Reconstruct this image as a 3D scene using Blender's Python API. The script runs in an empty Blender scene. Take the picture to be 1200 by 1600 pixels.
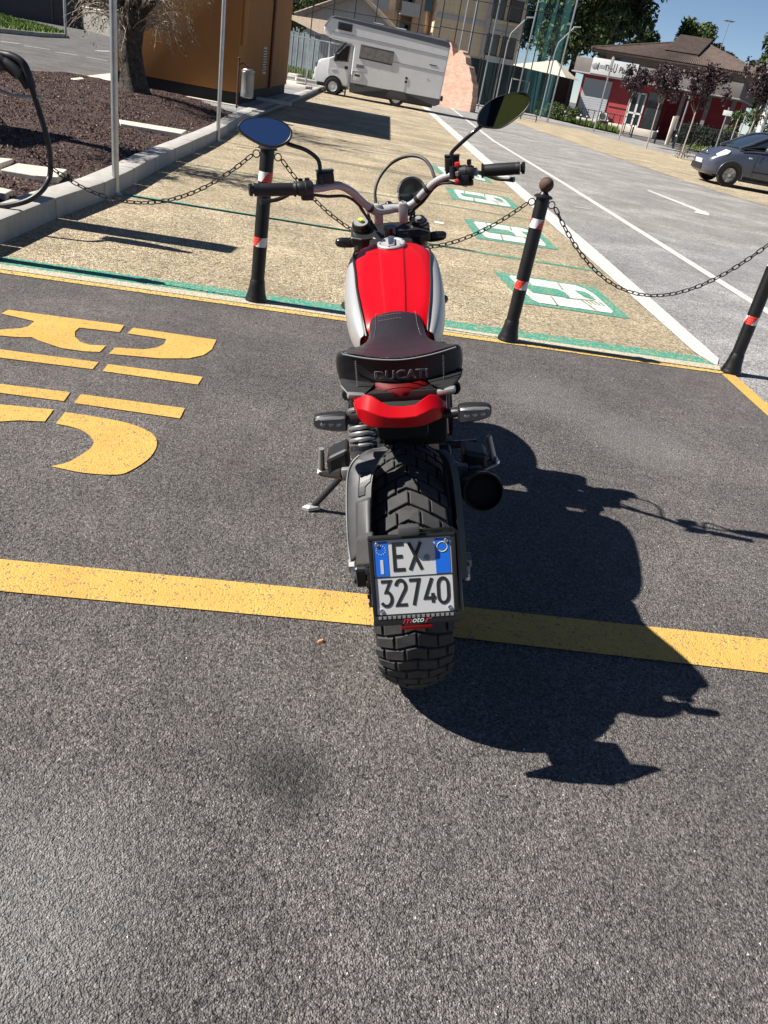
import bpy, bmesh, math, random
import numpy as np
from mathutils import Vector, Matrix, Euler
from mathutils.geometry import tessellate_polygon
S = bpy.context.scene
C = S.collection
R = math.radians
PI = math.pi
random.seed(7)
rng = np.random.default_rng(7)

# ------------------------------------------------------------------ camera
F_PX, CAM_H, PITCH, ROLL = 1190.0, 1.40, R(29.95), R(10.65)
cd = bpy.data.cameras.new('camera')
cam = bpy.data.objects.new('camera', cd)
C.objects.link(cam)
cd.sensor_fit = 'VERTICAL'
cd.sensor_height = 24.0
cd.lens = F_PX / 1600 * 24.0
cd.clip_start, cd.clip_end = 0.05, 2000
fw = Vector((0, math.cos(PITCH), -math.sin(PITCH)))
rt = Vector((1, 0, 0))
up = rt.cross(fw)
cr, sr = math.cos(ROLL), math.sin(ROLL)
iu, ir = up * cr - rt * sr, up * sr + rt * cr
cam.matrix_world = Matrix(((ir.x, iu.x, -fw.x, 0), (ir.y, iu.y, -fw.y, 0), (ir.z, iu.z, -fw.z, CAM_H), (0, 0, 0, 1)))
S.camera = cam

# ------------------------------------------------------------------ world, sun, exposure
SUN_EL = R(43.5)
SUN_TRAVEL = Vector((0.99, 0.14, 0)).normalized()
W = bpy.data.worlds.new('World')
S.world = W
W.use_nodes = True
wn = W.node_tree
bg = wn.nodes['Background']
sky = wn.nodes.new('ShaderNodeTexSky')
sky.sky_type = 'NISHITA'
sky.sun_disc = False
sky.sun_elevation = SUN_EL
sky.sun_rotation = math.atan2(-SUN_TRAVEL.x, -SUN_TRAVEL.y)
sky.air_density, sky.dust_density, sky.ozone_density = 0.55, 0.0, 1.6
wn.links.new(sky.outputs[0], bg.inputs[0])
bg.inputs[1].default_value = 0.05
sl = bpy.data.lights.new('sun', 'SUN')
sl.energy, sl.angle, sl.color = 5.0, R(0.53), (1.0, 0.95, 0.87)
sun = bpy.data.objects.new('sun', sl)
C.objects.link(sun)
dirv = Vector((SUN_TRAVEL.x * math.cos(SUN_EL), SUN_TRAVEL.y * math.cos(SUN_EL), -math.sin(SUN_EL)))
sun.rotation_euler = dirv.to_track_quat('-Z', 'Y').to_euler()
sun.location = (-20, -5, 25)
vs = S.view_settings
vs.view_transform, vs.look, vs.gamma, vs.use_curve_mapping = 'Standard', 'None', 1.0, False
vs.exposure = 1.0
S.cycles.max_bounces = 6

# ------------------------------------------------------------------ helpers
def link(o, parent=None):
    C.objects.link(o)
    if parent is not None:
        o.parent = parent
    return o

def tag(o, label=None, cat=None, group=None, kind=None):
    if label: o['label'] = label
    if cat: o['category'] = cat
    if group: o['group'] = group
    if kind: o['kind'] = kind
    return o

def thing(name, label, cat, loc=(0, 0, 0), rz=0, group=None):
    o = bpy.data.objects.new(name, None)
    o.empty_display_size = 0.2
    o.location, o.rotation_euler = loc, (0, 0, rz)
    link(o)
    return tag(o, label, cat, group)

def meshobj(name, verts, faces, mat, parent=None, smooth=False, mats=None, idx=None):
    me = bpy.data.meshes.new(name)
    me.from_pydata([tuple(v) for v in verts], [], [tuple(f) for f in faces])
    for m in (mats or [mat]):
        me.materials.append(m)
    if idx is not None:
        me.polygons.foreach_set('material_index', idx)
    if smooth:
        me.polygons.foreach_set('use_smooth', [True] * len(me.polygons))
    me.update()
    return link(bpy.data.objects.new(name, me), parent)

class MB:
    """collects primitives, then links them as ONE mesh object"""
    def __init__(s):
        s.v, s.f, s.sm, s.mi = [], [], [], []
        s.cur = 0
    def add(s, vs_, fs_, smooth=False, M=None):
        n = len(s.v)
        for v in vs_:
            v = Vector(v)
            s.v.append(tuple(M @ v) if M is not None else tuple(v))
        for f in fs_:
            s.f.append(tuple(i + n for i in f)); s.sm.append(smooth); s.mi.append(s.cur)
        return s
    def box(s, c, d, rot=None, bev=0.0):
        x, y, z = d[0] / 2, d[1] / 2, d[2] / 2
        if bev <= 0:
            vs_ = [(a * x, b * y, e * z) for e in (-1, 1) for b in (-1, 1) for a in (-1, 1)]
            fs_ = [(0, 2, 3, 1), (4, 5, 7, 6), (0, 1, 5, 4), (2, 6, 7, 3), (0, 4, 6, 2), (1, 3, 7, 5)]
        else:
            bm = bmesh.new()
            bmesh.ops.create_cube(bm, size=1)
            for v in bm.verts: v.co = Vector((v.co.x * 2 * x, v.co.y * 2 * y, v.co.z * 2 * z))
            bmesh.ops.bevel(bm, geom=bm.edges[:], offset=bev, segments=2, affect='EDGES', profile=0.6)
            bm.verts.index_update()
            vs_ = [tuple(v.co) for v in bm.verts]; fs_ = [[v.index for v in f.verts] for f in bm.faces]
            bm.free()
        M = Matrix.Translation(c)
        if rot is not None: M = M @ (rot if isinstance(rot, Matrix) else Euler(rot).to_matrix().to_4x4())
        return s.add(vs_, fs_, bev > 0, M)
    def tube(s, path, r, n=10, caps=True, smooth=True):
        P = [Vector(p) for p in path]
        k = len(P)
        rs = r if isinstance(r, (list, tuple)) else [r] * k
        vs_, fs_ = [], []
        t0 = (P[1] - P[0]).normalized()
        a = Vector((0, 0, 1)) if abs(t0.z) < 0.9 else Vector((1, 0, 0))
        nrm = (a - t0 * a.dot(t0)).normalized()
        for i in range(k):
            t = ((P[min(i + 1, k - 1)] - P[i]).normalized() + (P[i] - P[max(i - 1, 0)]).normalized())
            if t.length < 1e-6: t = P[min(i + 1, k - 1)] - P[max(i - 1, 0)]
            t.normalize()
            nrm = (nrm - t * nrm.dot(t)).normalized()
            b = t.cross(nrm)
            for j in range(n):
                an = 2 * PI * j / n
                vs_.append(P[i] + (nrm * math.cos(an) + b * math.sin(an)) * rs[i])
        for i in range(k - 1):
            for j in range(n):
                fs_.append((i * n + j, i * n + (j + 1) % n, (i + 1) * n + (j + 1) % n, (i + 1) * n + j))
        if caps:
            fs_.append(tuple(range(n - 1, -1, -1))); fs_.append(tuple((k - 1) * n + j for j in range(n)))
        return s.add(vs_, fs_, smooth)
    def cyl(s, p0, p1, r, n=16, r2=None):
        return s.tube([p0, p1], [r, r if r2 is None else r2], n)
    def lathe(s, prof, n=24, M=None, smooth=True):
        """prof: (radius, height) pairs, spun about z"""
        vs_, fs_ = [], []
        for (r, z) in prof:
            for j in range(n):
                a = 2 * PI * j / n
                vs_.append((r * math.cos(a), r * math.sin(a), z))
        for i in range(len(prof) - 1):
            for j in range(n):
                fs_.append((i * n + j, i * n + (j + 1) % n, (i + 1) * n + (j + 1) % n, (i + 1) * n + j))
        if prof[0][0] > 1e-4: fs_.append(tuple(range(n - 1, -1, -1)))
        if prof[-1][0] > 1e-4: fs_.append(tuple((len(prof) - 1) * n + j for j in range(n)))
        return s.add(vs_, fs_, smooth, M)
    def ball(s, c, r, n=16, sc=(1, 1, 1)):
        pr = [(max(r * math.sin(PI * i / (n // 2)), 1e-5), -r * math.cos(PI * i / (n // 2))) for i in range(n // 2 + 1)]
        return s.lathe(pr, n, Matrix.Translation(c) @ Matrix.Diagonal((*sc, 1)))
    def prism(s, poly, fr, depth):
        """poly: 2D outline; fr: 4x4 matrix, the outline lies in its xy plane and is extruded along its z"""
        n = len(poly)
        vs_ = [(x, y, 0) for x, y in poly] + [(x, y, depth) for x, y in poly]
        fs_ = [tuple(range(n - 1, -1, -1)), tuple(range(n, 2 * n))] + [(i, (i + 1) % n, n + (i + 1) % n, n + i) for i in range(n)]
        return s.add(vs_, fs_, False, fr)
    def loft(s, secs, closed=True, caps=True, smooth=True):
        n = len(secs[0])
        vs_ = [v for q in secs for v in q]
        fs_ = []
        for i in range(len(secs) - 1):
            for j in range(n if closed else n - 1):
                fs_.append((i * n + j, i * n + (j + 1) % n, (i + 1) * n + (j + 1) % n, (i + 1) * n + j))
        if caps and closed:
            fs_.append(tuple(range(n - 1, -1, -1))); fs_.append(tuple((len(secs) - 1) * n + j for j in range(n)))
        return s.add(vs_, fs_, smooth)
    def build(s, name, mat, parent=None, mats=None, sharp=None):
        o = meshobj(name, s.v, s.f, mat, parent, mats=mats, idx=s.mi if mats else None)
        o.data.polygons.foreach_set('use_smooth', s.sm)
        bm = bmesh.new(); bm.from_mesh(o.data)
        bmesh.ops.recalc_face_normals(bm, faces=bm.faces)
        if any(s.sm):
            for e in bm.edges:
                if len(e.link_faces) == 2 and e.calc_face_angle(0) > R(sharp or 40): e.smooth = False
        bm.to_mesh(o.data); bm.free()
        return o

def subsurf(o, lv=2):
    m = o.modifiers.new('subsurf', 'SUBSURF'); m.levels = m.render_levels = lv
    return o
def solid(o, t, off=-1):
    m = o.modifiers.new('solid', 'SOLIDIFY'); m.thickness = t; m.offset = off
    return o
def bevelm(o, w, seg=2):
    m = o.modifiers.new('bevel', 'BEVEL'); m.width = w; m.segments = seg; m.limit_method = 'ANGLE'; m.angle_limit = R(40)
    return o
def smooth_path(pts, n=8):
    """Catmull-Rom through the points"""
    P = [Vector(p) for p in pts]
    P = [P[0] * 2 - P[1]] + P + [P[-1] * 2 - P[-2]]
    out = []
    for i in range(1, len(P) - 2):
        for k in range(n):
            t = k / n
            a, b, c, d = P[i - 1], P[i], P[i + 1], P[i + 2]
            out.append(0.5 * ((2 * b) + (c - a) * t + (2 * a - 5 * b + 4 * c - d) * t * t + (3 * b - a - 3 * c + d) * t ** 3))
    out.append(P[-2])
    return out
def frame(o, x, y):
    """matrix with origin o, x and y axes (made orthonormal)"""
    x = Vector(x).normalized(); y = Vector(y); y = (y - x * y.dot(x)).normalized(); z = x.cross(y)
    return Matrix(((x.x, y.x, z.x, o[0]), (x.y, y.y, z.y, o[1]), (x.z, y.z, z.z, o[2]), (0, 0, 0, 1)))
def copy_tree(o, parent=None):
    c = o.copy(); C.objects.link(c)
    if parent is not None: c.parent = parent
    for ch in list(o.children): copy_tree(ch, c)
    return c
def text_mesh(name, body, size, mat, parent, M, extrude=0.0, outline=0.0, shear=0.0, align='CENTER', sx=1.0):
    cu = bpy.data.curves.new(name + '_curve', 'FONT')
    cu.body, cu.size, cu.extrude, cu.shear, cu.align_x, cu.align_y = body, size, extrude, shear, align, 'CENTER'
    if outline:
        cu.fill_mode = 'NONE'; cu.bevel_depth = outline; cu.bevel_resolution = 0
    cu.resolution_u = 4
    t = bpy.data.objects.new(name + '_tmp', cu); C.objects.link(t)
    me = bpy.data.meshes.new_from_object(t.evaluated_get(bpy.context.evaluated_depsgraph_get()))
    bpy.data.objects.remove(t)
    me.transform(Matrix.Diagonal((sx, 1, 1, 1)))
    me.transform(M)
    me.materials.clear(); me.materials.append(mat)
    me.name = name
    return link(bpy.data.objects.new(name, me), parent)

# ------------------------------------------------------------------ materials
def mat(name, col, rough=0.6, metal=0.0, coat=0.0, spec=0.5, trans=0.0, bump=0.0, bscale=200, var=0.0, vscale=6, alpha=1.0, emit=None):
    m = bpy.data.materials.new(name); m.use_nodes = True
    nt = m.node_tree; b = nt.nodes['Principled BSDF']
    b.inputs['Base Color'].default_value = (*col, 1)
    b.inputs['Roughness'].default_value = rough
    b.inputs['Metallic'].default_value = metal
    b.inputs['Coat Weight'].default_value = coat
    b.inputs['Coat Roughness'].default_value = 0.04
    b.inputs['Specular IOR Level'].default_value = spec
    b.inputs['Transmission Weight'].default_value = trans
    b.inputs['Alpha'].default_value = alpha
    if bump or var:
        tc = nt.nodes.new('ShaderNodeTexCoord')
    if bump:
        nz = nt.nodes.new('ShaderNodeTexNoise'); nz.inputs['Scale'].default_value = bscale; nz.inputs['Detail'].default_value = 3
        bp = nt.nodes.new('ShaderNodeBump'); bp.inputs['Strength'].default_value = bump; bp.inputs['Distance'].default_value = 0.002
        nt.links.new(tc.outputs['Object'], nz.inputs['Vector']); nt.links.new(nz.outputs['Fac'], bp.inputs['Height'])
        nt.links.new(bp.outputs[0], b.inputs['Normal'])
    if var:
        n2 = nt.nodes.new('ShaderNodeTexNoise'); n2.inputs['Scale'].default_value = vscale; n2.inputs['Detail'].default_value = 8
        n2.inputs['Roughness'].default_value = 0.65
        rp = nt.nodes.new('ShaderNodeValToRGB')
        rp.color_ramp.elements[0].position, rp.color_ramp.elements[1].position = 0.3, 0.7
        rp.color_ramp.elements[0].color = (*[c * (1 - var) for c in col], 1)
        rp.color_ramp.elements[1].color = (*[min(c * (1 + var), 1) for c in col], 1)
        nt.links.new(tc.outputs['Object'], n2.inputs['Vector']); nt.links.new(n2.outputs['Fac'], rp.inputs[0])
        nt.links.new(rp.outputs[0], b.inputs['Base Color'])
    return m

class NT:
    """small node builder for the ground materials"""
    def __init__(s, name):
        s.m = bpy.data.materials.new(name); s.m.use_nodes = True
        s.t = s.m.node_tree; s.b = s.t.nodes['Principled BSDF']
        s.co = s.t.nodes.new('ShaderNodeTexCoord').outputs['Object']
    def n(s, typ, **kw):
        nd = s.t.nodes.new('ShaderNode' + typ)
        for k, v in kw.items():
            if k in nd.inputs.keys() or k.replace('_', ' ') in nd.inputs.keys():
                i = nd.inputs[k if k in nd.inputs.keys() else k.replace('_', ' ')]
                if hasattr(v, 'links') or isinstance(v, bpy.types.NodeSocket): s.t.links.new(v, i)
                else: i.default_value = v
            else: setattr(nd, k, v)
        return nd
    def lk(s, a, b): s.t.links.new(a, b)
    def noise(s, scale, detail=4, rough=0.6, vec=None):
        return s.n('TexNoise', Vector=vec or s.co, Scale=scale, Detail=detail, Roughness=rough).outputs['Fac']
    def voro(s, scale, feature='F1', vec=None, rnd=1.0):
        return s.n('TexVoronoi', Vector=vec or s.co, Scale=scale, feature=feature, Randomness=rnd)
    def ramp(s, fac, stops):
        r = s.n('ValToRGB'); s.lk(fac, r.inputs[0]); e = r.color_ramp.elements
        while len(e) < len(stops): e.new(0.5)
        for k, (p, c) in enumerate(stops):
            e[k].position = p; e[k].color = (*c, 1) if not isinstance(c, (int, float)) else (c, c, c, 1)
        return r.outputs[0]
    def mix(s, fac, a, b, mode='MIX'):
        x = s.n('MixRGB', blend_type=mode)
        for i, v in enumerate((fac, a, b)):
            if isinstance(v, bpy.types.NodeSocket): s.lk(v, x.inputs[i])
            else: x.inputs[i].default_value = v if i == 0 else (*v, 1)
        return x.outputs[0]
    def math(s, op, a, b=0.0):
        x = s.n('Math', operation=op)
        for i, v in enumerate((a, b)):
            if isinstance(v, bpy.types.NodeSocket): s.lk(v, x.inputs[i])
            else: x.inputs[i].default_value = v
        return x.outputs[0]
    def out(s, col, rough=0.8, height=None, dist=0.004, strength=1.0, spec=0.3):
        if isinstance(col, bpy.types.NodeSocket): s.lk(col, s.b.inputs['Base Color'])
        else: s.b.inputs['Base Color'].default_value = (*col, 1)
        if isinstance(rough, bpy.types.NodeSocket): s.lk(rough, s.b.inputs['Roughness'])
        else: s.b.inputs['Roughness'].default_value = rough
        s.b.inputs['Specular IOR Level'].default_value = spec
        if height is not None:
            bp = s.n('Bump', Height=height, Distance=dist, Strength=strength)
            s.lk(bp.outputs[0], s.b.inputs['Normal'])
        return s.m

def asphalt_mat(name, dark, mid, light, grain=150.0, big=0.25, bump=0.006):
    k = NT(name)
    wob = k.mix(0.004, k.co, k.n('TexNoise', Vector=k.co, Scale=60.0).outputs['Color'], 'ADD')
    v1 = k.voro(grain, vec=wob); v2 = k.voro(grain * 0.62, vec=wob)
    sel = k.n('SeparateColor', Color=v1.outputs['Color']).outputs[0]
    sel2 = k.n('SeparateColor', Color=v2.outputs['Color']).outputs[1]
    c1 = k.ramp(sel, [(0.0, dark), (0.22, [x * 0.62 for x in mid]), (0.55, mid), (0.80, [x * 1.25 for x in mid]), (0.95, light), (1.0, [min(1, x * 1.6) for x in light])])
    c2 = k.ramp(sel2, [(0.0, [x * 0.6 for x in dark]), (0.3, [x * 0.7 for x in mid]), (0.7, [x * 1.15 for x in mid]), (1.0, light)])
    c = k.mix(0.45, c1, c2)
    gap = k.ramp(v1.outputs['Distance'], [(0.0, 1.0), (0.55, 0.95), (0.9, 0.45)])
    c = k.mix(0.75, c, gap, 'MULTIPLY')
    n1 = k.ramp(k.noise(1.3, 5), [(0.3, 1.0 - big), (0.7, 1.0 + 0.0 * big)])
    n2 = k.ramp(k.noise(14.0, 9, 0.85), [(0.30, 0.58), (0.47, 0.95), (0.70, 1.22)])
    n3 = k.ramp(k.noise(55.0, 4, 0.7), [(0.32, 0.62), (0.48, 1.0), (0.70, 1.15)])
    c = k.mix(1.0, c, n3, 'MULTIPLY')
    pit_shade = k.ramp(k.noise(105.0, 2, 0.5), [(0.29, 0.22), (0.37, 1.0)])  # dark flecks put the shade of small pits into the colour
    c = k.mix(1.0, c, pit_shade, 'MULTIPLY')
    patch = k.ramp(k.noise(0.9, 6, 0.72), [(0.34, 0.80), (0.50, 1.0), (0.68, 1.38)])
    c = k.mix(1.0, c, patch, 'MULTIPLY')
    warm = k.mix(k.ramp(k.noise(2.2, 3), [(0.35, 0.0), (0.7, 1.0)]), (1.0, 0.99, 0.985), (1.0, 0.965, 0.965))
    c = k.mix(1.0, k.mix(1.0, k.mix(1.0, c, n1, 'MULTIPLY'), n2, 'MULTIPLY'), warm, 'MULTIPLY')
    pit = k.ramp(k.noise(95.0, 3, 0.6), [(0.34, 0.0), (0.50, 1.0)])
    h = k.math('ADD', k.math('MULTIPLY', k.math('SUBTRACT', 1.0, v1.outputs['Distance']), 0.6), k.math('MULTIPLY', sel, 0.65))
    h = k.math('ADD', h, k.math('MULTIPLY', pit, 0.75))
    h = k.math('ADD', h, k.math('MULTIPLY', k.noise(420.0, 2), 0.35))
    return k, c, h, bump

def worn_paint(name, col, base, grain=150.0, wear=0.42, bump=0.004, dirt=0.2):
    k = NT(name)
    v1 = k.voro(grain)
    sel = k.n('SeparateColor', Color=v1.outputs['Color']).outputs[0]
    chips = k.ramp(k.math('ADD', k.math('MULTIPLY', sel, 0.6), k.math('MULTIPLY', k.noise(35.0, 5, 0.75), 0.7)), [(wear - 0.06, 0.0), (wear + 0.04, 1.0)])
    c = k.mix(k.ramp(k.noise(5.0, 6, 0.7), [(0.35, 0.0), (0.75, dirt)]), col, [x * 0.55 for x in col])
    c = k.mix(k.ramp(sel, [(0.3, 0.0), (1.0, 0.25)]), c, [x * 0.7 for x in col])
    c = k.mix(chips, base, c)
    h = k.math('ADD', k.math('MULTIPLY', k.math('SUBTRACT', 1.0, v1.outputs['Distance']), 0.6), k.math('MULTIPLY', k.noise(60.0, 3), 0.7))
    return k.out(c, 0.75, h, bump, 0.8, spec=0.2)

k, c_, h_, b_ = asphalt_mat('near_asphalt', (0.045, 0.042, 0.040), (0.202, 0.186, 0.179), (0.33, 0.312, 0.302), 250.0, 0.22)
# an old oil stain and some pale scuffs with shapes of their own
def blot(k, cx, cy, r, soft, nscale=9.0):
    d = k.n('VectorMath', operation='DISTANCE'); k.lk(k.co, d.inputs[0]); d.inputs[1].default_value = (cx, cy, 0)
    dd = k.math('ADD', d.outputs['Value'], k.math('MULTIPLY', k.noise(nscale, 6, 0.75), r * 1.3))
    return k.ramp(dd, [(r * 1.1, 1.0), (min(1.0, r * 1.1 + soft), 0.0)])
OIL = [(-0.1368, 1.1644), (-0.0657, 1.1363), (-0.1110, 1.2168)]
speck = k.ramp(k.noise(70.0, 5, 0.75), [(0.36, 0.15), (0.58, 1.0)])
for (x, y), rr in zip(OIL, (0.075, 0.055, 0.04)):
    c_ = k.mix(k.math('MULTIPLY', k.math('MULTIPLY', blot(k, x, y, rr, 0.09, 11.0), speck), 0.62), c_, (0.034, 0.032, 0.031))
PALE = [(-0.5228, 0.8669), (-0.4914, 0.7121), (1.1960, 3.5995), (0.7420, 3.9908)]
for (x, y), rr in zip(PALE, (0.13, 0.10, 0.35, 0.4)):
    c_ = k.mix(k.math('MULTIPLY', blot(k, x, y, rr, 0.25, 8.0), 0.26), c_, (0.32, 0.31, 0.30))
M_ASPH = k.out(c_, 0.85, h_, 0.0075, 1.0)
k, c_, h_, b_ = asphalt_mat('far_asphalt', (0.10, 0.098, 0.095), (0.17, 0.167, 0.162), (0.26, 0.255, 0.245), 120.0, 0.3)
M_ROAD = k.out(c_, 0.85, h_, 0.005, 0.8)
k, c_, h_, b_ = asphalt_mat('pale_asphalt', (0.22, 0.215, 0.205), (0.41, 0.40, 0.38), (0.52, 0.51, 0.49), 110.0, 0.2)
M_LANE = k.out(c_, 0.85, h_, 0.006, 0.9)
k, c_, h_, b_ = asphalt_mat('greyer_lane', (0.21, 0.21, 0.21), (0.40, 0.398, 0.395), (0.50, 0.497, 0.49), 110.0, 0.2)
M_LANE2 = k.out(c_, 0.85, h_, 0.006, 0.9)
k, c_, h_, b_ = asphalt_mat('ochre_bays', (0.26, 0.20, 0.105), (0.74, 0.615, 0.405), (0.93, 0.83, 0.64), 82.0, 0.2)
M_BAY = k.out(c_, 0.85, h_, 0.014, 1.0)
M_YEL = worn_paint('yellow_paint', (0.60, 0.365, 0.095), (0.17, 0.15, 0.12), 190.0, 0.405, dirt=0.45)
M_YEL2 = worn_paint('yellow_paint_worn', (0.62, 0.42, 0.13), (0.14, 0.12, 0.09), 150.0, 0.50)
M_GRN = worn_paint('green_paint', (0.055, 0.27, 0.205), (0.40, 0.32, 0.18), 85.0, 0.47, 0.008)
M_GRN2 = worn_paint('thin_green_paint', (0.07, 0.26, 0.20), (0.40, 0.32, 0.18), 85.0, 0.62, 0.008)
M_WHT = worn_paint('white_paint', (0.64, 0.65, 0.62), (0.36, 0.33, 0.27), 85.0, 0.47, 0.008)
M_WLINE = worn_paint('white_line_paint', (0.62, 0.60, 0.56), (0.3, 0.29, 0.27), 110.0, 0.45, 0.006)
M_GLINE = worn_paint('grout_line', (0.12, 0.16, 0.14), (0.4, 0.38, 0.33), 110.0, 0.5, 0.004)

k = NT('kerb_concrete')
c_ = k.mix(k.ramp(k.noise(4.0, 7, 0.7), [(0.3, 0.0), (0.7, 1.0)]), (0.31, 0.295, 0.27), (0.47, 0.455, 0.425))
c_ = k.mix(k.ramp(k.noise(1.7, 5, 0.7), [(0.45, 0.0), (0.75, 0.6)]), c_, (0.20, 0.185, 0.165))
M_KERB = k.out(c_, 0.85, k.noise(160.0, 4), 0.003, 0.6)
k = NT('lava_gravel')
v1 = k.voro(38.0); sel = k.n('SeparateColor', Color=v1.outputs['Color']).outputs[0]
c_ = k.ramp(sel, [(0.0, (0.030, 0.017, 0.014)), (0.5, (0.085, 0.050, 0.042)), (0.9, (0.15, 0.095, 0.078)), (1.0, (0.25, 0.18, 0.15))])
c_ = k.mix(1.0, c_, k.ramp(v1.outputs['Distance'], [(0.0, 1.0), (0.9, 0.25)]), 'MULTIPLY')
M_LAVA = k.out(c_, 0.9, k.math('SUBTRACT', 1.0, v1.outputs['Distance']), 0.02, 1.0)
def island_mat(name, stops, rough=0.7, spec=0.2):
    k = NT(name); g_ = k.n('NewGeometry')
    return k.out(k.ramp(g_.outputs['Random Per Island'], stops), rough, spec=spec)
M_PEB = island_mat('lava_pebbles', [(0.0, (0.03, 0.018, 0.015)), (0.5, (0.085, 0.05, 0.043)), (0.9, (0.15, 0.095, 0.08)), (1.0, (0.30, 0.24, 0.21))], 0.9)
M_GRASS = island_mat('grass_blades', [(0.0, (0.05, 0.09, 0.015)), (0.6, (0.10, 0.17, 0.03)), (1.0, (0.20, 0.24, 0.07))], 0.7)
k = NT('turf'); c_ = k.mix(k.ramp(k.noise(3.0, 8, 0.75), [(0.35, 0.0), (0.65, 1.0)]), (0.055, 0.095, 0.02), (0.15, 0.19, 0.05))
M_TURF = k.out(c_, 0.9, k.noise(60.0, 5), 0.03, 1.0)
M_LEAF_OLIVE = island_mat('olive_leaves', [(0.0, (0.06, 0.055, 0.03)), (0.5, (0.15, 0.12, 0.08)), (1.0, (0.30, 0.25, 0.19))], 0.6)
M_LEAF_DARK = island_mat('dark_leaves', [(0.0, (0.012, 0.024, 0.008)), (0.6, (0.034, 0.060, 0.017)), (1.0, (0.08, 0.11, 0.035))], 0.6, 0.3)
M_LEAF_MID = island_mat('mid_leaves', [(0.0, (0.022, 0.042, 0.012)), (0.6, (0.055, 0.088, 0.025)), (1.0, (0.12, 0.15, 0.05))], 0.6, 0.3)
M_LEAF_PLUM = island_mat('plum_leaves', [(0.0, (0.012, 0.007, 0.009)), (0.6, (0.038, 0.020, 0.027)), (1.0, (0.10, 0.060, 0.068))], 0.5, 0.4)
k = NT('bark'); c_ = k.mix(k.ramp(k.noise(14.0, 7, 0.7), [(0.35, 0.0), (0.7, 1.0)]), (0.035, 0.028, 0.022), (0.15, 0.125, 0.10))
M_BARK = k.out(c_, 0.9, k.noise(22.0, 7, 0.75), 0.06, 1.0)
M_TWIG = mat('pale_twig', (0.36, 0.29, 0.22), 0.8)
M_WOODPALE = mat('pale_trunk', (0.34, 0.30, 0.27), 0.8, var=0.3, vscale=20)

def stucco(name, col, var=0.12, bump=0.004):
    k = NT(name)
    c = k.mix(k.ramp(k.noise(1.2, 6, 0.6), [(0.3, 0.0), (0.7, 1.0)]), [x * (1 - var) for x in col], [min(1, x * (1 + var)) for x in col])
    return k.out(c, 0.85, k.noise(120.0, 4), bump, 0.6)
M_KIOSK = stucco('ochre_stucco', (0.30, 0.135, 0.042), 0.07)
M_BLACKP = mat('black_plastic', (0.012, 0.012, 0.013), 0.45, bump=0.15, bscale=600)
M_BLACKG = mat('gloss_black', (0.010, 0.010, 0.011), 0.18, coat=0.4)
M_BLACKM = mat('black_metal', (0.014, 0.014, 0.015), 0.38)
M_GREYP = mat('grey_black_plastic', (0.050, 0.050, 0.052), 0.50, bump=0.25, bscale=900, var=0.15, vscale=30)
M_STEEL = mat('galvanised_steel', (0.42, 0.42, 0.41), 0.42, 0.85, var=0.15, vscale=12)
M_CHROME = mat('bright_steel', (0.72, 0.72, 0.72), 0.22, 1.0)
M_ALU = mat('brushed_aluminium', (0.33, 0.335, 0.34), 0.5, 0.2)
M_DULLALU = mat('dull_aluminium', (0.33, 0.33, 0.33), 0.5, 0.6)
M_RUST = mat('rusty_iron', (0.085, 0.045, 0.032), 0.75, 0.2, bump=0.4, bscale=90, var=0.5, vscale=25)
M_RED = mat('red_lacquer', (0.40, 0.0015, 0.006), 0.36, coat=0.12, spec=0.2)
M_REDM = mat('red_frame_paint', (0.50, 0.02, 0.015), 0.35, coat=0.2)
M_REDREF = mat('red_reflector', (0.62, 0.03, 0.02), 0.35)
M_WHTREF = mat('white_reflector', (0.72, 0.72, 0.70), 0.35)
M_SILVER = mat('silver_tank_panel', (0.39, 0.395, 0.395), 0.42, 0.35, coat=0.3)
M_RUBBER = mat('tyre_rubber', (0.030, 0.030, 0.031), 0.72, bump=0.5, bscale=700, var=0.3, vscale=18)
M_RUBBER2 = mat('tread_rubber', (0.042, 0.041, 0.041), 0.78, bump=0.6, bscale=900, var=0.25, vscale=30)
k = NT('seat_leatherette'); v1 = k.voro(420.0)
M_SEAT = k.out(k.mix(k.ramp(k.noise(8.0, 4), [(0.3, 0.0), (0.7, 1.0)]), (0.008, 0.008, 0.010), (0.014, 0.014, 0.017)), k.ramp(k.noise(30.0, 4), [(0.3, 0.34), (0.7, 0.46)]), v1.outputs['Distance'], 0.0012, 0.55, spec=0.5)
M_PIPING = mat('pale_piping', (0.20, 0.20, 0.21), 0.6)
M_STITCH = mat('grey_stitching', (0.10, 0.10, 0.105), 0.7)
M_SMOKE = mat('smoked_lens', (0.12, 0.12, 0.125), 0.22, spec=0.6)
M_LED = mat('led_cup', (0.30, 0.30, 0.31), 0.25, 0.6)
M_TAILLENS = mat('red_lens', (0.11, 0.003, 0.004), 0.5, coat=0.0, spec=0.15)
M_MIRROR = mat('mirror_glass', (0.36, 0.47, 0.64), 0.015, 1.0)
M_PLATE = mat('plate_white', (0.52, 0.525, 0.53), 0.4)
M_PBLUE = mat('plate_blue', (0.010, 0.13, 0.62), 0.4)
M_PBLACK = mat('plate_black', (0.018, 0.018, 0.019), 0.5)
M_PYEL = mat('plate_yellow', (0.70, 0.58, 0.14), 0.5)
M_GLASS = mat('dark_glass', (0.020, 0.024, 0.028), 0.05, spec=0.8)
M_GREENFL = mat('neon_yellow', (0.55, 0.75, 0.04), 0.4)
M_GREEN = mat('sticker_green', (0.03, 0.25, 0.10), 0.5)
M_SPRING = mat('spring_steel', (0.33, 0.33, 0.34), 0.35, 0.7)

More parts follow.
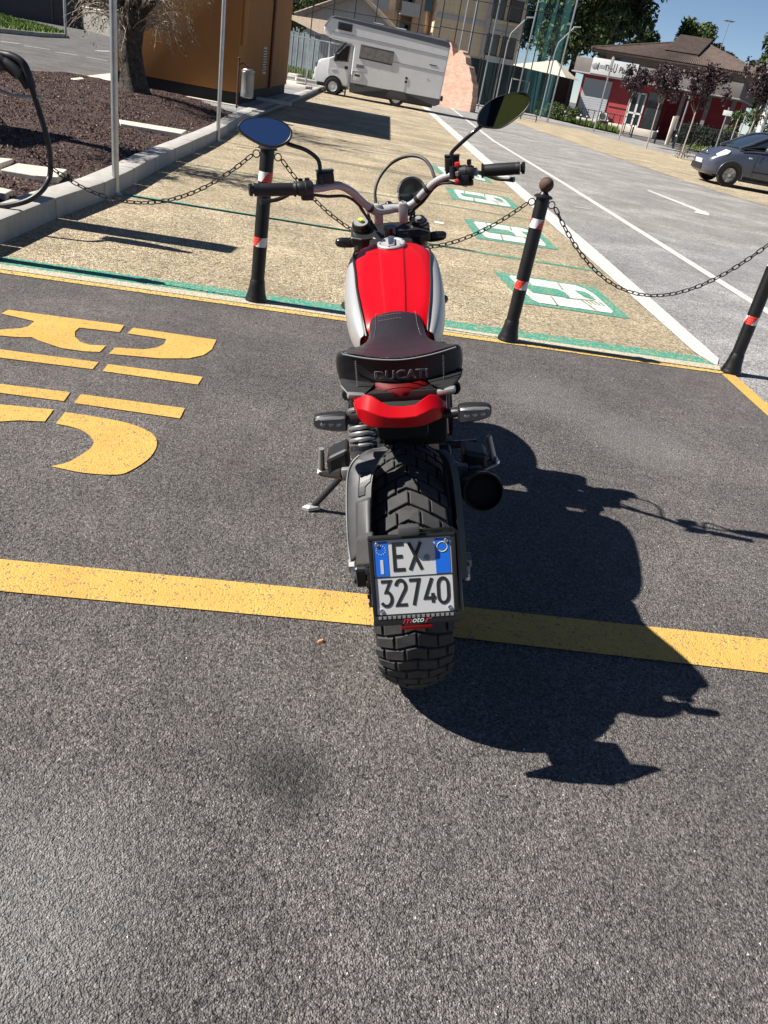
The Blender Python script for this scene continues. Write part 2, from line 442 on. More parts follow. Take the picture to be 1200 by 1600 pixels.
# ================================================================== the setting: ground, roads, markings, kerb
def V2(t): return Vector((t[0], t[1]))
def sheet(name, pts, z, m, parent=None, kind=None):
    vs_ = [Vector((p[0], p[1], z)) for p in pts]
    fs_ = [tuple(range(len(pts)))] if len(pts) <= 4 else tessellate_polygon([vs_])
    o = meshobj(name, vs_, fs_, m, parent)
    bm = bmesh.new(); bm.from_mesh(o.data)
    bm.normal_update()
    bad = [f for f in bm.faces if f.normal.z < 0]
    if bad: bmesh.ops.reverse_faces(bm, faces=bad)
    bm.to_mesh(o.data); bm.free()
    if kind: o['kind'] = kind
    return o
def ribbon(pts, w0, w1=None):
    """outline of a line of the given width along points"""
    P = [V2(p) for p in pts]; w1 = w0 if w1 is None else w1
    L, Rr = [], []
    for i, p in enumerate(P):
        d = (P[min(i + 1, len(P) - 1)] - P[max(i - 1, 0)]).normalized(); n = Vector((-d.y, d.x))
        w = w0 + (w1 - w0) * i / (len(P) - 1)
        L.append(p + n * w / 2); Rr.append(p - n * w / 2)
    return L + Rr[::-1]
Z0, Z1, Z2, Z3 = 0.0, 0.004, 0.008, 0.012

ground = sheet('ground', [(-700, -300), (700, -300), (700, 900), (-700, 900)], -0.030, M_ROAD, kind='structure')

CL, CR = V2((-2.5135, 4.4261)), V2((2.0720, 5.1705))
ce = (CR - CL).normalized(); cn = Vector((-ce.y, ce.x))
def along(a, d): return CL + ce * a + cn * d
LEN = (CR - CL).length
# the near lot
YR0, YR1 = V2((2.0699, 5.1041)), V2((2.1330, 4.4099))
yd = (YR1 - YR0).normalized()
lot = sheet('asphalt_lot', [along(-9, 0), CR, YR0, YR0 + yd * 14, (-9, -9)], Z0, M_ASPH, kind='structure')
def mark(name, pts, m, parent=None, z=Z1): return sheet(name, pts, z, m, parent or lot)
mark('yellow_line', [(-1.8735, 1.5890), (-1.0691, 1.7433), (-0.0011, 1.9060), (0.2902, 1.9332), (1.3126, 2.0703), (2.300, 2.225), (2.305, 2.033), (1.2488, 1.8883), (0.2910, 1.7795), (0.0155, 1.7581), (-0.9957, 1.6070), (-1.7721, 1.4775)], M_YEL)
mark('yellow_line', [along(-4, -0.080), along(-4, -0.012), along(LEN, -0.010), along(LEN - 0.01, -0.078)], M_YEL2)
mark('yellow_line', ribbon([YR0 + Vector((0.03, 0)), YR0 + yd * 6 + Vector((0.05, 0))], 0.10), M_YEL)
# stencilled letters R I C, traced where they lie on the asphalt
def px(*a): return a
mark('letter_stencil', [(-2.1154, 3.6991), (-2.1177, 3.7728), (-1.5412, 3.8680), (-1.5189, 3.7518), (-1.7120, 3.7076), (-1.7060, 3.6425), (-1.6748, 3.5735), (-1.6245, 3.5190), (-1.5686, 3.5010), (-1.4990, 3.5332), (-1.4902, 3.4363), (-1.5583, 3.4055), (-1.6593, 3.3946), (-1.7918, 3.4359), (-1.8358, 3.4609), (-1.8835, 3.4308), (-2.0441, 3.3814), (-2.0840, 3.4525), (-2.0052, 3.4819), (-1.9376, 3.5483), (-1.9215, 3.5929), (-1.9319, 3.6792)], M_YEL)
mark('letter_stencil', [(-1.4793, 3.7541), (-1.4876, 3.8548), (-1.0539, 3.9078), (-1.0328, 3.7525), (-1.0455, 3.6495), (-1.0957, 3.5690), (-1.2167, 3.4984), (-1.4450, 3.4334), (-1.4528, 3.5301), (-1.3253, 3.5761), (-1.2811, 3.6344), (-1.2668, 3.6970), (-1.2811, 3.7770)], M_YEL)
mark('letter_stencil', [(-2.0388, 3.2126), (-1.8768, 3.2435), (-1.4428, 3.3096), (-1.4301, 3.2165), (-1.8271, 3.1512), (-1.9859, 3.1217)], M_YEL)
mark('letter_stencil', [(-1.3965, 3.3083), (-0.9633, 3.3679), (-0.9566, 3.2662), (-1.3848, 3.2153)], M_YEL)
mark('letter_stencil', [(-1.8334, 2.8601), (-1.6842, 2.8858), (-1.4048, 2.9328), (-1.3880, 2.8370), (-1.6397, 2.8032), (-1.7892, 2.7843)], M_YEL)
mark('letter_stencil', [(-1.3605, 2.9329), (-0.9265, 2.9872), (-0.9132, 2.8788), (-1.3448, 2.8370)], M_YEL)
mark('letter_stencil', [(-1.7278, 2.6790), (-1.5854, 2.7022), (-1.3875, 2.7452), (-1.3675, 2.6284), (-1.4545, 2.5997), (-1.5093, 2.5609), (-1.6041, 2.4668)], M_YEL)
arc3 = lambda L: [(q.x, q.y) for q in smooth_path([(a, b, 0) for a, b in L], 5)]
mark('letter_stencil', arc3([(-1.3247, 2.6294), (-1.2430, 2.6233), (-1.1889, 2.5984), (-1.1459, 2.5572), (-1.1310, 2.5284), (-1.1245, 2.4792), (-1.1361, 2.4073), (-1.1513, 2.3524), (-1.1875, 2.3058)]) + arc3([(-1.1875, 2.3058), (-1.0710, 2.3032), (-0.9631, 2.3326), (-0.9290, 2.3828), (-0.9053, 2.4788), (-0.9064, 2.5635), (-0.9182, 2.6175), (-0.9415, 2.6682), (-0.9855, 2.7111), (-1.0685, 2.7439), (-1.1772, 2.7521), (-1.3385, 2.7418)])[1:], M_YEL)

M_EDGE = worn_paint('pale_edge', (0.50, 0.45, 0.33), (0.30, 0.28, 0.25), 95.0, 0.5, 0.006)
# flush concrete edge, ochre parking bays with green and white paint
KF = [(-2.6226, 3.0405), (-2.7935, 4.9460), (-2.8797, 5.9420), (-2.9549, 7.2386), (-3.2421, 9.4925), (-3.6034, 12.8308), (-4.1584, 16.8186), (-4.7574, 23.0197), (-5.7544, 33.7371), (-7.5608, 53.1553)]
KF = [Vector((p[0], p[1])) for p in KF]
edge = sheet('concrete_edge', [along(-6, 0), along(LEN, 0), along(LEN + 0.03, 0.10), along(-6, 0.10)], Z1, M_EDGE, kind='structure')
bays = sheet('parking_bays', [along(-6, 0.10), along(LEN + 0.03, 0.10), (1.9805, 5.5098), (0.2594, 21.2521), (-2.3055, 46.3308)] + [tuple(p) for p in KF[::-1]][0:9], Z0, M_BAY, kind='structure')
def bmark(name, pts, m, z=Z1): return sheet(name, pts, z, m, bays)
bmark('green_line', [along(-2, 0.102), along(LEN + 0.02, 0.102), along(LEN - 0.06, 0.255), along(-2, 0.275)], M_GRN)
bmark('bay_line', ribbon([(-2.9285, 7.3220), (-0.7839, 7.5965), (0.5021, 7.7473), (1.6679, 7.9074)], 0.075), M_GRN)
bmark('bay_line', ribbon([(-3.1282, 9.8739), (-1.2201, 10.2099), (0.2477, 10.4768), (1.2770, 10.5874)], 0.07), M_GRN2)
bmark('bay_line', ribbon([(-3.2079, 12.4810), (-1.5897, 12.8812), (0.5632, 13.0378), (1.1229, 13.1365)], 0.05), M_GLINE)
for a, b in (((-2.8984, 15.2778), (-0.1453, 15.7044)), ((-3.5888, 17.9101), (0.4615, 18.0524)), ((-4.4740, 22.4985), (0.0436, 23.0573)), ((-5.1641, 29.3520), (-0.2597, 25.6794)), ((-4.1651, 32.3877), (-0.6504, 29.3462)), ((-3.3713, 38.3397), (-1.1013, 33.8563))):
    bmark('bay_line', ribbon([a, b], 0.10), M_WLINE)
for a, b in (((-3.1907, 16.3628), (0.1124, 16.7490)), ((-4.0029, 20.0497), (0.2299, 20.3477)), ((-4.7748, 25.4860), (-0.1226, 24.5288))):
    bmark('thin_bay_line', ribbon([a, b], 0.05), M_GLINE)
def quadmap(q, u, v):
    a, b, c, d = [V2(p) for p in q]   # far-left, far-right, near-right, near-left
    return (a * (1 - u) + b * u) * (1 - v) + (d * (1 - u) + c * u) * v
def charging_mark(q):
    Q = lambda L: [quadmap(q, u, v) for u, v in L]
    bmark('charging_symbol', Q([(0, 0), (1, 0), (1, 1), (0, 1)]), M_GRN, Z1)
    bmark('charging_symbol', Q([(0.14, 0.08), (0.78, 0.08), (0.85, 0.16), (0.89, 0.34), (0.89, 0.84), (0.85, 0.92), (0.16, 0.92), (0.12, 0.85), (0.11, 0.16)]), M_WHT, Z2)
    bmark('charging_symbol', Q([(0.20, 0.36), (0.52, 0.36), (0.565, 0.45), (0.565, 0.58), (0.53, 0.62), (0.20, 0.62), (0.185, 0.56), (0.185, 0.42)]), M_GRN, Z3)
    bmark('charging_symbol', Q([(0.70, 0.30), (0.80, 0.30), (0.83, 0.38), (0.83, 0.56), (0.73, 0.50)]), M_GRN, Z3)
    for u0, v0, u1, v1_ in ((0.50, 0.64, 0.80, 0.58), (0.36, 0.66, 0.33, 0.92), (0.60, 0.10, 0.57, 0.34), (0.66, 0.62, 0.70, 0.90), (0.28, 0.10, 0.26, 0.34)):
        bmark('charging_symbol', ribbon([quadmap(q, u0, v0), quadmap(q, u1, v1_)], 0.018), M_GRN2, Z3)
    for t in range(4):
        bmark('charging_symbol', ribbon([quadmap(q, 0.70 + t * 0.045, 0.60), quadmap(q, 0.72 + t * 0.045, 0.72)], 0.014), M_GRN2, Z3)
charging_mark([(0.5597, 6.9923), (1.4920, 7.1213), (1.6363, 6.1564), (0.7695, 6.0048)])
charging_mark([(0.2828, 9.6295), (1.1910, 9.8575), (1.3349, 8.7069), (0.4225, 8.4625)])
charging_mark([(0.0062, 12.2734), (0.9652, 12.4601), (1.0814, 11.3575), (0.1202, 11.1564)])
charging_mark([(-0.3401, 15.0789), (0.6282, 15.2392), (0.7895, 13.9975), (-0.1532, 13.9808)])
bmark('chalk_mark', [(-0.0536, 9.0963), (0.0567, 9.0885), (0.0669, 8.9680), (-0.0336, 8.9413)], M_WHT)

# lanes right of the bays
lane = sheet('pale_lane', [(4.7061, 11.7481), (9, 9.6), (30, 12), (60, 60), (10, 130), (-6, 75), (-2.3055, 46.3308), (0.2594, 21.2521), (1.2984, 11.0433)], -0.004, M_LANE, kind='structure')
lane2 = sheet('grey_lane', [(1.2984, 11.0433), (4.7061, 11.7481), (9, 9.6), (30, 12), (30, -9), (2.2, -9), YR0, CR, (1.9805, 5.5098)], -0.004, M_LANE2, kind='structure')
sheet('flush_kerb', [(-2.3055, 46.3308), (0.2594, 21.2521), (1.9805, 5.5098), CR + Vector((0.0, 0.09)), (2.1437, 5.4598), (1.8111, 9.2011), (0.4463, 22.4012), (-2.0509, 46.8324)], Z1, M_WLINE, lane)
sheet('white_line', ribbon([(-3.3486, 83.1538), (-0.7148, 50.6564), (1.1700, 25.5950), (2.2609, 16.4263), (3.2163, 7.4993), (3.5024, 4.7764)], 0.11, 0.13), Z0 + 0.002, M_WLINE, lane)
sheet('white_line', [(4.3898, 18.5931), (5.0233, 15.9004), (4.8877, 15.4201), (4.6142, 15.4771), (4.7837, 15.9300), (4.3483, 18.1954)], Z0 + 0.002, M_WLINE, lane)
for a, b in (((2.0049, 30.5234), (2.5468, 30.3132)), ((2.8567, 30.1564), (3.4292, 30.3758)), ((3.8482, 30.8164), (4.4168, 30.6846)), ((4.7829, 30.9650), (5.3870, 30.9155))):
    sheet('lane_dash', ribbon([a, b], 0.14), Z0 + 0.002, M_WLINE, lane)
sheet('arrow_trace', ribbon([(2.0321, 12.8922), (2.3193, 12.9823)], 0.05), Z0 + 0.002, M_WLINE, lane)
far_bays = sheet('far_parking_bays', [(2.7523, 44.2890), (5.0238, 32.1542), (6.2441, 25.3712), (7.0701, 21.6719), (7.7137, 20.3253), (8.4201, 17.6582), (11.0585, 23.6607), (10.7421, 28.9618), (10.7874, 38.9093), (9.2315, 42.3398), (7.3710, 51.2378), (4.6700, 53.6166), (3.5433, 54.3432)], Z0 + 0.002, M_BAY, kind='structure')
for a, b in (((4.6304, 46.5618), (7.9534, 44.4222)), ((6.3098, 45.9753), (9.1485, 41.3350)), ((6.6456, 41.3005), (10.8664, 38.4374)), ((5.8549, 33.8356), (9.2688, 31.6094)), ((6.0631, 30.7565), (8.3413, 27.4974)), ((6.3346, 27.9279), (7.8753, 25.1784)), ((6.2875, 23.4263), (9.1911, 24.0143)), ((6.9566, 22.0254), (8.4614, 21.0709)), ((4.1071, 48.8963), (7.2977, 45.6303))):
    sheet('bay_line', ribbon([a, b], 0.10), Z1 + 0.002, M_WLINE, far_bays)
pav = sheet('far_pavement', [(3.5433, 54.3432), (4.6700, 53.6166), (7.3710, 51.2378), (9.2315, 42.3398), (10.7874, 38.9093), (10.7421, 28.9618), (16, 27.5), (15.3, 38), (12.2, 50), (10.0, 62), (7.3, 72)], Z0, M_LANE, kind='structure')
street = sheet('street', [(8.0, 70), (10.2, 60), (12.6, 48), (16, 34.5), (45, 45), (24, 60), (14, 72), (8.5, 80)], Z1, M_ROAD, kind='structure')

# kerb of separate stones along the planted bed
def at_len(P, s):
    for a, b in zip(P[:-1], P[1:]):
        L = (b - a).length
        if s <= L: return a + (b - a) * (s / L), (b - a).normalized()
        s -= L
    return P[-1], (P[-1] - P[-2]).normalized()
KP = [Vector((p.x, p.y)) for p in smooth_path([(q.x, q.y, 0) for q in KF[1:]], 6)]
KLEN = sum((b - a).length for a, b in zip(KP[:-1], KP[1:]))
kerb = bpy.data.objects.new('kerb', None); link(kerb); kerb['kind'] = 'structure'
kmb = MB().box((0, 0, 0), (0.985, 0.22, 0.30), bev=0.022)
kst = kmb.build('kerb_stone', M_KERB, kerb)
KN = int(KLEN / 1.0)
d0 = (KP[1] - KP[0]).normalized()
for i in range(-3, KN):
    if i < 0: c, d = KP[0] + d0 * (i + 0.5), d0
    else: c, d = at_len(KP, i + 0.5)
    o = kst if i == -3 else kst.copy()
    if i != -3: C.objects.link(o)
    n = Vector((-d.y, d.x))
    c = c + n * 0.11
    o.location = (c.x, c.y, 0.0 + random.uniform(-0.003, 0.003))
    o.rotation_euler = (random.uniform(-0.006, 0.006), 0, math.atan2(d.y, d.x) + random.uniform(-0.004, 0.004))

# planted bed of lava gravel: a displaced sheet with loose pebbles on it
TREE = (-5.85, 15.2)
KX = lambda y: float(np.interp(y, [p.y for p in KP], [p.x for p in KP]))
def bed_z(x, y):
    m = 0.13 * math.exp(-((x - TREE[0]) ** 2 + (y - TREE[1]) ** 2) / 2.4)
    dk = KX(y) - 0.25 - x
    return 0.075 + 0.10 * (1 - math.exp(-max(dk, 0) * 1.1)) + m + 0.02 * math.sin(x * 2.1 + y) * math.sin(y * 1.7 - x)
nx, ny = 40, 90
vv, ff = [], []
for j in range(ny + 1):
    y = -1 + 19.2 * j / ny
    xr = KX(max(y, KP[0].y)) - 0.215 + (0 if y > KP[0].y else -(y - KP[0].y) * d0.x / d0.y * -1)
    xl = -8.55
    for i in range(nx + 1):
        x = xl + (xr - xl) * i / nx
        vv.append((x, y, bed_z(x, y) + random.uniform(-0.008, 0.008)))
for j in range(ny):
    for i in range(nx):
        a = j * (nx + 1) + i
        ff.append((a, a + 1, a + nx + 2, a + nx + 1))
bed = meshobj('gravel_bed', vv, ff, M_LAVA, smooth=True); bed['kind'] = 'structure'
pv, pf = [], []
def add_pebble(pv, pf, x, y, z, r):
    n = len(pv)
    a0 = random.uniform(0, 6.28)
    for q in range(3):
        a = a0 + q * 2.094
        pv.append((x + r * math.cos(a) * random.uniform(.7, 1.2), y + r * math.sin(a) * random.uniform(.7, 1.2), z - r * .3 + r * random.uniform(-.2, .5)))
    pv.append((x + r * random.uniform(-.4, .4), y + r * random.uniform(-.4, .4), z + r * random.uniform(.5, 1.0)))
    pf.extend([(n, n + 1, n + 3), (n + 1, n + 2, n + 3), (n + 2, n, n + 3)])
for q in range(34000):
    y = 4.0 + 14.0 * random.random() ** 1.25
    x = KX(y) - 0.24 - random.random() * 5.2
    if x < -8.5: continue
    add_pebble(pv, pf, x, y, bed_z(x, y), random.uniform(0.010, 0.024))
o = meshobj('gravel', pv, pf, M_PEB); tag(o, 'loose dark red brown lava gravel covering the planted bed', 'gravel', kind='stuff')
M_SLAB = stucco('pale_stone', (0.58, 0.52, 0.44), 0.2)
def slab(name, pts, label, h=0.05):
    P = [V2(p[:2]) for p in pts]
    c = sum(P, Vector((0, 0))) / len(P)
    z = bed_z(c.x, c.y)
    mb = MB().prism([(p.x - c.x, p.y - c.y) for p in P], Matrix.Identity(4), h + 0.06)
    o = mb.build(name, M_SLAB); o.location = (c.x, c.y, z - 0.07)
    bevelm(o, 0.008)
    return tag(o, label, 'stone slab', 'pale stone slabs sunk in the gravel bed')
slab('stone_slab', [(-4.7146, 11.7264, 0.1700), (-3.8131, 11.9593, 0.1700), (-3.7225, 11.4541, 0.1700), (-4.5272, 11.3030, 0.1700)], 'long narrow pale stone slab in the gravel between the two metal poles')
slab('stone_slab', [(-3.6974, 6.6509, 0.1500), (-3.7729, 7.0809, 0.1500), (-3.3881, 7.2244, 0.1500), (-3.2696, 6.7860, 0.1500), (-3.4151, 6.6872, 0.1500)], 'wide pale stone slab in the gravel right behind the black hanging cable')
slab('stone_slab', [(-3.9126, 6.7425, 0.1500), (-3.9115, 7.0485, 0.1500), (-3.8185, 7.1130, 0.1500), (-3.7550, 6.7068, 0.1500)], 'pale stone slab at the frame edge touching the wide slab behind the cable')
slab('stone_slab', [(-3.4513, 6.0031, 0.1200), (-3.3844, 6.0644, 0.1200), (-3.2808, 6.0591, 0.1200), (-3.2455, 5.8792, 0.1200), (-3.3564, 5.8315, 0.1200)], 'small pale slab inside the bottom loop of the hanging cable')
slab('stone_slab', [(-7.5466, 16.4179, 0.1500), (-7.6822, 17.2100, 0.1500), (-7.4742, 16.8586, 0.1500), (-7.3507, 16.0702, 0.1500)], 'tiny pale slab at the road side of the bed left of the pole')

# road behind the bed, grass island, pavements round the kiosk
left_road = sheet('back_road', [(-8.75, -8), (-8.75, 16), (-9.2, 22), (-10.5, 34), (-14, 60), (-30, 120), (-120, 120), (-120, -8)], -0.010, M_ROAD, kind='structure')
for a, b in (((-16.0125, 29.4980), (-15.6913, 30.1806)), ((-15.1730, 29.4808), (-14.5947, 30.1918)), ((-13.9369, 29.2400), (-13.4472, 29.8860)), ((-13.0507, 29.6560), (-12.3410, 29.7407)), ((-15.4344, 36.0269), (-15.6504, 38.0135))):
    sheet('lane_dash', ribbon([a, b], 0.18), Z0 - 0.004, M_WLINE, left_road)
sheet('edge_stone', ribbon([(-8.65, 2), (-8.65, 16), (-8.9, 20.5)], 0.16), 0.02, M_KERB, left_road)
sheet('white_gravel', [(-8.2122, 18.0859, 0.1000), (-8.7726, 21.2832, 0.1000), (-7.7572, 18.9544, 0.1000), (-7.7704, 17.7759, 0.1000)], 0.135, M_SLAB, bed)
sheet('light_patch', ribbon([(-33.6605, 68.9999), (-33.8896, 81.3565)], 1.2), Z0 - 0.003, M_LANE, left_road)
isl = [(-20.2023, 31.8821), (-29.7492, 50.7543), (-32.1071, 59.3908), (-28.9309, 55.8296), (-25.6399, 52.5153), (-22.2543, 47.9317), (-20.5508, 44.3959), (-19.5328, 39.3519), (-19.4609, 35.9028), (-18.5635, 29.2696)]
mb = MB().prism([tuple(p) for p in isl], Matrix.Identity(4), 0.16)
island = mb.build('grass_island', M_KERB); island['kind'] = 'structure'
c_is = sum([V2(p) for p in isl], Vector((0, 0))) / len(isl)
inner = [c_is + (V2(p) - c_is) * 0.97 for p in isl]
sheet('turf', inner, 0.165, M_TURF, island)
def blades(name, poly, n, z, h0, h1, m, label, w=0.012):
    P = [V2(p) for p in poly]
    x0, x1 = min(p.x for p in P), max(p.x for p in P); y0, y1 = min(p.y for p in P), max(p.y for p in P)
    def inside(x, y):
        r = False; j = len(P) - 1
        for i in range(len(P)):
            if (P[i].y > y) != (P[j].y > y) and x < (P[j].x - P[i].x) * (y - P[i].y) / (P[j].y - P[i].y) + P[i].x: r = not r
            j = i
        return r
    v, f = [], []
    t = 0
    while t < n:
        x, y = random.uniform(x0, x1), random.uniform(y0, y1)
        t += 1
        if not inside(x, y): continue
        h = random.uniform(h0, h1); a = random.uniform(0, 6.28); l = random.uniform(-.5, .5) * h
        b = len(v)
        v.extend([(x - w * math.cos(a), y - w * math.sin(a), z), (x + w * math.cos(a), y + w * math.sin(a), z), (x + l, y + l * .6, z + h)])
        f.append((b, b + 1, b + 2))
    return tag(meshobj(name, v, f, m), label, 'grass', kind='stuff')
blades('grass', inner, 14000, 0.16, 0.06, 0.2, M_GRASS, 'bright green grass on the traffic island by the back road', 0.03)
kp = sheet('kiosk_pavement', [(-4.2313, 16.4152, 0.1400), (-3.9808, 16.6369, 0.1400), (-4.5354, 21.9122, 0.1400), (-5.7173, 33.7238, 0.1400), (-9.1087, 67.0958, 0.1400), (-9.5, 50), (-12, 36), (-9.0, 22), (-6.2, 18.5)], 0.138, M_LANE2, kind='structure')

# crumbs of stone lying on the near asphalt
pv, pf = [], []
for q in range(420):
    y = 0.75 + random.random() ** 1.6 * 4.0; x = random.uniform(-0.75, 0.75) * (0.6 + y * 0.75)
    add_pebble(pv, pf, x, y, 0.001, random.uniform(0.0012, 0.0035))
tag(meshobj('loose_grit', pv, pf, mat('pale_grit', (0.55, 0.53, 0.50), 0.8)), 'pale grit scattered over the dark asphalt', 'grit', kind='stuff')
mb = MB()
q = (-0.1052, 1.6501)
mb.loft([[(-.013, -.004, 0.001), (.0, -.007, .001), (.012, -.003, .001), (.010, .005, .001), (-.008, .006, .001)], [(-.010, -.002, .007), (.001, -.004, .010), (.008, -.001, .006), (.006, .003, .008), (-.006, .004, .006)]], smooth=False)
o = mb.build('terracotta_chip', mat('terracotta', (0.55, 0.24, 0.12), 0.8)); o.location = (q[0], q[1], 0); o.rotation_euler = (0, 0, .6)
tag(o, 'small orange terracotta chip lying on the asphalt left of the rear tyre', 'chip')

M_RECESS = mat('recess_black', (.006, .006, .006), .9)  # near-black colour holds the shade under the tail and inside the silencer
# ================================================================== the motorcycle (built in its own frame: x right, y forward, z up from the rear contact patch)
bike = thing('motorcycle', 'red and silver motorcycle with knobbly tyres leaning on its side stand on the yellow line', 'motorcycle', (0.160, 1.658, 0.004))
bike.rotation_euler = (0, -R(12.7), R(5.8))
AX = 0.318
def tyre_r(x): return 0.311 - 0.5 * x * x / 0.105
def ring_frame(c): return Matrix.Translation(c) @ Matrix.Rotation(R(90), 4, 'Y')   # lathe axis -> bike x
def wheel_core(name, cy, cz, hw, r_out, r_rim, parent):
    prof = []
    for i in range(17):
        x = -hw + 2 * hw * i / 16
        prof.append((r_out - 0.5 * x * x / (hw * 1.2), x))
    prof = [(r_rim, -hw * 0.72), (r_rim + 0.03, -hw * 0.97), (prof[0][0] - 0.02, -hw * 1.01)] + prof + [(prof[-1][0] - 0.02, hw * 1.01), (r_rim + 0.03, hw * 0.97), (r_rim, hw * 0.72), (r_rim - 0.004, 0), (r_rim, -hw * 0.72)]
    mb = MB().lathe(prof, 64, ring_frame((0, cy, cz)))
    return mb.build(name, M_RUBBER, parent, sharp=60)
rw = wheel_core('rear_wheel', 0, AX, 0.089, 0.311, 0.218, bike)
ROWS = 48
def tread_block(poly, h=0.0085, ins=0.0022):
    """poly in (across, along) metres on the tyre surface, centred on s=0"""
    cx = sum(p[0] for p in poly) / len(poly); cs = sum(p[1] for p in poly) / len(poly)
    def T(x, s, hh):
        r = tyre_r(x) + hh; a = s / 0.318
        return (x, -r * math.sin(a), -r * math.cos(a))
    n = len(poly)
    base = [T(x, s, -0.003) for x, s in poly]
    low = [T(x, s, h - 0.0014) for x, s in poly]
    top = [T(cx + (x - cx) * (1 - ins / 0.02), cs + (s - cs) * (1 - ins / 0.02), h) for x, s in poly]
    v = base + low + top
    f = [(i, (i + 1) % n, n + (i + 1) % n, n + i) for i in range(n)] + [(n + i, n + (i + 1) % n, 2 * n + (i + 1) % n, 2 * n + i) for i in range(n)] + [tuple(range(2 * n, 3 * n))]
    mb = MB().add(v, f)
    return mb
def chev(xc, w, L=0.0365, sl=0.42):
    x0, x1 = xc - w / 2, xc + w / 2
    e = lambda x: abs(x) * sl
    if x0 < 0 < x1:
        return [(x0, -L / 2 - e(x0)), (0, -L / 2), (x1, -L / 2 - e(x1)), (x1, L / 2 - e(x1)), (0, L / 2), (x0, L / 2 - e(x0))]
    return [(x0, -L / 2 - e(x0)), (x1, -L / 2 - e(x1)), (x1, L / 2 - e(x1)), (x0, L / 2 - e(x0))]
def lay_tread(wheel, cy, cz, rows, sets, phase=0.0):
    for si, cols in enumerate(sets):
        for (xc, w, L) in cols:
            first = None
            for k in range(si, rows, len(sets)):
                if first is None:
                    o = first = tread_block(chev(xc, w, L)).build('tread_block', M_RUBBER2, wheel)
                else:
                    o = first.copy(); C.objects.link(o)
                o.location = (0, cy, cz)
                o.rotation_euler = (-2 * PI * (k + phase) / rows, 0, 0)
lay_tread(rw, 0, AX, ROWS, [[(-0.0210, 0.046, .034), (0.0275, 0.043, .035), (-0.0670, 0.036, .031), (0.0695, 0.033, .032)],
                            [(0.002, 0.047, .034), (-0.0475, 0.042, .033), (0.0500, 0.040, .031), (-0.0830, 0.018, .029), (0.0835, 0.016, .030)]], 0.3)
rim = MB().lathe([(0.222, -0.068), (0.205, -0.06), (0.196, -0.03), (0.19, 0), (0.196, 0.03), (0.205, 0.06), (0.222, 0.068), (0.214, 0.066), (0.2, 0.03), (0.2, -0.03), (0.214, -0.066)], 48, ring_frame((0, 0, AX)))
rim.cyl((-0.07, 0, AX), (0.07, 0, AX), 0.036)
for k in range(10):
    a = 2 * PI * k / 10
    s_, c_ = math.sin(a), math.cos(a)
    rim.tube([(-0.02, 0.03 * s_, AX + 0.03 * c_), (0.0, 0.12 * s_, AX + 0.12 * c_), (0.02, 0.197 * s_, AX + 0.197 * c_)], [0.011, 0.009, 0.011], 6)
rim.build('rim', M_BLACKM, rw)
MB().lathe([(0.06, -.002), (0.12, -.002), (0.12, .002), (0.06, .002), (0.06, -.002)], 40, ring_frame((0.098, 0, AX))).build('brake_disc', M_DULLALU, rw)
spk = MB()
prof = []
n = 46
ring = []
for i in range(n * 2):
    a = PI * i / n; r = 0.104 if i % 2 else 0.096
    ring.append((r * math.sin(a), r * math.cos(a)))
spk.prism(ring, Matrix.Translation((-0.100, 0, AX)) @ Matrix.Rotation(R(90), 4, 'Z') @ Matrix.Rotation(R(90), 4, 'X'), 0.006)
spk.build('sprocket', M_BLACKM, rw)

# front wheel, mudguard, fork
FY, FZ = 1.445, 0.322
fwheel = wheel_core('front_wheel', FY, FZ, 0.056, 0.318, 0.235, bike)
mb = MB().lathe([(0.238, -0.045), (0.222, -0.03), (0.215, 0), (0.222, 0.03), (0.238, 0.045), (0.225, 0.02), (0.225, -0.02)], 48, ring_frame((0, FY, FZ)))
mb.cyl((-0.09, FY, FZ), (0.09, FY, FZ), 0.03)
for k in range(10):
    a = 2 * PI * k / 10; s_, c_ = math.sin(a), math.cos(a)
    mb.tube([(0, FY + 0.03 * s_, FZ + 0.03 * c_), (0, FY + 0.22 * s_, FZ + 0.22 * c_)], 0.009, 6)
mb.build('rim', M_BLACKM, fwheel)
MB().lathe([(0.09, -.002), (0.16, -.002), (0.16, .002), (0.09, .002), (0.09, -.002)], 40, ring_frame((-0.075, FY, FZ))).build('brake_disc', M_DULLALU, fwheel)
secs = []
for i in range(13):
    a = R(-55 + i * 10)
    r = 0.355
    q = [(-0.065, -.03), (-0.06, 0.0), (-0.03, 0.014), (0, 0.018), (0.03, 0.014), (0.06, 0), (0.065, -.03)]
    secs.append([(x, FY - (r + dz) * math.sin(a), FZ + (r + dz) * math.cos(a)) for x, dz in q])
solid(MB().loft(secs, closed=False).build('front_mudguard', M_BLACKP, bike), 0.003)
ft = {-1: Vector((-0.0932, 1.1000, 0.9686)), 1: Vector((0.0974, 1.1200, 0.9616))}
for s in (-1, 1):
    top = Vector((s * 0.098, ft[s].y, ft[s].z)); bot = Vector((s * 0.098, FY - 0.02, FZ - 0.02)); d = (bot - top)
    mb = MB().tube([top + Vector((0, 0, 0.004)), top + d * 0.01, top + d * .42, top + d * .43, top + d * .98], [0.030, 0.033, 0.033, 0.0285, 0.0285], 20)
    fk = mb.build('fork_leg', M_BLACKG, bike)
    n_ = -d.normalized()
    fr = frame(top + n_ * 0.005, (1, 0, 0), Vector((0, 0, 1)).cross(Vector((1, 0, 0))))
    cp = MB().tube([top - d.normalized() * -0.0, top + n_ * 0.010], 0.0245, 20)
    cp.build('fork_cap', M_DULLALU if s < 0 else M_BLACKG, fk)
    if s < 0:
        MB().tube([top + n_ * 0.010, top + n_ * 0.020], 0.0085, 6).build('preload_nut', M_GREENFL, fk)
    else:
        MB().tube([top + n_ * 0.010, top + n_ * 0.016], 0.011, 6).build('cap_nut', M_DULLALU, fk)
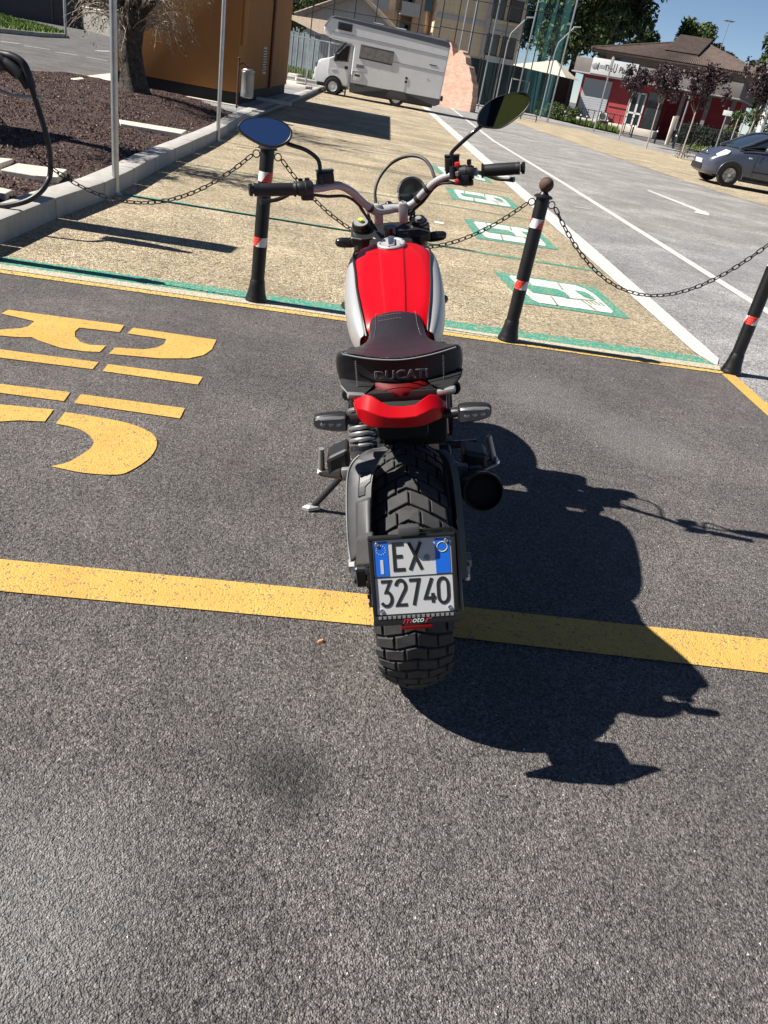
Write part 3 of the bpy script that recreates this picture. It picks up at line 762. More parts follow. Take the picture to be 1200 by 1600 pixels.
# triple clamps with stem nut and bolts
zc = (ft[-1].z + ft[1].z) / 2
mb = MB().prism([(-.135, -.035), (-.10, -.048), (-.06, -.044), (-.03, -.075), (.03, -.075), (.06, -.044), (.10, -.048), (.135, -.035), (.135, .03), (.10, .042), (-.10, .042), (-.135, .03)],
                frame((0, 1.105, zc - 0.045), (1, 0, 0), (0, math.cos(R(24)), math.sin(R(24)))), 0.030)
tcl = bevelm(mb.build('triple_clamp', M_BLACKM, bike), 0.005)
MB().tube([(0, 1.055, zc - 0.03), (0, 1.050, zc - 0.002)], [0.024, 0.022], 12).build('stem_nut', M_BLACKG, tcl)
mb = MB().prism([(-.13, -.04), (.13, -.04), (.13, .035), (-.13, .035)], frame((0, 1.19, zc - 0.245), (1, 0, 0), (0, math.cos(R(24)), math.sin(R(24)))), 0.035)
bevelm(mb.build('lower_clamp', M_BLACKM, bike), 0.008)
MB().tube([(0, 1.05, zc - 0.04), (0, 1.15, zc - 0.27)], 0.034, 16).build('steering_head', M_BLACKM, bike)
# headlamp and its bracket
mb = MB().lathe([(0.001, -0.09), (0.05, -0.085), (0.08, -0.05), (0.092, 0.0), (0.094, 0.03), (0.088, 0.04)], 28, Matrix.Translation((0, 1.25, zc - 0.12)) @ Matrix.Rotation(R(-90), 4, 'X'))
hl = mb.build('headlight', M_BLACKG, bike)
MB().lathe([(0.088, 0.0), (0.07, 0.012), (0.001, 0.02)], 28, Matrix.Translation((0, 1.291, zc - 0.12)) @ Matrix.Rotation(R(-90), 4, 'X')).build('lens', M_GLASS, hl)

# handlebar
cl = Vector((0.0008, 1.0500, 1.0198))
bar_l = [(-0.2588, 0.8000, 1.1285), (-0.2040, 0.8300, 1.1247), (-0.1518, 0.8680, 1.1237), (-0.1158, 0.9050, 1.1001), (-0.0893, 0.9450, 1.0666), (-0.0614, 0.9900, 1.0350), (-0.0377, 1.0300, 1.0154)]
bar_r = [(0.0435, 1.0550, 1.0204), (0.0797, 1.0450, 1.0316), (0.1176, 1.0200, 1.0681), (0.1542, 0.9950, 1.0998), (0.1912, 0.9680, 1.1177), (0.2334, 0.9450, 1.1252), (0.2775, 0.9300, 1.1296)]
bar_pts = smooth_path(bar_l + bar_r, 6)
hb = MB().tube(bar_pts, 0.0118, 14).build('handlebar', M_ALU, bike)
for tpt in (0.30, 0.42):
    i = int(len(bar_pts) * (0.37 if tpt < .4 else 0.64)); a, b = bar_pts[i], bar_pts[i + 1]
    MB().tube([a, a + (b - a).normalized() * 0.013], 0.0145, 14).build('cable_band', M_BLACKP, hb)
i = int(len(bar_pts) * 0.70); a, b = bar_pts[i], bar_pts[i + 1]
MB().tube([a, a + (b - a).normalized() * 0.013], 0.0145, 14).build('cable_band', M_BLACKP, hb)
def grip(p0, p1, name='grip'):
    p0, p1 = Vector(p0), Vector(p1); d = p1 - p0
    path, rr = [], []
    for i in range(31):
        t = i / 30
        r = 0.0168 + 0.0012 * math.sin(t * PI) + (0.0009 if i % 2 else 0) if 0.06 < t < 0.90 else 0.0178
        if t <= 0.06: r = 0.021
        if t > 0.93: r = 0.0182
        path.append(p0 + d * t); rr.append(r)
    o = MB().tube(path, rr, 16).build(name, M_BLACKP, hb, sharp=70)
    u = d.normalized()
    MB().tube([p1 + u * 0.001, p1 + u * 0.004, p1 + u * 0.005, p1 + u * 0.014, p1 + u * 0.016], [0.012, 0.012, 0.0175, 0.0175, 0.014], 16).build('bar_end', M_BLACKG, hb)
    return o
gl0, gl1 = Vector((-0.2734, 0.7950, 1.1301)), Vector((-0.3917, 0.7650, 1.1397))
gr0, gr1 = Vector((0.2908, 0.9250, 1.1312)), Vector((0.4059, 0.9050, 1.1336))
grip(gl0, gl1); grip(gr0, gr1)
def lever(p_in, p_out, drop, name):
    a, b = Vector(p_in), Vector(p_out)
    pts = smooth_path([a, a + (b - a) * .2 + Vector((0, .055, -.008)), a + (b - a) * .6 + Vector((0, .058, -.02 - drop)), b + Vector((0, .035, -.022 - drop))], 5)
    MB().tube(pts, [0.008] + [0.0062] * (len(pts) - 3) + [0.0075, 0.0085], 8).build(name, M_BLACKM, bike)
lever(Vector((-0.2613, 0.8200, 1.1224)), Vector((-0.3875, 0.7900, 1.1272)), 0.008, 'clutch_lever')
lever(Vector((0.2738, 0.9500, 1.1239)), Vector((0.3984, 0.9300, 1.1222)), 0.006, 'brake_lever')
def pod(c, d, parts, name):
    """switch block: a faceted drum round the bar with buttons"""
    c = Vector(c); u = Vector(d).normalized()
    mb = MB().tube([c - u * .028, c - u * .024, c - u * .004, c - u * .002, c + u * .012, c + u * .02], [.017, .0225, .0235, .021, .021, .018], 14)
    fr = frame(c, u, (0, 0, 1))
    mb.box(fr @ Vector((-.012, -.018, .008)), (.036, .030, .034), frame((0, 0, 0), u, (0, 0, 1)), .005)
    o = mb.build(name, M_BLACKP, hb)
    for (x, y, z, sx, sy, sz, m, nm) in parts:
        b = MB().box(fr @ Vector((x, y, z)), (sx, sy, sz), frame((0, 0, 0), u, (0, 0, 1)), min(sx, sy, sz) * .25).build(nm, m, o)
    return o
pod((-0.2510, 0.8000, 1.1298), gl1 - gl0, [(-.012, .024, .004, .014, .010, .016, M_BLACKG, 'switch_button'), (.006, .020, .012, .012, .014, .014, M_BLACKP, 'switch_button'), (-.014, -.004, .030, .012, .010, .006, M_DULLALU, 'switch_button'), (-.006, -.022, .028, .012, .012, .008, M_BLACKG, 'switch_button')], 'switch_block')
pod((0.2478, 0.9300, 1.1278), gr1 - gr0, [(-.030, .026, .006, .016, .014, .016, M_REDREF, 'kill_switch'), (-.030, -.020, .018, .016, .012, .014, M_REDREF, 'starter_button'), (.006, .030, .004, .014, .016, .016, M_BLACKG, 'switch_button'), (-.030, .004, .026, .010, .008, .006, M_DULLALU, 'switch_button'), (.004, -.028, .010, .030, .016, .022, M_BLACKG, 'throttle_housing')], 'switch_block')
# fluid reservoirs and mirror stems
def reservoir(c, d, sz, name, lab=None):
    u = Vector(d).normalized(); u.z = 0; u.normalize()
    fr = frame((0, 0, 0), u, (0, 0, 1))
    o = MB().box(c, sz, fr, 0.006).build(name, M_BLACKP, bike)
    MB().box(Vector(c) + Vector((0, 0, sz[1] / 2 + .003)), (sz[0] * 1.04, .006, sz[2] * 1.04), fr, 0.002).build('lid', M_BLACKG, o)
    MB().box(Vector(c) - u * sz[0] * .30 + Vector((0, -sz[2] / 2, -.004)), (.018, sz[1] * 1.1, .016), fr, 0.004).build('bar_clamp', M_BLACKM, o)
    return o
reservoir(Vector((-0.1876, 0.8550, 1.1491)), (1, .2, 0), (.050, .034, .040), 'clutch_reservoir')
reservoir(Vector((0.2052, 0.9850, 1.1501)), (1, -.1, 0), (.046, .040, .042), 'brake_reservoir')
MB().tube([(-0.2055, 0.8400, 1.1163), (-0.2025, 0.8400, 1.1447)], .013, 12).build('mirror_clamp', M_BLACKM, bike)
MB().tube([(0.2061, 0.9550, 1.1090), (0.2066, 0.9550, 1.1459)], .013, 12).build('mirror_clamp', M_BLACKM, bike)
def mirror(stem, outline, yc, tilt, label):
    sp = smooth_path(stem, 5)
    mir = MB().tube(sp, .0062, 10).build('mirror', M_BLACKG, bike)
    P = [Vector(p) for p in outline]
    c = sum(P, Vector()) / len(P)
    nrm = Vector(tilt).normalized()
    P = [p - nrm * nrm.dot(p - c) for p in P]                      # flatten into the mirror plane
    fine = smooth_path(P + [P[0]], 4)[:-1]
    n = len(fine)
    sc = lambda k, off: [c + (p - c) * k + nrm * off for p in fine]
    rings = [sc(.90, .002), sc(.93, .0035), sc(.965, .005), sc(1.0, .003), sc(1.02, -.004), sc(1.0, -.014), sc(.85, -.026), sc(.5, -.034), sc(.1, -.036)]
    MB().loft(rings).build('mirror_shell', M_BLACKP, mir)
    g_ = sc(.925, .0042)
    MB().add(g_, [tuple(range(n))]).build('mirror_glass', M_MIRROR, mir)
    return mir
mirror([(-0.2033, 0.8450, 1.1406), (-0.2004, 0.8500, 1.1717), (-0.2049, 0.8500, 1.2018), (-0.2354, 0.8400, 1.2288), (-0.2759, 0.8300, 1.2458), (-0.3117, 0.8450, 1.2587)],
       [(-0.4210, 0.8000, 1.3102), (-0.4078, 0.8000, 1.3241), (-0.3856, 0.8050, 1.3305), (-0.3497, 0.8100, 1.3297), (-0.3127, 0.8250, 1.3185), (-0.2847, 0.8350, 1.2997), (-0.2707, 0.8350, 1.2771), (-0.2788, 0.8320, 1.2543), (-0.3027, 0.8280, 1.2408), (-0.3322, 0.8200, 1.2383), (-0.3610, 0.8100, 1.2511), (-0.3942, 0.8050, 1.2736), (-0.4144, 0.8000, 1.2934)], .8, (0.10, -0.93, 0.36), '')
mirror([(0.2070, 0.9600, 1.1417), (0.2039, 0.9650, 1.1706), (0.2041, 0.9650, 1.1851), (0.2356, 0.9600, 1.2123), (0.2783, 0.9550, 1.2436), (0.3112, 0.9700, 1.2599)],
       [(0.2802, 0.9550, 1.2644), (0.2860, 0.9550, 1.2900), (0.3064, 0.9500, 1.3128), (0.3400, 0.9450, 1.3295), (0.3828, 0.9400, 1.3371), (0.4180, 0.9350, 1.3368), (0.4367, 0.9300, 1.3174), (0.4262, 0.9300, 1.2928), (0.3953, 0.9350, 1.2672), (0.3541, 0.9400, 1.2452), (0.3186, 0.9500, 1.2450), (0.2900, 0.9550, 1.2516)], .95, (-0.15, -0.97, 0.16), '')
# bar clamps on the risers
for px_ in (-0.036, 0.046):
    c = Vector((px_, cl.y, cl.z))
    o = MB().box(c + Vector((0, 0, -.016)), (.030, .046, .060), None, .008).build('riser', M_DULLALU, bike)
    MB().box(c + Vector((0, -.002, .010)), (.026, .040, .016), None, .006).build('clamp_cap', M_ALU, o)
    for dy in (-.013, .013):
        MB().tube([c + Vector((0, dy, .017)), c + Vector((0, dy, .022))], .004, 8).build('clamp_bolt', M_CHROME, o)
MB().tube([Vector((-.036, cl.y, cl.z)), Vector((.046, cl.y, cl.z))], .0135, 14).build('clamp_bar', M_ALU, hb)
MB().tube([(-.036, cl.y + .022, cl.z + .006), (.046, cl.y + .022, cl.z + .006)], .007, 10).build('clamp_spacer', M_CHROME, hb)
MB().ball((.0, cl.y + .045, cl.z + .004), .014, 12).build('cable_grommet', M_BLACKG, bike)
# instrument
ic = Vector((0.0803, 1.1500, 1.0507)); inr = Vector((-0.12, -0.72, 0.68)).normalized()
ifr = frame(ic, inr.cross(Vector((0, 0, 1))), (0, 0, 1)); zz = Vector((ifr[0][2], ifr[1][2], ifr[2][2]))
if zz.dot(inr) < 0: ifr = ifr @ Matrix.Rotation(PI, 4, 'Y')
mb = MB().lathe([(0.02, -0.055), (0.040, -0.050), (0.047, -0.030), (0.049, -0.004), (0.049, 0.002)], 32, ifr)
ins = mb.build('instrument', M_BLACKP, bike)
MB().lathe([(0.0495, -0.008), (0.0515, 0.000), (0.0505, 0.005), (0.045, 0.006), (0.043, 0.003)], 32, ifr).build('bezel', M_CHROME, ins)
k = NT('instrument_screen'); c_ = k.mix(k.ramp(k.noise(9.0, 2), [(0.45, 0.0), (0.55, 1.0)]), (0.012, 0.022, 0.024), (0.03, 0.042, 0.042))
MB().lathe([(0.044, 0.0035), (0.0001, 0.0042)], 32, ifr).build('screen', k.out(c_, 0.08, spec=0.7), ins)
MB().box(ic - inr * .05 + Vector((-.02, .0, -.03)), (.05, .03, .03), None, .006).build('instrument_bracket', M_BLACKM, bike)
# looping clutch hose and cables
loop = smooth_path([(-0.0420, 1.0700, 1.0153), (-0.0426, 1.1000, 1.0711), (-0.0252, 1.1200, 1.1091), (0.0090, 1.1300, 1.1432), (0.0485, 1.1400, 1.1611), (0.0887, 1.1300, 1.1664), (0.1208, 1.1000, 1.1587), (0.1408, 1.0600, 1.1387), (0.1500, 1.0200, 1.1141), (0.1557, 0.9850, 1.1047)], 6)
hz = MB().tube(loop, .0052, 10).build('brake_hose', M_BLACKP, bike)
MB().tube(loop[38:50], .0056, 10).build('hose_sleeve', mat('clear_sleeve', (0.05, 0.05, 0.052), 0.2, spec=0.6), hz)
for pth in ([(-0.2460, 0.8100, 1.1139), (-0.1885, 0.8500, 1.0975), (-0.1326, 0.9000, 1.0870), (-0.0965, 0.9500, 1.0529), (-0.0764, 1.0200, 1.0055), (-0.0624, 1.0800, 0.9701)],
            [(0.2576, 0.9300, 1.1033), (0.2135, 0.9500, 1.0961), (0.1716, 0.9800, 1.1025), (0.1277, 1.0200, 1.0597), (0.0865, 1.0700, 1.0174), (0.0686, 1.1000, 0.9730)],
            [(0.2486, 0.9400, 1.0896), (0.2003, 0.9600, 1.0975), (0.1556, 0.9900, 1.0889), (0.1117, 1.0500, 1.0329), (0.0693, 1.0900, 0.9972)],
            [(-0.0696, 1.0300, 1.0134), (-0.0653, 1.0600, 0.9880), (-0.0464, 1.0800, 0.9484)],
            [(-0.0966, 0.9600, 1.0553), (-0.0878, 1.0200, 1.0221), (-0.0616, 1.0700, 0.9800)]):
    MB().tube(smooth_path(pth, 5), .0045, 8).build('control_cable', M_BLACKP, bike)
for k_ in range(5):
    a = Vector((random.uniform(-.05, .05), 1.0 + random.uniform(-.03, .03), zc - .05 - random.uniform(0, .05)))
    MB().tube(smooth_path([a, a + Vector((.02, .03, .02)), a + Vector((.05, .05, -.02)), a + Vector((.06, .08, -.10))], 4), .005, 7).build('control_cable', M_BLACKP, bike)
mb = MB(); mb.box((0.0, 1.035, zc - .075), (.15, .10, .075), None, .02); mb.box((.0, 1.10, zc - .16), (.16, .10, .12), None, .02)
mb.build('wiring_cover', M_BLACKP, bike)

# fuel tank
#      y     half-width at seam, seam z, max half width, z of max, top z, bottom z
TS = [(0.385, 0.080, 0.800, 0.098, 0.765, 0.828, 0.73), (0.43, 0.087, 0.832, 0.118, 0.790, 0.848, 0.72), (0.50, 0.096, 0.858, 0.131, 0.806, 0.868, 0.71),
      (0.60, 0.105, 0.879, 0.142, 0.818, 0.890, 0.70), (0.70, 0.110, 0.901, 0.146, 0.832, 0.916, 0.71), (0.78, 0.116, 0.917, 0.143, 0.846, 0.938, 0.72),
      (0.86, 0.114, 0.925, 0.132, 0.858, 0.952, 0.75), (0.93, 0.098, 0.915, 0.108, 0.862, 0.940, 0.79), (0.965, 0.070, 0.890, 0.076, 0.860, 0.905, 0.82)]
def tank_sec(t):
    y, sw, sz, mw, mz, tz, bz = t
    half = [(0.0, tz), (0.29 * sw, tz + .001), (0.31 * sw, tz), (0.335 * sw, tz - .0045), (0.37 * sw, tz - .005), (0.64 * sw, tz - .007), (0.86 * sw, sz + (tz - sz) * .42), (sw, sz), (mw * .5 + sw * .5 + .008, (sz + mz) / 2 + .018), (mw, mz), (mw * .985, mz - .04), (mw * .86, bz + .012), (mw * .5, bz)]
    return [(x, y, z) for x, z in half] + [(-x, y, z) for x, z in half[::-1][:-1]]
tk = MB().loft([tank_sec(t) for t in TS]).build('fuel_tank', M_RED, bike, sharp=179)
subsurf(tk, 2)
for s in (-1, 1):
    secs, seam = [], []
    TP_ = TS[:-1]
    for t in TP_:
        y, sw, sz, mw, mz, tz, bz = t
        q = [(sw + .004, sz - .001), (mw * .5 + sw * .5 + .013, (sz + mz) / 2 + .018), (mw + .006, mz), (mw * .985 + .005, mz - .04)]
        cut = 0.0 if 0.45 < y < 0.9 else 0.010
        q = [(x - cut * .2, z) for x, z in q]
        secs.append([(s * x, y, z) for x, z in q]); seam.append((s * (sw + .003), y, sz + .002))
    # rounded tail: the panel's lower edge rises towards the seat
    secs[0][2] = tuple(Vector(secs[0][1]) + (Vector(secs[0][2]) - Vector(secs[0][1])) * .8)
    secs[0][3] = tuple(Vector(secs[0][2]) + Vector((-s * .004, 0, -.012)))
    o = MB().loft(secs, closed=False, caps=False).build('tank_panel', M_SILVER, bike, sharp=179)
    solid(o, .005, 0); subsurf(o, 2)
    MB().tube(smooth_path(seam, 4), .0032, 8).build('panel_trim', M_BLACKP, bike)
    MB().tube([(s * .146, .66, .80), (s * .153, .70, .805), (s * .146, .76, .80)], [.004, .012, .004], 8).build('knee_pad', M_BLACKP, bike)
# filler cap
ccen = Vector((0.0, 0.835, 0.9495)); cfr = frame(ccen, (1, 0, 0), (0, math.cos(R(10)), math.sin(R(10))))
fc = MB().lathe([(0.044, -0.004), (0.044, 0.003), (0.041, 0.006), (0.034, 0.006), (0.032, 0.004), (0.018, 0.004), (0.001, 0.004)], 32, cfr).build('filler_cap', M_ALU, bike)
MB().box(cfr @ Vector((0, 0, .010)), (.020, .058, .012), cfr.to_3x3().to_4x4(), .005).build('cap_flap', M_CHROME, fc)
for k_ in range(6):
    a = k_ * PI / 3 + .3
    MB().tube([cfr @ Vector((.037 * math.cos(a), .037 * math.sin(a), .005)), cfr @ Vector((.037 * math.cos(a), .037 * math.sin(a), .0085))], .0028, 8).build('cap_screw', M_DULLALU, fc)

# seat: sections (y, half width, top centre z, edge z, bottom z)
SS = [(0.448, 0.070, 0.852, 0.842, 0.815), (0.425, 0.073, 0.855, 0.839, 0.800), (0.36, 0.074, 0.848, 0.826, 0.775), (0.29, 0.080, 0.842, 0.822, 0.765), (0.22, 0.100, 0.842, 0.832, 0.770),
      (0.16, 0.124, 0.846, 0.846, 0.785), (0.09, 0.141, 0.856, 0.866, 0.800), (0.02, 0.145, 0.870, 0.885, 0.806), (-0.035, 0.139, 0.883, 0.898, 0.812), (-0.052, 0.133, 0.886, 0.900, 0.819)]
def seat_sec(t):
    y, w, tz, ez, bz = t
    half = [(0, tz), (.45 * w, tz + (ez - tz) * .25), (.78 * w, tz + (ez - tz) * .75), (.93 * w, ez - .001), (w, ez - .012), (w * 1.015, (ez + bz) / 2), (w * .98, bz + .008), (w * .85, bz), (0, bz)]
    bow = -0.012 * (1 - 0) if y < 0 else 0
    f = lambda x: y + (0.030 * (x / max(w, .01)) ** 2 if y < -0.03 else (0.015 * (x / w) ** 2 if y < 0.03 else 0)) - (0.018 * (x / max(w, .01)) ** 2 if y > .44 else 0)
    return [(x, f(x), z) for x, z in half] + [(-x, f(x), z) for x, z in half[::-1][1:-1]]
st = MB().loft([seat_sec(t) for t in SS]).build('seat', M_SEAT, bike, sharp=60)
subsurf(st, 2)
def rear_edge(x, up_=0.0):
    w = 0.132
    return Vector((x, -0.054 + 0.030 * (x / w) ** 2, 0.8845 + 0.012 * min(1, (abs(x) / (.93 * w))) ** 1.6 + up_))
MB().tube([rear_edge(-.124 + .248 * i / 24) + Vector((0, .003, -.0025)) for i in range(25)], .0016, 6).build('piping', M_PIPING, st)
for s in (-1, 1):
    for k_ in range(14):
        x = s * .094; t = k_ / 13
        a = Vector((x, -0.0445 - .002, .884 - .056 * t))
        MB().tube([a, a + Vector((s * .003, .002, -.0028))], .0009, 4).build('stitch', M_STITCH, st)
    for k_ in range(20):
        t = k_ / 19; y = .44 - .16 * t
        i = np.interp(y, [q[0] for q in SS[::-1]], range(len(SS))[::-1])
        w = float(np.interp(y, [q[0] for q in SS[::-1]], [q[1] for q in SS[::-1]])); ez = float(np.interp(y, [q[0] for q in SS[::-1]], [q[3] for q in SS[::-1]])); tz = float(np.interp(y, [q[0] for q in SS[::-1]], [q[2] for q in SS[::-1]]))
        a = Vector((s * w * .74, y, tz + (ez - tz) * .62 + .001))
        MB().tube([a, a + Vector((s * .0005, -.0055, -.0008))], .0009, 4).build('stitch', M_STITCH, st)
for r_ in range(2):
    for k_ in range(8):
        x = -.048 + .008 * k_; y = .405 - .032 * r_
        a = Vector((x, y, float(np.interp(y, [q[0] for q in SS[::-1]], [q[2] for q in SS[::-1]])) - abs(x) * .11 + .0012))
        MB().tube([a, a + Vector((.005, 0, .0004))], .0008, 4).build('stitch', M_STITCH, st)
# embossed maker's name on the rear face of the seat
tM = frame((0.002, -0.0625, 0.852), (1, 0, 0), (0, 0.0, 1.0))
text_mesh('seat_lettering', 'DUCATI', 0.028, M_STITCH, st, tM, 0.0, 0.0007, sx=1.15)
# seat rails and tail
for s in (-1, 1):
    MB().tube(smooth_path([(s * .10, .32, .70), (s * .118, .12, .755), (s * .122, .0, .795), (s * .118, -.05, .808)], 5), .013, 10).build('seat_rail', M_RECESS, bike)
    MB().box((s * .098, -.075, .815), (.040, .02, .012), (0, s * -.2, s * -.2), .004).build('rail_end', M_DULLALU, bike)
for q in ([(-0.1415, -0.0150, 0.8354), (-0.1355, -0.0400, 0.8265), (-0.1086, -0.0850, 0.8098), (-0.0903, -0.0850, 0.8116), (-0.0674, -0.0600, 0.8240), (-0.0504, -0.0300, 0.8262)], [(0.1417, -0.0150, 0.8413), (0.1349, -0.0400, 0.8302), (0.1057, -0.0850, 0.8168), (0.0878, -0.0850, 0.8209), (0.0645, -0.0600, 0.8259), (0.0550, -0.0300, 0.8285)]):
    P = [Vector(p) for p in q]
    bevelm(MB().loft([P, [p + Vector((0, .06, -.012)) for p in P]], smooth=False).build('seat_base', M_BLACKP, bike), .005)
mb = MB().box((0, .05, .765), (.17, .22, .05), None, .012); mb.box((0, -.04, .80), (.20, .06, .035), None, .01); mb.build('under_seat_tray', M_BLACKP, bike)
# red tail light, then the red tail cover below it
TLs = []
for i in range(11):
    x = -.068 + .136 * i / 10; u = (x / .068) ** 2
    TLs.append([(x, -.052 + .03 * u, .828 - .0 * u), (x, -.070 + .035 * u, .818), (x, -.072 + .035 * u, .806 + .008 * u), (x, -.05 + .03 * u, .794 + .016 * u)])
tl = MB().loft(TLs).build('tail_light', M_TAILLENS, bike, sharp=70)
if 0: MB().tube([(-.05 + .01 * i, -.071 + .03 * ((-.05 + .01 * i) / .068) ** 2, .812) for i in range(11)], .003, 6).build('light_strip', mat('bright_red_lens', (0.55, 0.02, 0.015), 0.15), tl)
TP = [(-0.1051, -0.1050, 0.8119), (-0.0955, -0.1150, 0.8256), (-0.0740, -0.1250, 0.8370), (-0.0633, -0.1300, 0.8354), (-0.0451, -0.1380, 0.8246), (-0.0282, -0.1420, 0.8150), (-0.0001, -0.1420, 0.8118), (0.0283, -0.1420, 0.8143), (0.0438, -0.1360, 0.8238), (0.0592, -0.1280, 0.8297), (0.0743, -0.1220, 0.8249), (0.0952, -0.1080, 0.8003)]
BT = [(-0.0995, -0.1150, 0.7920), (-0.0944, -0.1250, 0.7841), (-0.0851, -0.1400, 0.7767), (-0.0728, -0.1500, 0.7745), (-0.0539, -0.1550, 0.7726), (-0.0322, -0.1580, 0.7725), (-0.0025, -0.1600, 0.7715), (0.0245, -0.1580, 0.7703), (0.0465, -0.1520, 0.7707), (0.0635, -0.1420, 0.7725), (0.0808, -0.1280, 0.7727), (0.0891, -0.1120, 0.7831)]
rings = []
for a, b in zip(TP, BT):
    a, b = Vector(a), Vector(b)
    m_ = a * .45 + b * .55 + Vector((0, -.012, .006))
    rings.append([a + Vector((0, .030, -.030)), a + Vector((0, .008, -.004)), a, m_, b, b + Vector((0, .02, -.004))])
tc = MB().loft(rings, closed=False, smooth=True).build('tail_cover', M_RED, bike, sharp=24)
solid(tc, .004, -1); bevelm(tc, .0015)
mb = MB().box((0, -.075, .775), (.13, .10, .04), None, .012); mb.box((0, .03, .725), (.12, .10, .10), None, .015); mb.box((0.03, .12, .66), (.16, .08, .10), None, .015)
mb.build('inner_mudguard', M_RECESS, bike)
# turn signals
def signal(c, s, rear, front=False):
    c = Vector(c)
    stalk = MB().tube([c + Vector((-s * .058, .012, -.006)), c + Vector((-s * .040, .006, -.002)), c + Vector((-s * .030, .002, 0))], [.010, .011, .009], 10)
    o = stalk.build('turn_signal', M_BLACKP, bike)
    d = -1 if rear else 1
    # body: tapering outwards
    secs = []
    for (x, hh, dy) in ((-.035, .012, .010), (-.033, .0195, .013), (-.02, .0205, .014), (.0, .0195, .0135), (.022, .0165, .012), (.033, .0130, .010), (.037, .008, .006)):
        secs.append([(c.x + s * x, c.y + b_ * dy, c.z + e_ * hh + x * .06) for e_, b_ in ((-.7, -1), (.7, -1), (1, -.6), (1, .6), (.7, 1), (-.7, 1), (-1, .6), (-1, -.6))])
    if front:
        secs = [[(c.x + s * x, c.y + .017 * k_ * math.cos(2 * PI * j / 16), c.z + .0175 * k_ * math.sin(2 * PI * j / 16) + x * .06) for j in range(16)] for x, k_ in ((-.036, .45), (-.033, .80), (-.022, 1.0), (.004, 1.0), (.022, .88), (.031, .62), (.034, .25))]
    body = MB().loft(secs).build('signal_body', M_BLACKG if front else M_BLACKP, o)
    if not front:
        ls = []
        for (x, hh) in ((-.031, .0150), (-.029, .0170), (0, .0165), (.026, .0132), (.032, .010)):
            ls.append([(c.x + s * x, c.y + d * y_, c.z + e_ * hh + x * .06) for e_, y_ in ((-1, .0115), (-.8, .0165), (.8, .0165), (1, .0115))])
        MB().loft(ls, closed=True).build('signal_lens', M_SMOKE, o)
        for q in (-.017, .0, .017):
            MB().ball((c.x + s * q, c.y + d * .0158, c.z + q * .06 - .001), .0062, 10, (1, .35, 1)).build('led', M_LED, o)
        MB().tube([(c.x + s * -.026, c.y + d * .0168, c.z + .011), (c.x + s * .022, c.y + d * .0168, c.z + .0105)], .0014, 6).build('lens_edge', M_SMOKE, o)
    return o
signal((-0.1549, -0.1150, 0.7761), -1, True); signal((0.1535, -0.1150, 0.7788), 1, True)
signal((-0.1589, 1.1300, 0.9059), -1, True, True); signal((0.1603, 1.1300, 0.9074), 1, True, True)
MB().tube([(-.13, -.095, .775), (-.05, -.10, .77), (.05, -.10, .77), (.13, -.095, .775)], .010, 8).build('signal_bar', M_BLACKP, bike)

# left shock absorber with spring
s0, s1 = Vector((-0.098, .10, .70)), Vector((-0.100, .005, .50))
sd = (s1 - s0); sn = sd.normalized()
sh = MB().tube([s0, s0 + sd * .5, s0 + sd * .52, s0 + sd * .70, s0 + sd * .72, s1], [.014, .014, .026, .024, .012, .012], 18).build('shock_absorber', M_BLACKM, bike)
a_ = Vector((1, 0, 0)); b_ = sn.cross(a_).normalized(); a_ = b_.cross(sn)
hel = [s0 + sd * (-.06 + .42 * i / 110) + (a_ * math.cos(i * .36) + b_ * math.sin(i * .36)) * .0295 for i in range(111)]
MB().tube(hel, .0058, 8).build('spring', M_SPRING, sh)
MB().tube([s0 + sd * .36, s0 + sd * .41], [.034, .036], 20).build('spring_seat', M_BLACKG, sh)
MB().tube([s0 + sd * .415, s0 + sd * .58], [.036, .024], 20).build('adjuster_ring', M_GREYP, sh)

# side guard that hugs the left of the rear tyre and carries the plate
outer = [(-0.0830, -0.0750, 0.6828), (-0.1011, -0.0800, 0.6735), (-0.1178, -0.0900, 0.6617), (-0.1295, -0.1000, 0.6399), (-0.1343, -0.1250, 0.6075), (-0.1361, -0.1550, 0.5748), (-0.1364, -0.1850, 0.5425), (-0.1353, -0.2100, 0.5109), (-0.1321, -0.2350, 0.4897)]
inner_ = [(-0.0273, -0.0750, 0.6904), (-0.0424, -0.0850, 0.6818), (-0.0576, -0.1000, 0.6710), (-0.0703, -0.1200, 0.6530), (-0.0771, -0.1500, 0.6339), (-0.0800, -0.1800, 0.6104), (-0.0827, -0.2100, 0.5875), (-0.0852, -0.2450, 0.5684), (-0.0858, -0.2750, 0.5552)]
op = smooth_path(outer, 4); ip = smooth_path(inner_, 4)
rings = []
for a, b in zip(op, ip):
    rings.append([a + Vector((-.002, .055, -.03)), a + Vector((-.003, .012, -.006)), a, a * .78 + b * .22 + Vector((0, -.004, .004)), a * .5 + b * .5 + Vector((0, -.002, .002)), b, b + Vector((.002, .018, -.010))])
hg = MB().loft(rings, closed=False).build('wheel_guard', M_GREYP, bike, sharp=35)
solid(hg, .006, -1)
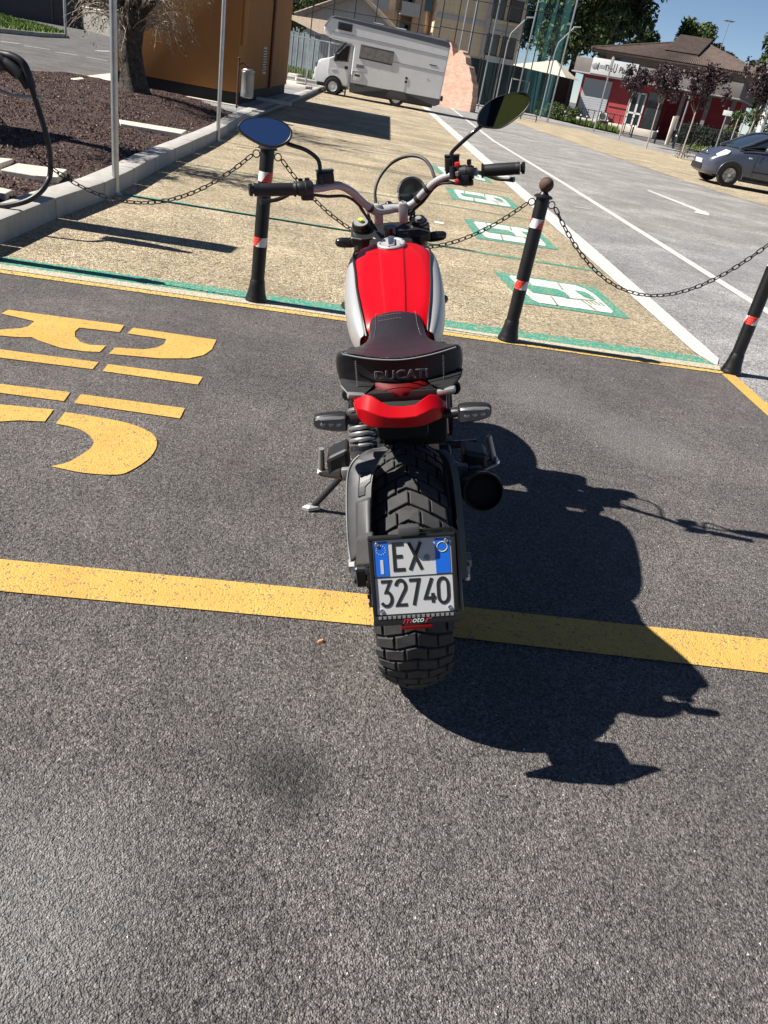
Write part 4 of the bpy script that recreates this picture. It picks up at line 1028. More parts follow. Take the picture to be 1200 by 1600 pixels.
# raised inner panel with a slot at its head
def on_guard(i, u, lift):
    a, b = op[i], ip[i]
    if u < .22: q = a.lerp(a * .78 + b * .22 + Vector((0, -.004, .004)), u / .22)
    elif u < .5: q = (a * .78 + b * .22 + Vector((0, -.004, .004))).lerp(a * .5 + b * .5 + Vector((0, -.002, .002)), (u - .22) / .28)
    else: q = (a * .5 + b * .5 + Vector((0, -.002, .002))).lerp(b, (u - .5) / .5)
    return q + Vector((0, -.85, .5)).normalized() * lift
pnl = [[on_guard(i, u, .004 + .004 * math.sin(PI * (u - .38) / .6)) for u in (.38, .5, .65, .8, .97)] for i in range(19, 31)]
solid(MB().loft(pnl, closed=False).build('guard_panel', M_GREYP, hg), .007, -1)
slot = [on_guard(i, .48, .0035) for i in range(18, 11, -1)] + [on_guard(12, .62, .0035), on_guard(12, .80, .0035)] + [on_guard(i, .92 if i < 16 else .74, .0035) for i in range(13, 19)]
MB().add(slot, [(i, i + 1, len(slot) - 2 - i, len(slot) - 1 - i) for i in range(len(slot) // 2 - 1)]).build('guard_slot', M_BLACKM, hg)
MB().tube(slot[:9], .0020, 6).build('slot_rim', M_GREYP, hg)
MB().tube([Vector(p) + Vector((-.001, -.001, .001)) for p in op[4:]], .0022, 6).build('guard_edge', mat('pale_plastic_edge', (0.16, 0.16, 0.165), 0.45), hg)  # paler line along the guard's outer edge
pa = MB().loft([[Vector((-0.1157, -0.2350, 0.5526)), Vector((-0.0759, -0.3000, 0.5978)), Vector((-0.0791, -0.3400, 0.5484)), Vector((-0.1198, -0.2600, 0.4924))], [Vector((-0.1157, -0.2350, 0.5526)) + Vector((0, .05, -.02)), Vector((-0.0759, -0.3000, 0.5978)) + Vector((0, .05, -.02)), Vector((-0.0791, -0.3400, 0.5484)) + Vector((0, .05, -.02)), Vector((-0.1198, -0.2600, 0.4924)) + Vector((0, .05, -.02))]], smooth=False).build('plate_arm', M_GREYP, bike)
bevelm(pa, .008, 3)
# right hand side: swing arm fin, brake hose, caliper
fin = smooth_path([(0.0891, -0.0600, 0.6676), (0.1109, -0.0750, 0.6442), (0.1197, -0.1000, 0.5939), (0.1231, -0.1350, 0.5290), (0.1255, -0.1650, 0.4606), (0.1256, -0.1900, 0.3970)], 4)
rings = [[p + Vector((.004, 0, 0)), p + Vector((-.012, -.012, .004)), p + Vector((-.022, .006, 0)), p + Vector((-.010, .06, -.03)), p + Vector((.004, .06, -.03))] for p in fin]
MB().loft(rings).build('swingarm_fin', M_BLACKP, bike, sharp=50)
for s in (-1, 1):
    mb = MB().loft([[(s * .125 + dx, y, z + dz) for dx, dz in ((-.018, -.03), (.018, -.03), (.018, .03), (-.018, .03))] for y, z in ((-.06, AX), (.06, AX + .01), (.25, AX + .05), (.45, AX + .09))], smooth=False)
    sw = bevelm(mb.build('swingarm', M_BLACKM, bike), .008)
    MB().tube([(s * .140, 0, AX), (s * .158, 0, AX)], .021, 6).build('axle_nut', M_DULLALU, sw)
    mb = MB().box((s * .142, -.055, AX + .002), (.014, .022, .046), None, .003); adj = mb.build('chain_adjuster', M_CHROME if s < 0 else M_DULLALU, sw)
    MB().tube([(s * .142, -.062, AX), (s * .142, -.085, AX)], .0055, 6).build('adjuster_bolt', M_CHROME, sw)
# drive chain round the sprocket
dch = MB().box((-.100, .30, AX + .088), (.010, .42, .008), (R(-3), 0, 0)).build('drive_chain', M_BLACKM, bike)
lm_ = [MB().box((0, 0, 0), (w_, .017, .011), None, .002).build('chain_plate', M_BLACKM, dch) for w_ in (.022, .014)]
spots = [((-.100, -.104 * math.cos(R(-70 + i * 9.6)), AX + .104 * math.sin(R(-70 + i * 9.6))), PI / 2 - R(-70 + i * 9.6)) for i in range(18)]
spots += [((-.100, .02 + .45 * i / 24, AX + .103 - .03 * i / 24), 0) for i in range(25)] + [((-.100, .05 + .45 * i / 24, AX - .10 + .06 * i / 24), 0) for i in range(25)]
for i, (p, a) in enumerate(spots):
    o = lm_[i % 2] if i < 2 else lm_[i % 2].copy()
    if i >= 2: C.objects.link(o)
    o.location = p; o.rotation_euler = (a, 0, 0)
mb = MB().box((.098, -.02, AX + .115), (.05, .09, .055), (R(15), 0, 0), .012); mb.build('brake_caliper', M_BLACKM, bike)
# exhaust: header under the engine and silencer on the right
p0 = Vector((0.1917, 0.0200, 0.5039)); dd = Vector((-.02, 1.0, -.42)).normalized()
ex_x = Vector((0, 0, 1)).cross(-dd).normalized()
eM = frame(p0, ex_x, (-dd).cross(ex_x))
ex = MB().lathe([(.02, -.42), (.038, -.40), (.049, -.37), (.0505, -.03), (.0515, -.008), (.0505, 0), (.0465, .0005), (.0425, -.006), (.041, -.026), (.0302, -.028)], 36, eM)
ex.f, ex.sm, ex.mi = ex.f[:-1], ex.sm[:-1], ex.mi[:-1]
ex = ex.build('silencer', M_BLACKM, bike)
MB().lathe([(.041, -.024), (.030, -.020), (.028, -.022), (.028, -.10), (.0001, -.10)], 28, eM).build('end_plate', M_RECESS, ex)
MB().tube(smooth_path([p0 + dd * .41, p0 + dd * .55, (.10, .62, .33), (.05, .85, .30), (.0, 1.02, .42), (.0, 1.02, .55)], 5), .022, 12).build('exhaust_pipe', M_BLACKM, bike)

# footrests
def peg(base, top, hang, s):
    b, t, h = Vector(base), Vector(top), Vector(hang)
    o = MB().tube([h, h + (b - h) * .5 + Vector((0, 0, -.004)), b], [.016, .012, .011], 8).build('foot_peg', M_BLACKM, bike)
    MB().tube([b, b + (t - b) * .12, b + (t - b) * .14, t], [.012, .012, .009, .0075], 10).build('peg_bar', M_DULLALU, o)
    MB().ball(b + Vector((s * .006, -.008, 0)), .009, 10).build('peg_pivot', M_CHROME, o)
    MB().box(h + Vector((-s * .01, -.002, 0)), (.028, .02, .034), None, .005).build('peg_bracket', M_DULLALU, o)
peg((-0.2250, 0.2000, 0.4924), (-0.2166, 0.1900, 0.5679), (-0.1631, 0.1600, 0.5055), -1)
peg((0.2408, 0.2000, 0.4972), (0.2251, 0.1900, 0.5767), (0.1627, 0.1600, 0.4978), 1)
for s, q in ((-1, [(-0.1461, 0.2000, 0.5414), (-0.2054, 0.2000, 0.5145)]), (1, [(0.1566, 0.2000, 0.5161), (0.2218, 0.2000, 0.4985)])):
    mb = MB().loft([[Vector(p) + Vector((0, dy, dz)) for dy, dz in ((-.03, -.03), (.05, -.05), (.05, .03), (-.03, .03))] for p in q], smooth=False)
    bevelm(mb.build('footrest_hanger', M_BLACKP, bike), .01)
    MB().tube([(s * .14, .60, .36), (s * .24, .60, .36)], .013, 10).build('rider_peg', M_BLACKM, bike)
MB().tube([Vector((0.1864, 0.1600, 0.4828)), Vector((0.2450, 0.1800, 0.4956)), Vector((0.2444, 0.1900, 0.5135))], .004, 8).build('heel_guard_rod', M_DULLALU, bike)
MB().box((.01, .40, .36), (.19, .30, .27), None, .03).build('shadow_fill_box', M_BLACKM, bike)  # added under the bike to close light gaps in its shadow
MB().box((0, .62, .30), (.22, .36, .22), None, .03).build('belly_fill_box', M_BLACKM, bike)  # second added belly block, fills the shadow too
# side stand
ft0 = Vector((-0.3364, 0.7323, 0.0758)); pv0 = Vector((-.125, .72, .30))
f_in = Vector((-0.2083, 0.8335, 0.0470))
so = MB().tube([pv0, ft0 + (pv0 - ft0) * .12, ft0 + Vector((0, 0, .006))], [.013, .0105, .010], 10).build('side_stand', M_BLACKM, bike)
o = MB().loft([[ft0 + Vector((x * k, y * k, z_)) for x, y in ((-.038, -.006), (-.01, -.024), (.030, -.014), (.030, .014), (-.01, .024))] for k, z_ in ((1.0, .002), (.9, .012), (.4, .018))], smooth=False).build('stand_foot', M_DULLALU, so)

# engine, frame and side covers (mostly hidden, but they shade and cast)
mb = MB().box((0, .86, .42), (.26, .36, .26), None, .04)
for k_ in range(6):
    mb.box((0, 1.0, .50 + k_ * .032), (.20, .17, .014), (R(-20), 0, 0), .003)
mb.box((0, .70, .62), (.17, .22, .17), None, .03)
for k_ in range(5):
    mb.box((0, .72, .55 + k_ * .03), (.21, .20, .012), None, .003)
mb.tube([(-.17, .78, .42), (.17, .78, .42)], .105, 24)
mb.build('engine', M_BLACKM, bike)
for s in (-1, 1):
    MB().tube(smooth_path([(s * .09, 1.02, .86), (s * .115, .80, .70), (s * .12, .50, .62), (s * .12, .38, .50)], 5), .015, 10).build('frame_tube', M_REDM, bike)
    MB().tube(smooth_path([(s * .115, .50, .62), (s * .118, .40, .735), (s * .11, .25, .755), (s * .10, .1, .765)], 5), .013, 10).build('frame_tube', M_REDM, bike)
    o = MB().loft([[(s * x, y, z) for y, z in ((.30, .70), (.44, .745), (.47, .62), (.36, .56))] for x in (.098, .122)], smooth=False).build('side_cover', M_BLACKP, bike); bevelm(o, .01, 3)
    MB().tube([(s * .126, .40, .74), (s * .128, .46, .60)], .008, 8).build('cover_trim', M_DULLALU, bike)
    mb = MB().loft([[(s * x, y, z) for y, z in ((.50, .72), (.62, .70), (.60, .50), (.50, .52))] for x in (.11, .150)], smooth=False); bevelm(mb.build('belt_cover', M_BLACKP, bike), .012, 3)

# ------------------------------------------------------------------ number plate
pc = Vector((.003, -.365, .534)); ptilt = R(18)
pM = frame(pc, (1, 0, 0.012), (0, math.sin(ptilt), math.cos(ptilt))) @ Matrix.Scale(0.89, 4)      # x right, y up the plate, z towards the rear viewer
zz = Vector((pM[0][2], pM[1][2], pM[2][2]))
PS = 0.177
def pbox(x0, y0, x1, y1, z, d, m, name, parent, bev=0.0):
    return MB().box(pM @ Vector(((x0 + x1) / 2, (y0 + y1) / 2, z)), (abs(x1 - x0), abs(y1 - y0), d), pM.to_3x3().to_4x4(), bev).build(name, m, parent)
h = PS / 2
plate = pbox(-h, -h, h, h, 0, .002, M_PLATE, 'number_plate', bike)
# holder frame round it
o = pbox(-h - .010, -h - .028, h + .011, h + .010, -.008, .008, M_BLACKP, 'plate_holder', bike, .003)
for (x0, y0, x1, y1) in ((-h - .010, h + .001, h + .011, h + .010), (-h - .010, -h - .026, h + .011, -h - .002), (-h - .010, -h, -h - .001, h), (h + .001, -h, h + .011, h)):
    pbox(x0, y0, x1, y1, .0, .012, M_BLACKP, 'holder_rim', o, .003)
for k_ in range(16):
    x = -h + (k_ + .5) * PS / 16
    pbox(x - .0035, -h - .009, x + .0035, -h - .003, .0066, .002, M_DULLALU, 'holder_notch', o)
MB().tube([pM @ Vector((.01, h + .017, .0)), pM @ Vector((h + .004, h + .018, .0)), pM @ Vector((h + .016, h + .008, .0)), pM @ Vector((h + .018, -h, .0))], .004, 8).build('holder_lip', M_BLACKG, o)
MB().box((0, -.315, .525), (.12, .085, .10), (R(-18), 0, 0), .01).build('plate_shadow_bracket', M_BLACKP, bike)  # added bracket block, joins the plate's shadow to the tyre's
lamp_ = pbox(-.028, h + .012, .020, h + .034, .010, .034, M_GREYP, 'plate_lamp', bike, .006)
zp = .0016
blL = pbox(-h + .003, .004, -h + .034, h - .003, zp, .0008, M_PBLUE, 'plate_band', plate)
blR = pbox(h - .036, .004, h - .003, h - .003, zp, .0008, M_PBLUE, 'plate_band', plate)
pbox(-h + .015, .010, -h + .022, .043, zp + .0008, .0008, M_PLATE, 'country_letter', plate)
for k_ in range(12):
    a = 2 * PI * k_ / 12
    x, y = -h + .0185 + .0105 * math.cos(a), .066 + .0105 * math.sin(a)
    pbox(x - .0009, y - .0009, x + .0009, y + .0009, zp + .0008, .0006, M_PYEL, 'plate_star', plate)
ringp = [pM @ Vector((h - .0195 + .0115 * math.cos(2 * PI * i / 28), .066 + .0115 * math.sin(2 * PI * i / 28), zp + .0008)) for i in range(29)]
MB().tube(ringp, .0007, 5, caps=False).build('plate_ring', M_PYEL, plate)
pbox(-h, .0005, h, .0025, zp, .0006, M_PBLACK, 'plate_divider', plate)
emb = [pM @ Vector((.033 + .006 * math.cos(2 * PI * i / 16), .043 + .006 * math.sin(2 * PI * i / 16), zp)) for i in range(17)]
e_ = MB().tube(emb, .0006, 5, caps=False)
for i in range(5):
    a = 2 * PI * i / 5 + .3
    e_.tube([pM @ Vector((.033, .043, zp)), pM @ Vector((.033 + .005 * math.cos(a), .043 + .005 * math.sin(a), zp))], .0006, 4)
e_.build('plate_emblem', mat('plate_emblem_grey', (0.12, 0.12, 0.13), 0.5), plate)
def glyph(strokes, x, y, w, hh, t, name):
    """strokes: polylines in the unit square; drawn as flat raised ribbons on the plate"""
    mb = MB()
    for sidx, stp in enumerate(strokes):
        P = [Vector((x + a * w, y + b * hh)) for a, b in stp]
        closed = (P[0] - P[-1]).length < 1e-6
        L, Rr = [], []
        n = len(P)
        for i in range(n):
            if closed: pr, nx_ = P[(i - 1) % (n - 1)], P[(i + 1) % (n - 1)]
            else: pr, nx_ = P[max(i - 1, 0)], P[min(i + 1, n - 1)]
            d0_, d1_ = (P[i] - pr), (nx_ - P[i])
            if d0_.length < 1e-9: d0_ = d1_
            if d1_.length < 1e-9: d1_ = d0_
            d0_.normalize(); d1_.normalize()
            tt = (d0_ + d1_); tt = tt.normalized() if tt.length > .2 else d0_
            nn = Vector((-tt.y, tt.x)); k__ = min(1 / max(nn.dot(Vector((-d0_.y, d0_.x))), .5), 1.6)
            L.append(P[i] + nn * t / 2 * k__); Rr.append(P[i] - nn * t / 2 * k__)
        z = zp + .0006 + .0001 * sidx
        vs_ = [pM @ Vector((p.x, p.y, z)) for p in L] + [pM @ Vector((p.x, p.y, z)) for p in Rr] + [pM @ Vector((p.x, p.y, zp - .001)) for p in L] + [pM @ Vector((p.x, p.y, zp - .001)) for p in Rr]
        fs_ = []
        for i in range(n - 1):
            fs_ += [(i, i + 1, n + i + 1, n + i), (2 * n + i, 2 * n + i + 1, i + 1, i), (n + i, n + i + 1, 3 * n + i + 1, 3 * n + i)]
        fs_ += [(0, n, 3 * n, 2 * n), (n - 1, 3 * n - 1, 4 * n - 1, 2 * n - 1)]
        mb.add(vs_, fs_)
    return mb.build(name, M_PBLACK, plate)
def arc(cx, cy, rx, ry, a0, a1, n=9): return [(cx + rx * math.cos(R(a0 + (a1 - a0) * i / n)), cy + ry * math.sin(R(a0 + (a1 - a0) * i / n))) for i in range(n + 1)]
GL = {'E': [[(.95, .97), (.1, .97), (.1, .03), (1, .03)], [(.1, .52), (.82, .52)]],
      'X': [[(.02, 1), (.98, 0)], [(.98, 1), (.02, 0)]],
      '3': [[(.02, .97), (.90, .97), (.42, .56)] + arc(.44, .29, .52, .28, 80, -150, 12)],
      '2': [arc(.48, .74, .45, .25, 170, -25, 9) + [(.06, .03), (1.0, .03)]],
      '7': [[(.0, .97), (.92, .97), (.34, 0)]],
      '4': [[(.72, 1), (.06, .24), (1.02, .24)], [(.74, .42), (.74, .06)]],
      '0': [arc(.5, .70, .44, .28, 0, 180, 8) + arc(.5, .30, .44, .28, 180, 360, 8) + [(.94, .70)]]}
for ch, x, w in (('E', -.0435, .026), ('X', -.0070, .028)):
    glyph(GL[ch], x, .016, w, .064, .0075, 'plate_letter')
for ch, x, w in (('3', -.076, .024), ('2', -.043, .025), ('7', -.011, .024), ('4', .022, .026), ('0', .053, .026)):
    glyph(GL[ch], x, -.0685, w, .062, .0072, 'plate_digit')
for x, y in ((-h + .010, h - .008), (h - .010, h - .008), (-h + .010, -h + .010), (h - .010, -h + .010)):
    b = MB().lathe([(.0052, 0), (.0050, .003), (.003, .0045), (.0001, .005)], 12, pM @ Matrix.Translation((x, y, .001))).build('plate_bolt', M_CHROME, plate)
tM = pM @ Matrix.Translation((-.022, -h - .0155, .0066))
text_mesh('holder_lettering', 'm', .022, mat('sticker_red', (0.45, 0.02, 0.04), .5), o, tM, .0002, shear=.35, sx=1.3)
text_mesh('holder_lettering', 'oto', .019, mat('sticker_white', (0.60, 0.66, 0.62), .5), o, pM @ Matrix.Translation((.003, -h - .0150, .0066)), .0002, shear=.35)
text_mesh('holder_lettering', 'r', .024, bpy.data.materials['sticker_red'], o, pM @ Matrix.Translation((.024, -h - .0150, .0066)), .0002, shear=.35, sx=1.5)
rr = pbox(-.036, -h - .038, .036, -h - .029, .002, .010, M_TAILLENS, 'rear_reflector', bike, .002)

# ================================================================== bollards and chains
k = NT('bollard_black'); c_ = k.mix(k.ramp(k.noise(9.0, 6, .7), [(.45, 0.0), (.75, .30)]), (.006, .006, .007), (.030, .028, .027))
M_BOLL = k.out(c_, .42, k.noise(90.0, 4), .002, .5, spec=.4)
def band(t, r, z0, z1, phase, lean=17.0):
    """white reflective sleeve with two slanted red stripes on it"""
    w = MB().lathe([(r, z0), (r, z1)], 28)
    w.f, w.sm, w.mi = w.f[:-2], w.sm[:-2], w.mi[:-2]
    o = w.build('reflective_band', M_WHTREF, t)
    n, m = 10, 4
    for h in (0, 1):
        mb = MB()
        for i in range(n):
            for q in range(m):
                za, zb = z0 + (z1 - z0) * q / m, z0 + (z1 - z0) * (q + 1) / m
                P = lambda k, z: ((r + .0006) * math.cos(phase + h * PI + k * PI / 2 / n + lean * (z - z0)), (r + .0006) * math.sin(phase + h * PI + k * PI / 2 / n + lean * (z - z0)), z)
                mb.add([P(i, za), P(i + 1, za), P(i + 1, zb), P(i, zb)], [(0, 1, 2, 3)], True)
        mb.build('red_stripe', M_REDREF, o)
def bollard(loc, rz, label, ph):
    t = thing('bollard', label, 'bollard', loc, rz, 'black bollards linked by chains along the edge of the bays')
    MB().lathe([(.069, 0), (.069, .012), (.063, .020), (.063, .030), (.057, .045), (.049, .09), (.045, .128), (.0425, .132), (.0412, .14), (.0412, .872), (.040, .878)], 28).build('post', M_BOLL, t)
    MB().lathe([(.02, .876), (.055, .878), (.056, .884), (.046, .892), (.030, .896), (.024, .905), (.02, .912)], 28).build('collar', M_BOLL, t)
    MB().ball((0, 0, .950), .043, 24).build('ball_top', M_RUST, t)
    band(t, .0418, .705, .760, ph); band(t, .0418, .335, .390, ph + 1.4)
    for s in (-1, 1):
        ring = [(s * (.062 + .020 * math.cos(2 * PI * i / 14)), 0, .845 + .020 * math.sin(2 * PI * i / 14)) for i in range(15)]
        MB().tube(ring, .0034, 6, caps=False).build('chain_ring', M_BLACKM, t)
    return t
bpos = [along(-0.75 + -.02, .03)] + [V2((-1.0447, 4.7646)), V2((0.5857, 4.9332)), V2((2.1376, 5.1677))]
bpos[0] = bpos[1] + (bpos[1] - bpos[2]) * 1.0
bpos.append(bpos[3] + (bpos[3] - bpos[2]))
br = math.atan2(ce.y, ce.x)
labs = ['black bollard beyond the far end of the left chain, its shadow on the kerb edge', 'black bollard under the left mirror of the motorcycle', 'black bollard with a rusty ball top and striped tape between two chains', 'black bollard at the yellow corner beside the grey lane', 'black bollard out past the grey lane at the end of the chain']
for i, (p, l) in enumerate(zip(bpos, labs)): bollard((p.x, p.y, Z1), br + random.uniform(-.05, .05), l, (0, 4.2, 4.4, 4.4, .2)[i])
# chain link: a stadium ring, long axis x
def link_mesh():
    path = [(.0115 * c + (.0125 if c > 0 else -.0125 if c < 0 else 0), .0115 * s_, 0) for c, s_ in ((0, -1), (.71, -.71), (1, 0), (.71, .71), (0, 1), (0, 1.0001), (-.71, .71), (-1, 0), (-.71, -.71), (0, -1.0001))]
    path = [(.0125, -.0115, 0), (.0205, -.008, 0), (.024, 0, 0), (.0205, .008, 0), (.0125, .0115, 0), (-.0125, .0115, 0), (-.0205, .008, 0), (-.024, 0, 0), (-.0205, -.008, 0), (-.0125, -.0115, 0), (.0125, -.0115, 0)]
    return MB().tube(path, .0040, 4, caps=False)
lk_first = None
def chain(a, b, sag, label):
    global lk_first
    a, b = Vector(a), Vector(b)
    t = thing('chain', label, 'chain', tuple((a + b) / 2), 0, 'iron chains slung between the bollards')
    org = (a + b) / 2
    N = 120
    pts = [a + (b - a) * (i / N) - Vector((0, 0, sag * 4 * (i / N) * (1 - i / N))) for i in range(N + 1)]
    L = [0]
    for p, q in zip(pts[:-1], pts[1:]): L.append(L[-1] + (q - p).length)
    pitch = .0405; n = int(L[-1] / pitch)
    for i in range(n):
        s = (i + .5) * L[-1] / n
        j = max(k for k in range(N) if L[k] <= s)
        u = (s - L[j]) / (L[j + 1] - L[j]); p = pts[j].lerp(pts[j + 1], u); d = (pts[j + 1] - pts[j]).normalized()
        if lk_first is None:
            o = lk_first = link_mesh().build('chain_link', M_RUSTB, t)
        else:
            o = bpy.data.objects.new('chain_link', lk_first.data); link(o, t)
        fr = frame((0, 0, 0), d, Vector((0, 0, 1)).cross(d))
        rot = fr @ Matrix.Rotation((R(35) if i % 2 else R(125)) + random.uniform(-.15, .15), 4, 'X')
        o.matrix_local = Matrix.Translation(p - org) @ rot
M_RUSTB = mat('chain_iron', (.030, .026, .024), .55, .3)
rz_ = .845 + Z1
def ring_at(i, s): return (bpos[i].x + ce.x * s * .088, bpos[i].y + ce.y * s * .080, rz_ - .012)
chain(ring_at(0, 1), ring_at(1, -1), .37, 'chain drooping left of the bollard under the left mirror')
chain(ring_at(1, 1), ring_at(2, -1), .37, 'chain passing behind the motorcycle tank between two bollards')
chain(ring_at(2, 1), ring_at(3, -1), .42, 'chain drooping right of the ball topped bollard towards the grey lane')
chain(ring_at(3, 1), ring_at(4, -1), .40, 'chain leaving the frame right of the corner bollard')

# ================================================================== galvanised posts along the kerb
def steel_post(px_base, r, h, label, name='steel_post', m=None, group='thin galvanised posts by the planted bed'):
    x, y = px_base[:2]
    z = px_base[2] if len(px_base) > 2 else 0
    t = thing(name, label, 'post', (x, y, z), 0, group)
    MB().cyl((0, 0, 0), (0, 0, h), r, 14).build('tube', m or M_STEEL, t)
    MB().lathe([(r * 1.02, h), (r * 1.1, h + .004), (r * .8, h + .012), (.0001, h + .014)], 14).build('cap', M_BLACKP, t)
    MB().lathe([(r * 2.0, 0), (r * 2.0, .01), (r * 1.15, .014), (r * 1.1, .05)], 14).build('socket', M_STEEL, t)
    return t
steel_post((-2.9628, 7.2728), .030, 3.2, 'nearer galvanised steel post standing at the kerb left of the mirror')
steel_post((-3.5800, 12.7489), .030, 3.2, 'second galvanised steel post at the kerb in front of the ochre cabin')
# charging post at the frame edge with a hanging cable
cpx = (-3.42, 5.72, .12)
t = thing('charging_post', 'black charging post with its cable looping down beside the kerb', 'charging post', (cpx[0], cpx[1], .1))
O = Vector((cpx[0], cpx[1], .1))
AL = lambda p: Vector(p) - O
cy = cpx[1]
MB().box((0, 0, .82), (.17, .26, 1.70), None, .03).build('cabinet', M_GREYP, t)
c0 = AL((-3.0569, 5.5000, 0.9247))
hol = MB().box(c0 + Vector((-.10, 0, 0)), (.22, .14, .20), None, .03).build('holster', M_BLACKP, t)
pl = smooth_path([AL((-3.0988, 5.5000, 1.0566)), AL((-2.9923, 5.5000, 1.0664)), AL((-2.9001, 5.5000, 1.0596)), AL((-2.8432, 5.5000, 1.0326)), AL((-2.8138, 5.5000, 0.9716)), AL((-2.7934, 5.5000, 0.9008))], 5)
MB().tube(pl, [.024] * 8 + [.027] * (len(pl) - 8), 10).build('plug_handle', M_BLACKP, t)
pl = smooth_path([AL((-3.0927, 5.5000, 0.9923)), AL((-2.9799, 5.5000, 1.0178)), AL((-2.9137, 5.5000, 0.9994)), AL((-2.8576, 5.5000, 0.9571)), AL((-2.8107, 5.5000, 0.8980))], 5)
MB().tube(pl, [.060] * 6 + [.046] * (len(pl) - 12) + [.030] * 6, 10).build('plug_body', M_BLACKP, t)
cb = smooth_path([AL((-2.7966, 5.5000, 0.9152)), AL((-2.7688, 5.5000, 0.8221)), AL((-2.7331, 5.5000, 0.7052)), AL((-2.7016, 5.5000, 0.5769)), AL((-2.6949, 5.5000, 0.4653)), AL((-2.7100, 5.5000, 0.3641)), AL((-2.7152, 5.4000, 0.2955)), AL((-2.7803, 5.3600, 0.2310)), AL((-2.8757, 5.3300, 0.1849)), AL((-2.9963, 5.3000, 0.1553)), AL((-3.1916, 5.3000, 0.1626)), AL((-3.4307, 5.5000, 0.2732))], 6)
MB().tube(cb, .018, 12).build('cable', M_BLACKP, t)
MB().tube(smooth_path([AL((-3.1425, 5.5000, 0.8437)), AL((-3.0125, 5.5000, 0.8500)), AL((-2.9274, 5.5000, 0.8376)), AL((-2.8147, 5.5000, 0.8448)), AL((-2.7275, 5.5000, 0.8591))], 4), .011, 8).build('cable_hook', M_DULLALU, t)
# sign board on two legs out of frame whose shade falls on the gravel
t = thing('sign_board', 'tall information board standing in the planted bed off the left edge', 'sign', (-6.6, 8.2, .15), R(95))
MB().box((0, 0, 1.75), (1.5, .06, 1.1), None, .01).build('board', M_GREYP, t)
for s in (-.6, .6): MB().cyl((s, 0, -.1), (s, 0, 1.3), .03, 10).build('leg', M_STEEL, t)

# ================================================================== trees
def leaf_cards(n, blobs, size, aspect=.45, droop=.3, shell=.55):
    """n leaves in ellipsoid clumps: centre, radii, weight"""
    wts = np.array([b[2] for b in blobs], float); wts /= wts.sum()
    ids = rng.choice(len(blobs), n, p=wts)
    cen = np.array([b[0] for b in blobs])[ids]; rad = np.array([b[1] for b in blobs])[ids]
    d = rng.normal(size=(n, 3)); d /= np.linalg.norm(d, axis=1)[:, None]
    r = (shell + (1 - shell) * rng.random(n)) * np.where(rng.random(n) < .8, 1, rng.random(n)) + rng.normal(0, .05, n)
    pos = cen + d * rad * r[:, None]
    ax = rng.normal(size=(n, 3)) + d * .6; ax[:, 2] -= droop; ax /= np.linalg.norm(ax, axis=1)[:, None]
    sd = np.cross(ax, rng.normal(size=(n, 3))); sd /= np.linalg.norm(sd, axis=1)[:, None] + 1e-9
    s = size * (.6 + .8 * rng.random(n))[:, None]
    v = np.stack([pos - ax * s, pos + sd * s * aspect, pos + ax * s, pos - sd * s * aspect], 1).reshape(-1, 3)
    f = np.arange(n * 4).reshape(-1, 4)
    return v, f
def np_mesh(name, v, f, m, parent):
    me = bpy.data.meshes.new(name)
    me.vertices.add(len(v)); me.vertices.foreach_set('co', v.astype(np.float32).ravel())
    me.loops.add(f.size); me.loops.foreach_set('vertex_index', f.astype(np.int32).ravel())
    me.polygons.add(len(f)); me.polygons.foreach_set('loop_start', np.arange(0, f.size, f.shape[1], dtype=np.int32)); 
    me.materials.append(m); me.update(calc_edges=True); me.validate()
    return link(bpy.data.objects.new(name, me), parent)
def limb(mb, p, d, length, r, depth, spread=.6, up_=.25, n=7, tips=None):
    pts, rr = [Vector(p)], [r]
    d = Vector(d).normalized()
    for i in range(4):
        d = (d + Vector((random.uniform(-1, 1), random.uniform(-1, 1), random.uniform(-1, 1))) * .22 + Vector((0, 0, up_ * .2))).normalized()
        pts.append(pts[-1] + d * length / 4); rr.append(r * (1 - .16 * (i + 1)))
    mb.tube(pts, rr, n)
    if tips is not None: tips.append((pts[-1].copy(), d.copy()))
    if depth > 0:
        for q in range(random.choice((2, 3))):
            j = random.choice((2, 3, 4))
            dd = (d + Vector((random.uniform(-1, 1), random.uniform(-1, 1), random.uniform(-.5, 1))) * spread).normalized()
            limb(mb, pts[j], dd, length * .72, rr[j] * .75, depth - 1, spread, up_, n, tips)
def tree(name, loc, h, cr, label, m_leaf, nleaf, lsize, trunk_h=.3, cat='tree', group=None, sq=1.0, clumps=16, r0=None, bare_top=None):
    t = thing(name, label, cat, loc, random.uniform(0, 6), group)
    r0 = r0 or h * .022
    mb = MB(); tips = []
    th = h * trunk_h
    mb.tube([(0, 0, -.3), (0, 0, .0), (.03 * h * random.uniform(-1, 1) * .3, .0, th * .5), (0, 0, th)], [r0 * 1.5, r0 * 1.25, r0, r0 * .9], 9)
    for q in range(4):
        a = q * 1.6 + random.random()
        limb(mb, (0, 0, th * random.uniform(.85, 1.0)), (math.cos(a) * .5, math.sin(a) * .5, 1), (h - th) * .5, r0 * .55, 1, .6, .3, 6, tips)
    mb.build('trunk', M_BARK, t)
    blobs = []
    for q in range(clumps):
        a = random.uniform(0, 6.28); zz_ = random.random()
        prof = math.sin(PI * min(1, .12 + .82 * zz_)) ** .6
        rr_ = cr * prof * math.sqrt(random.random()) * .85
        k_ = cr * random.uniform(.26, .44)
        blobs.append(((rr_ * math.cos(a), rr_ * math.sin(a), th * .95 + (h - th) * (.08 + .84 * zz_)), (k_, k_, k_ * .8 * sq), k_ ** 2))
    v, f = leaf_cards(nleaf, blobs, lsize)
    np_mesh('crown', v, f, m_leaf, t)
    return t
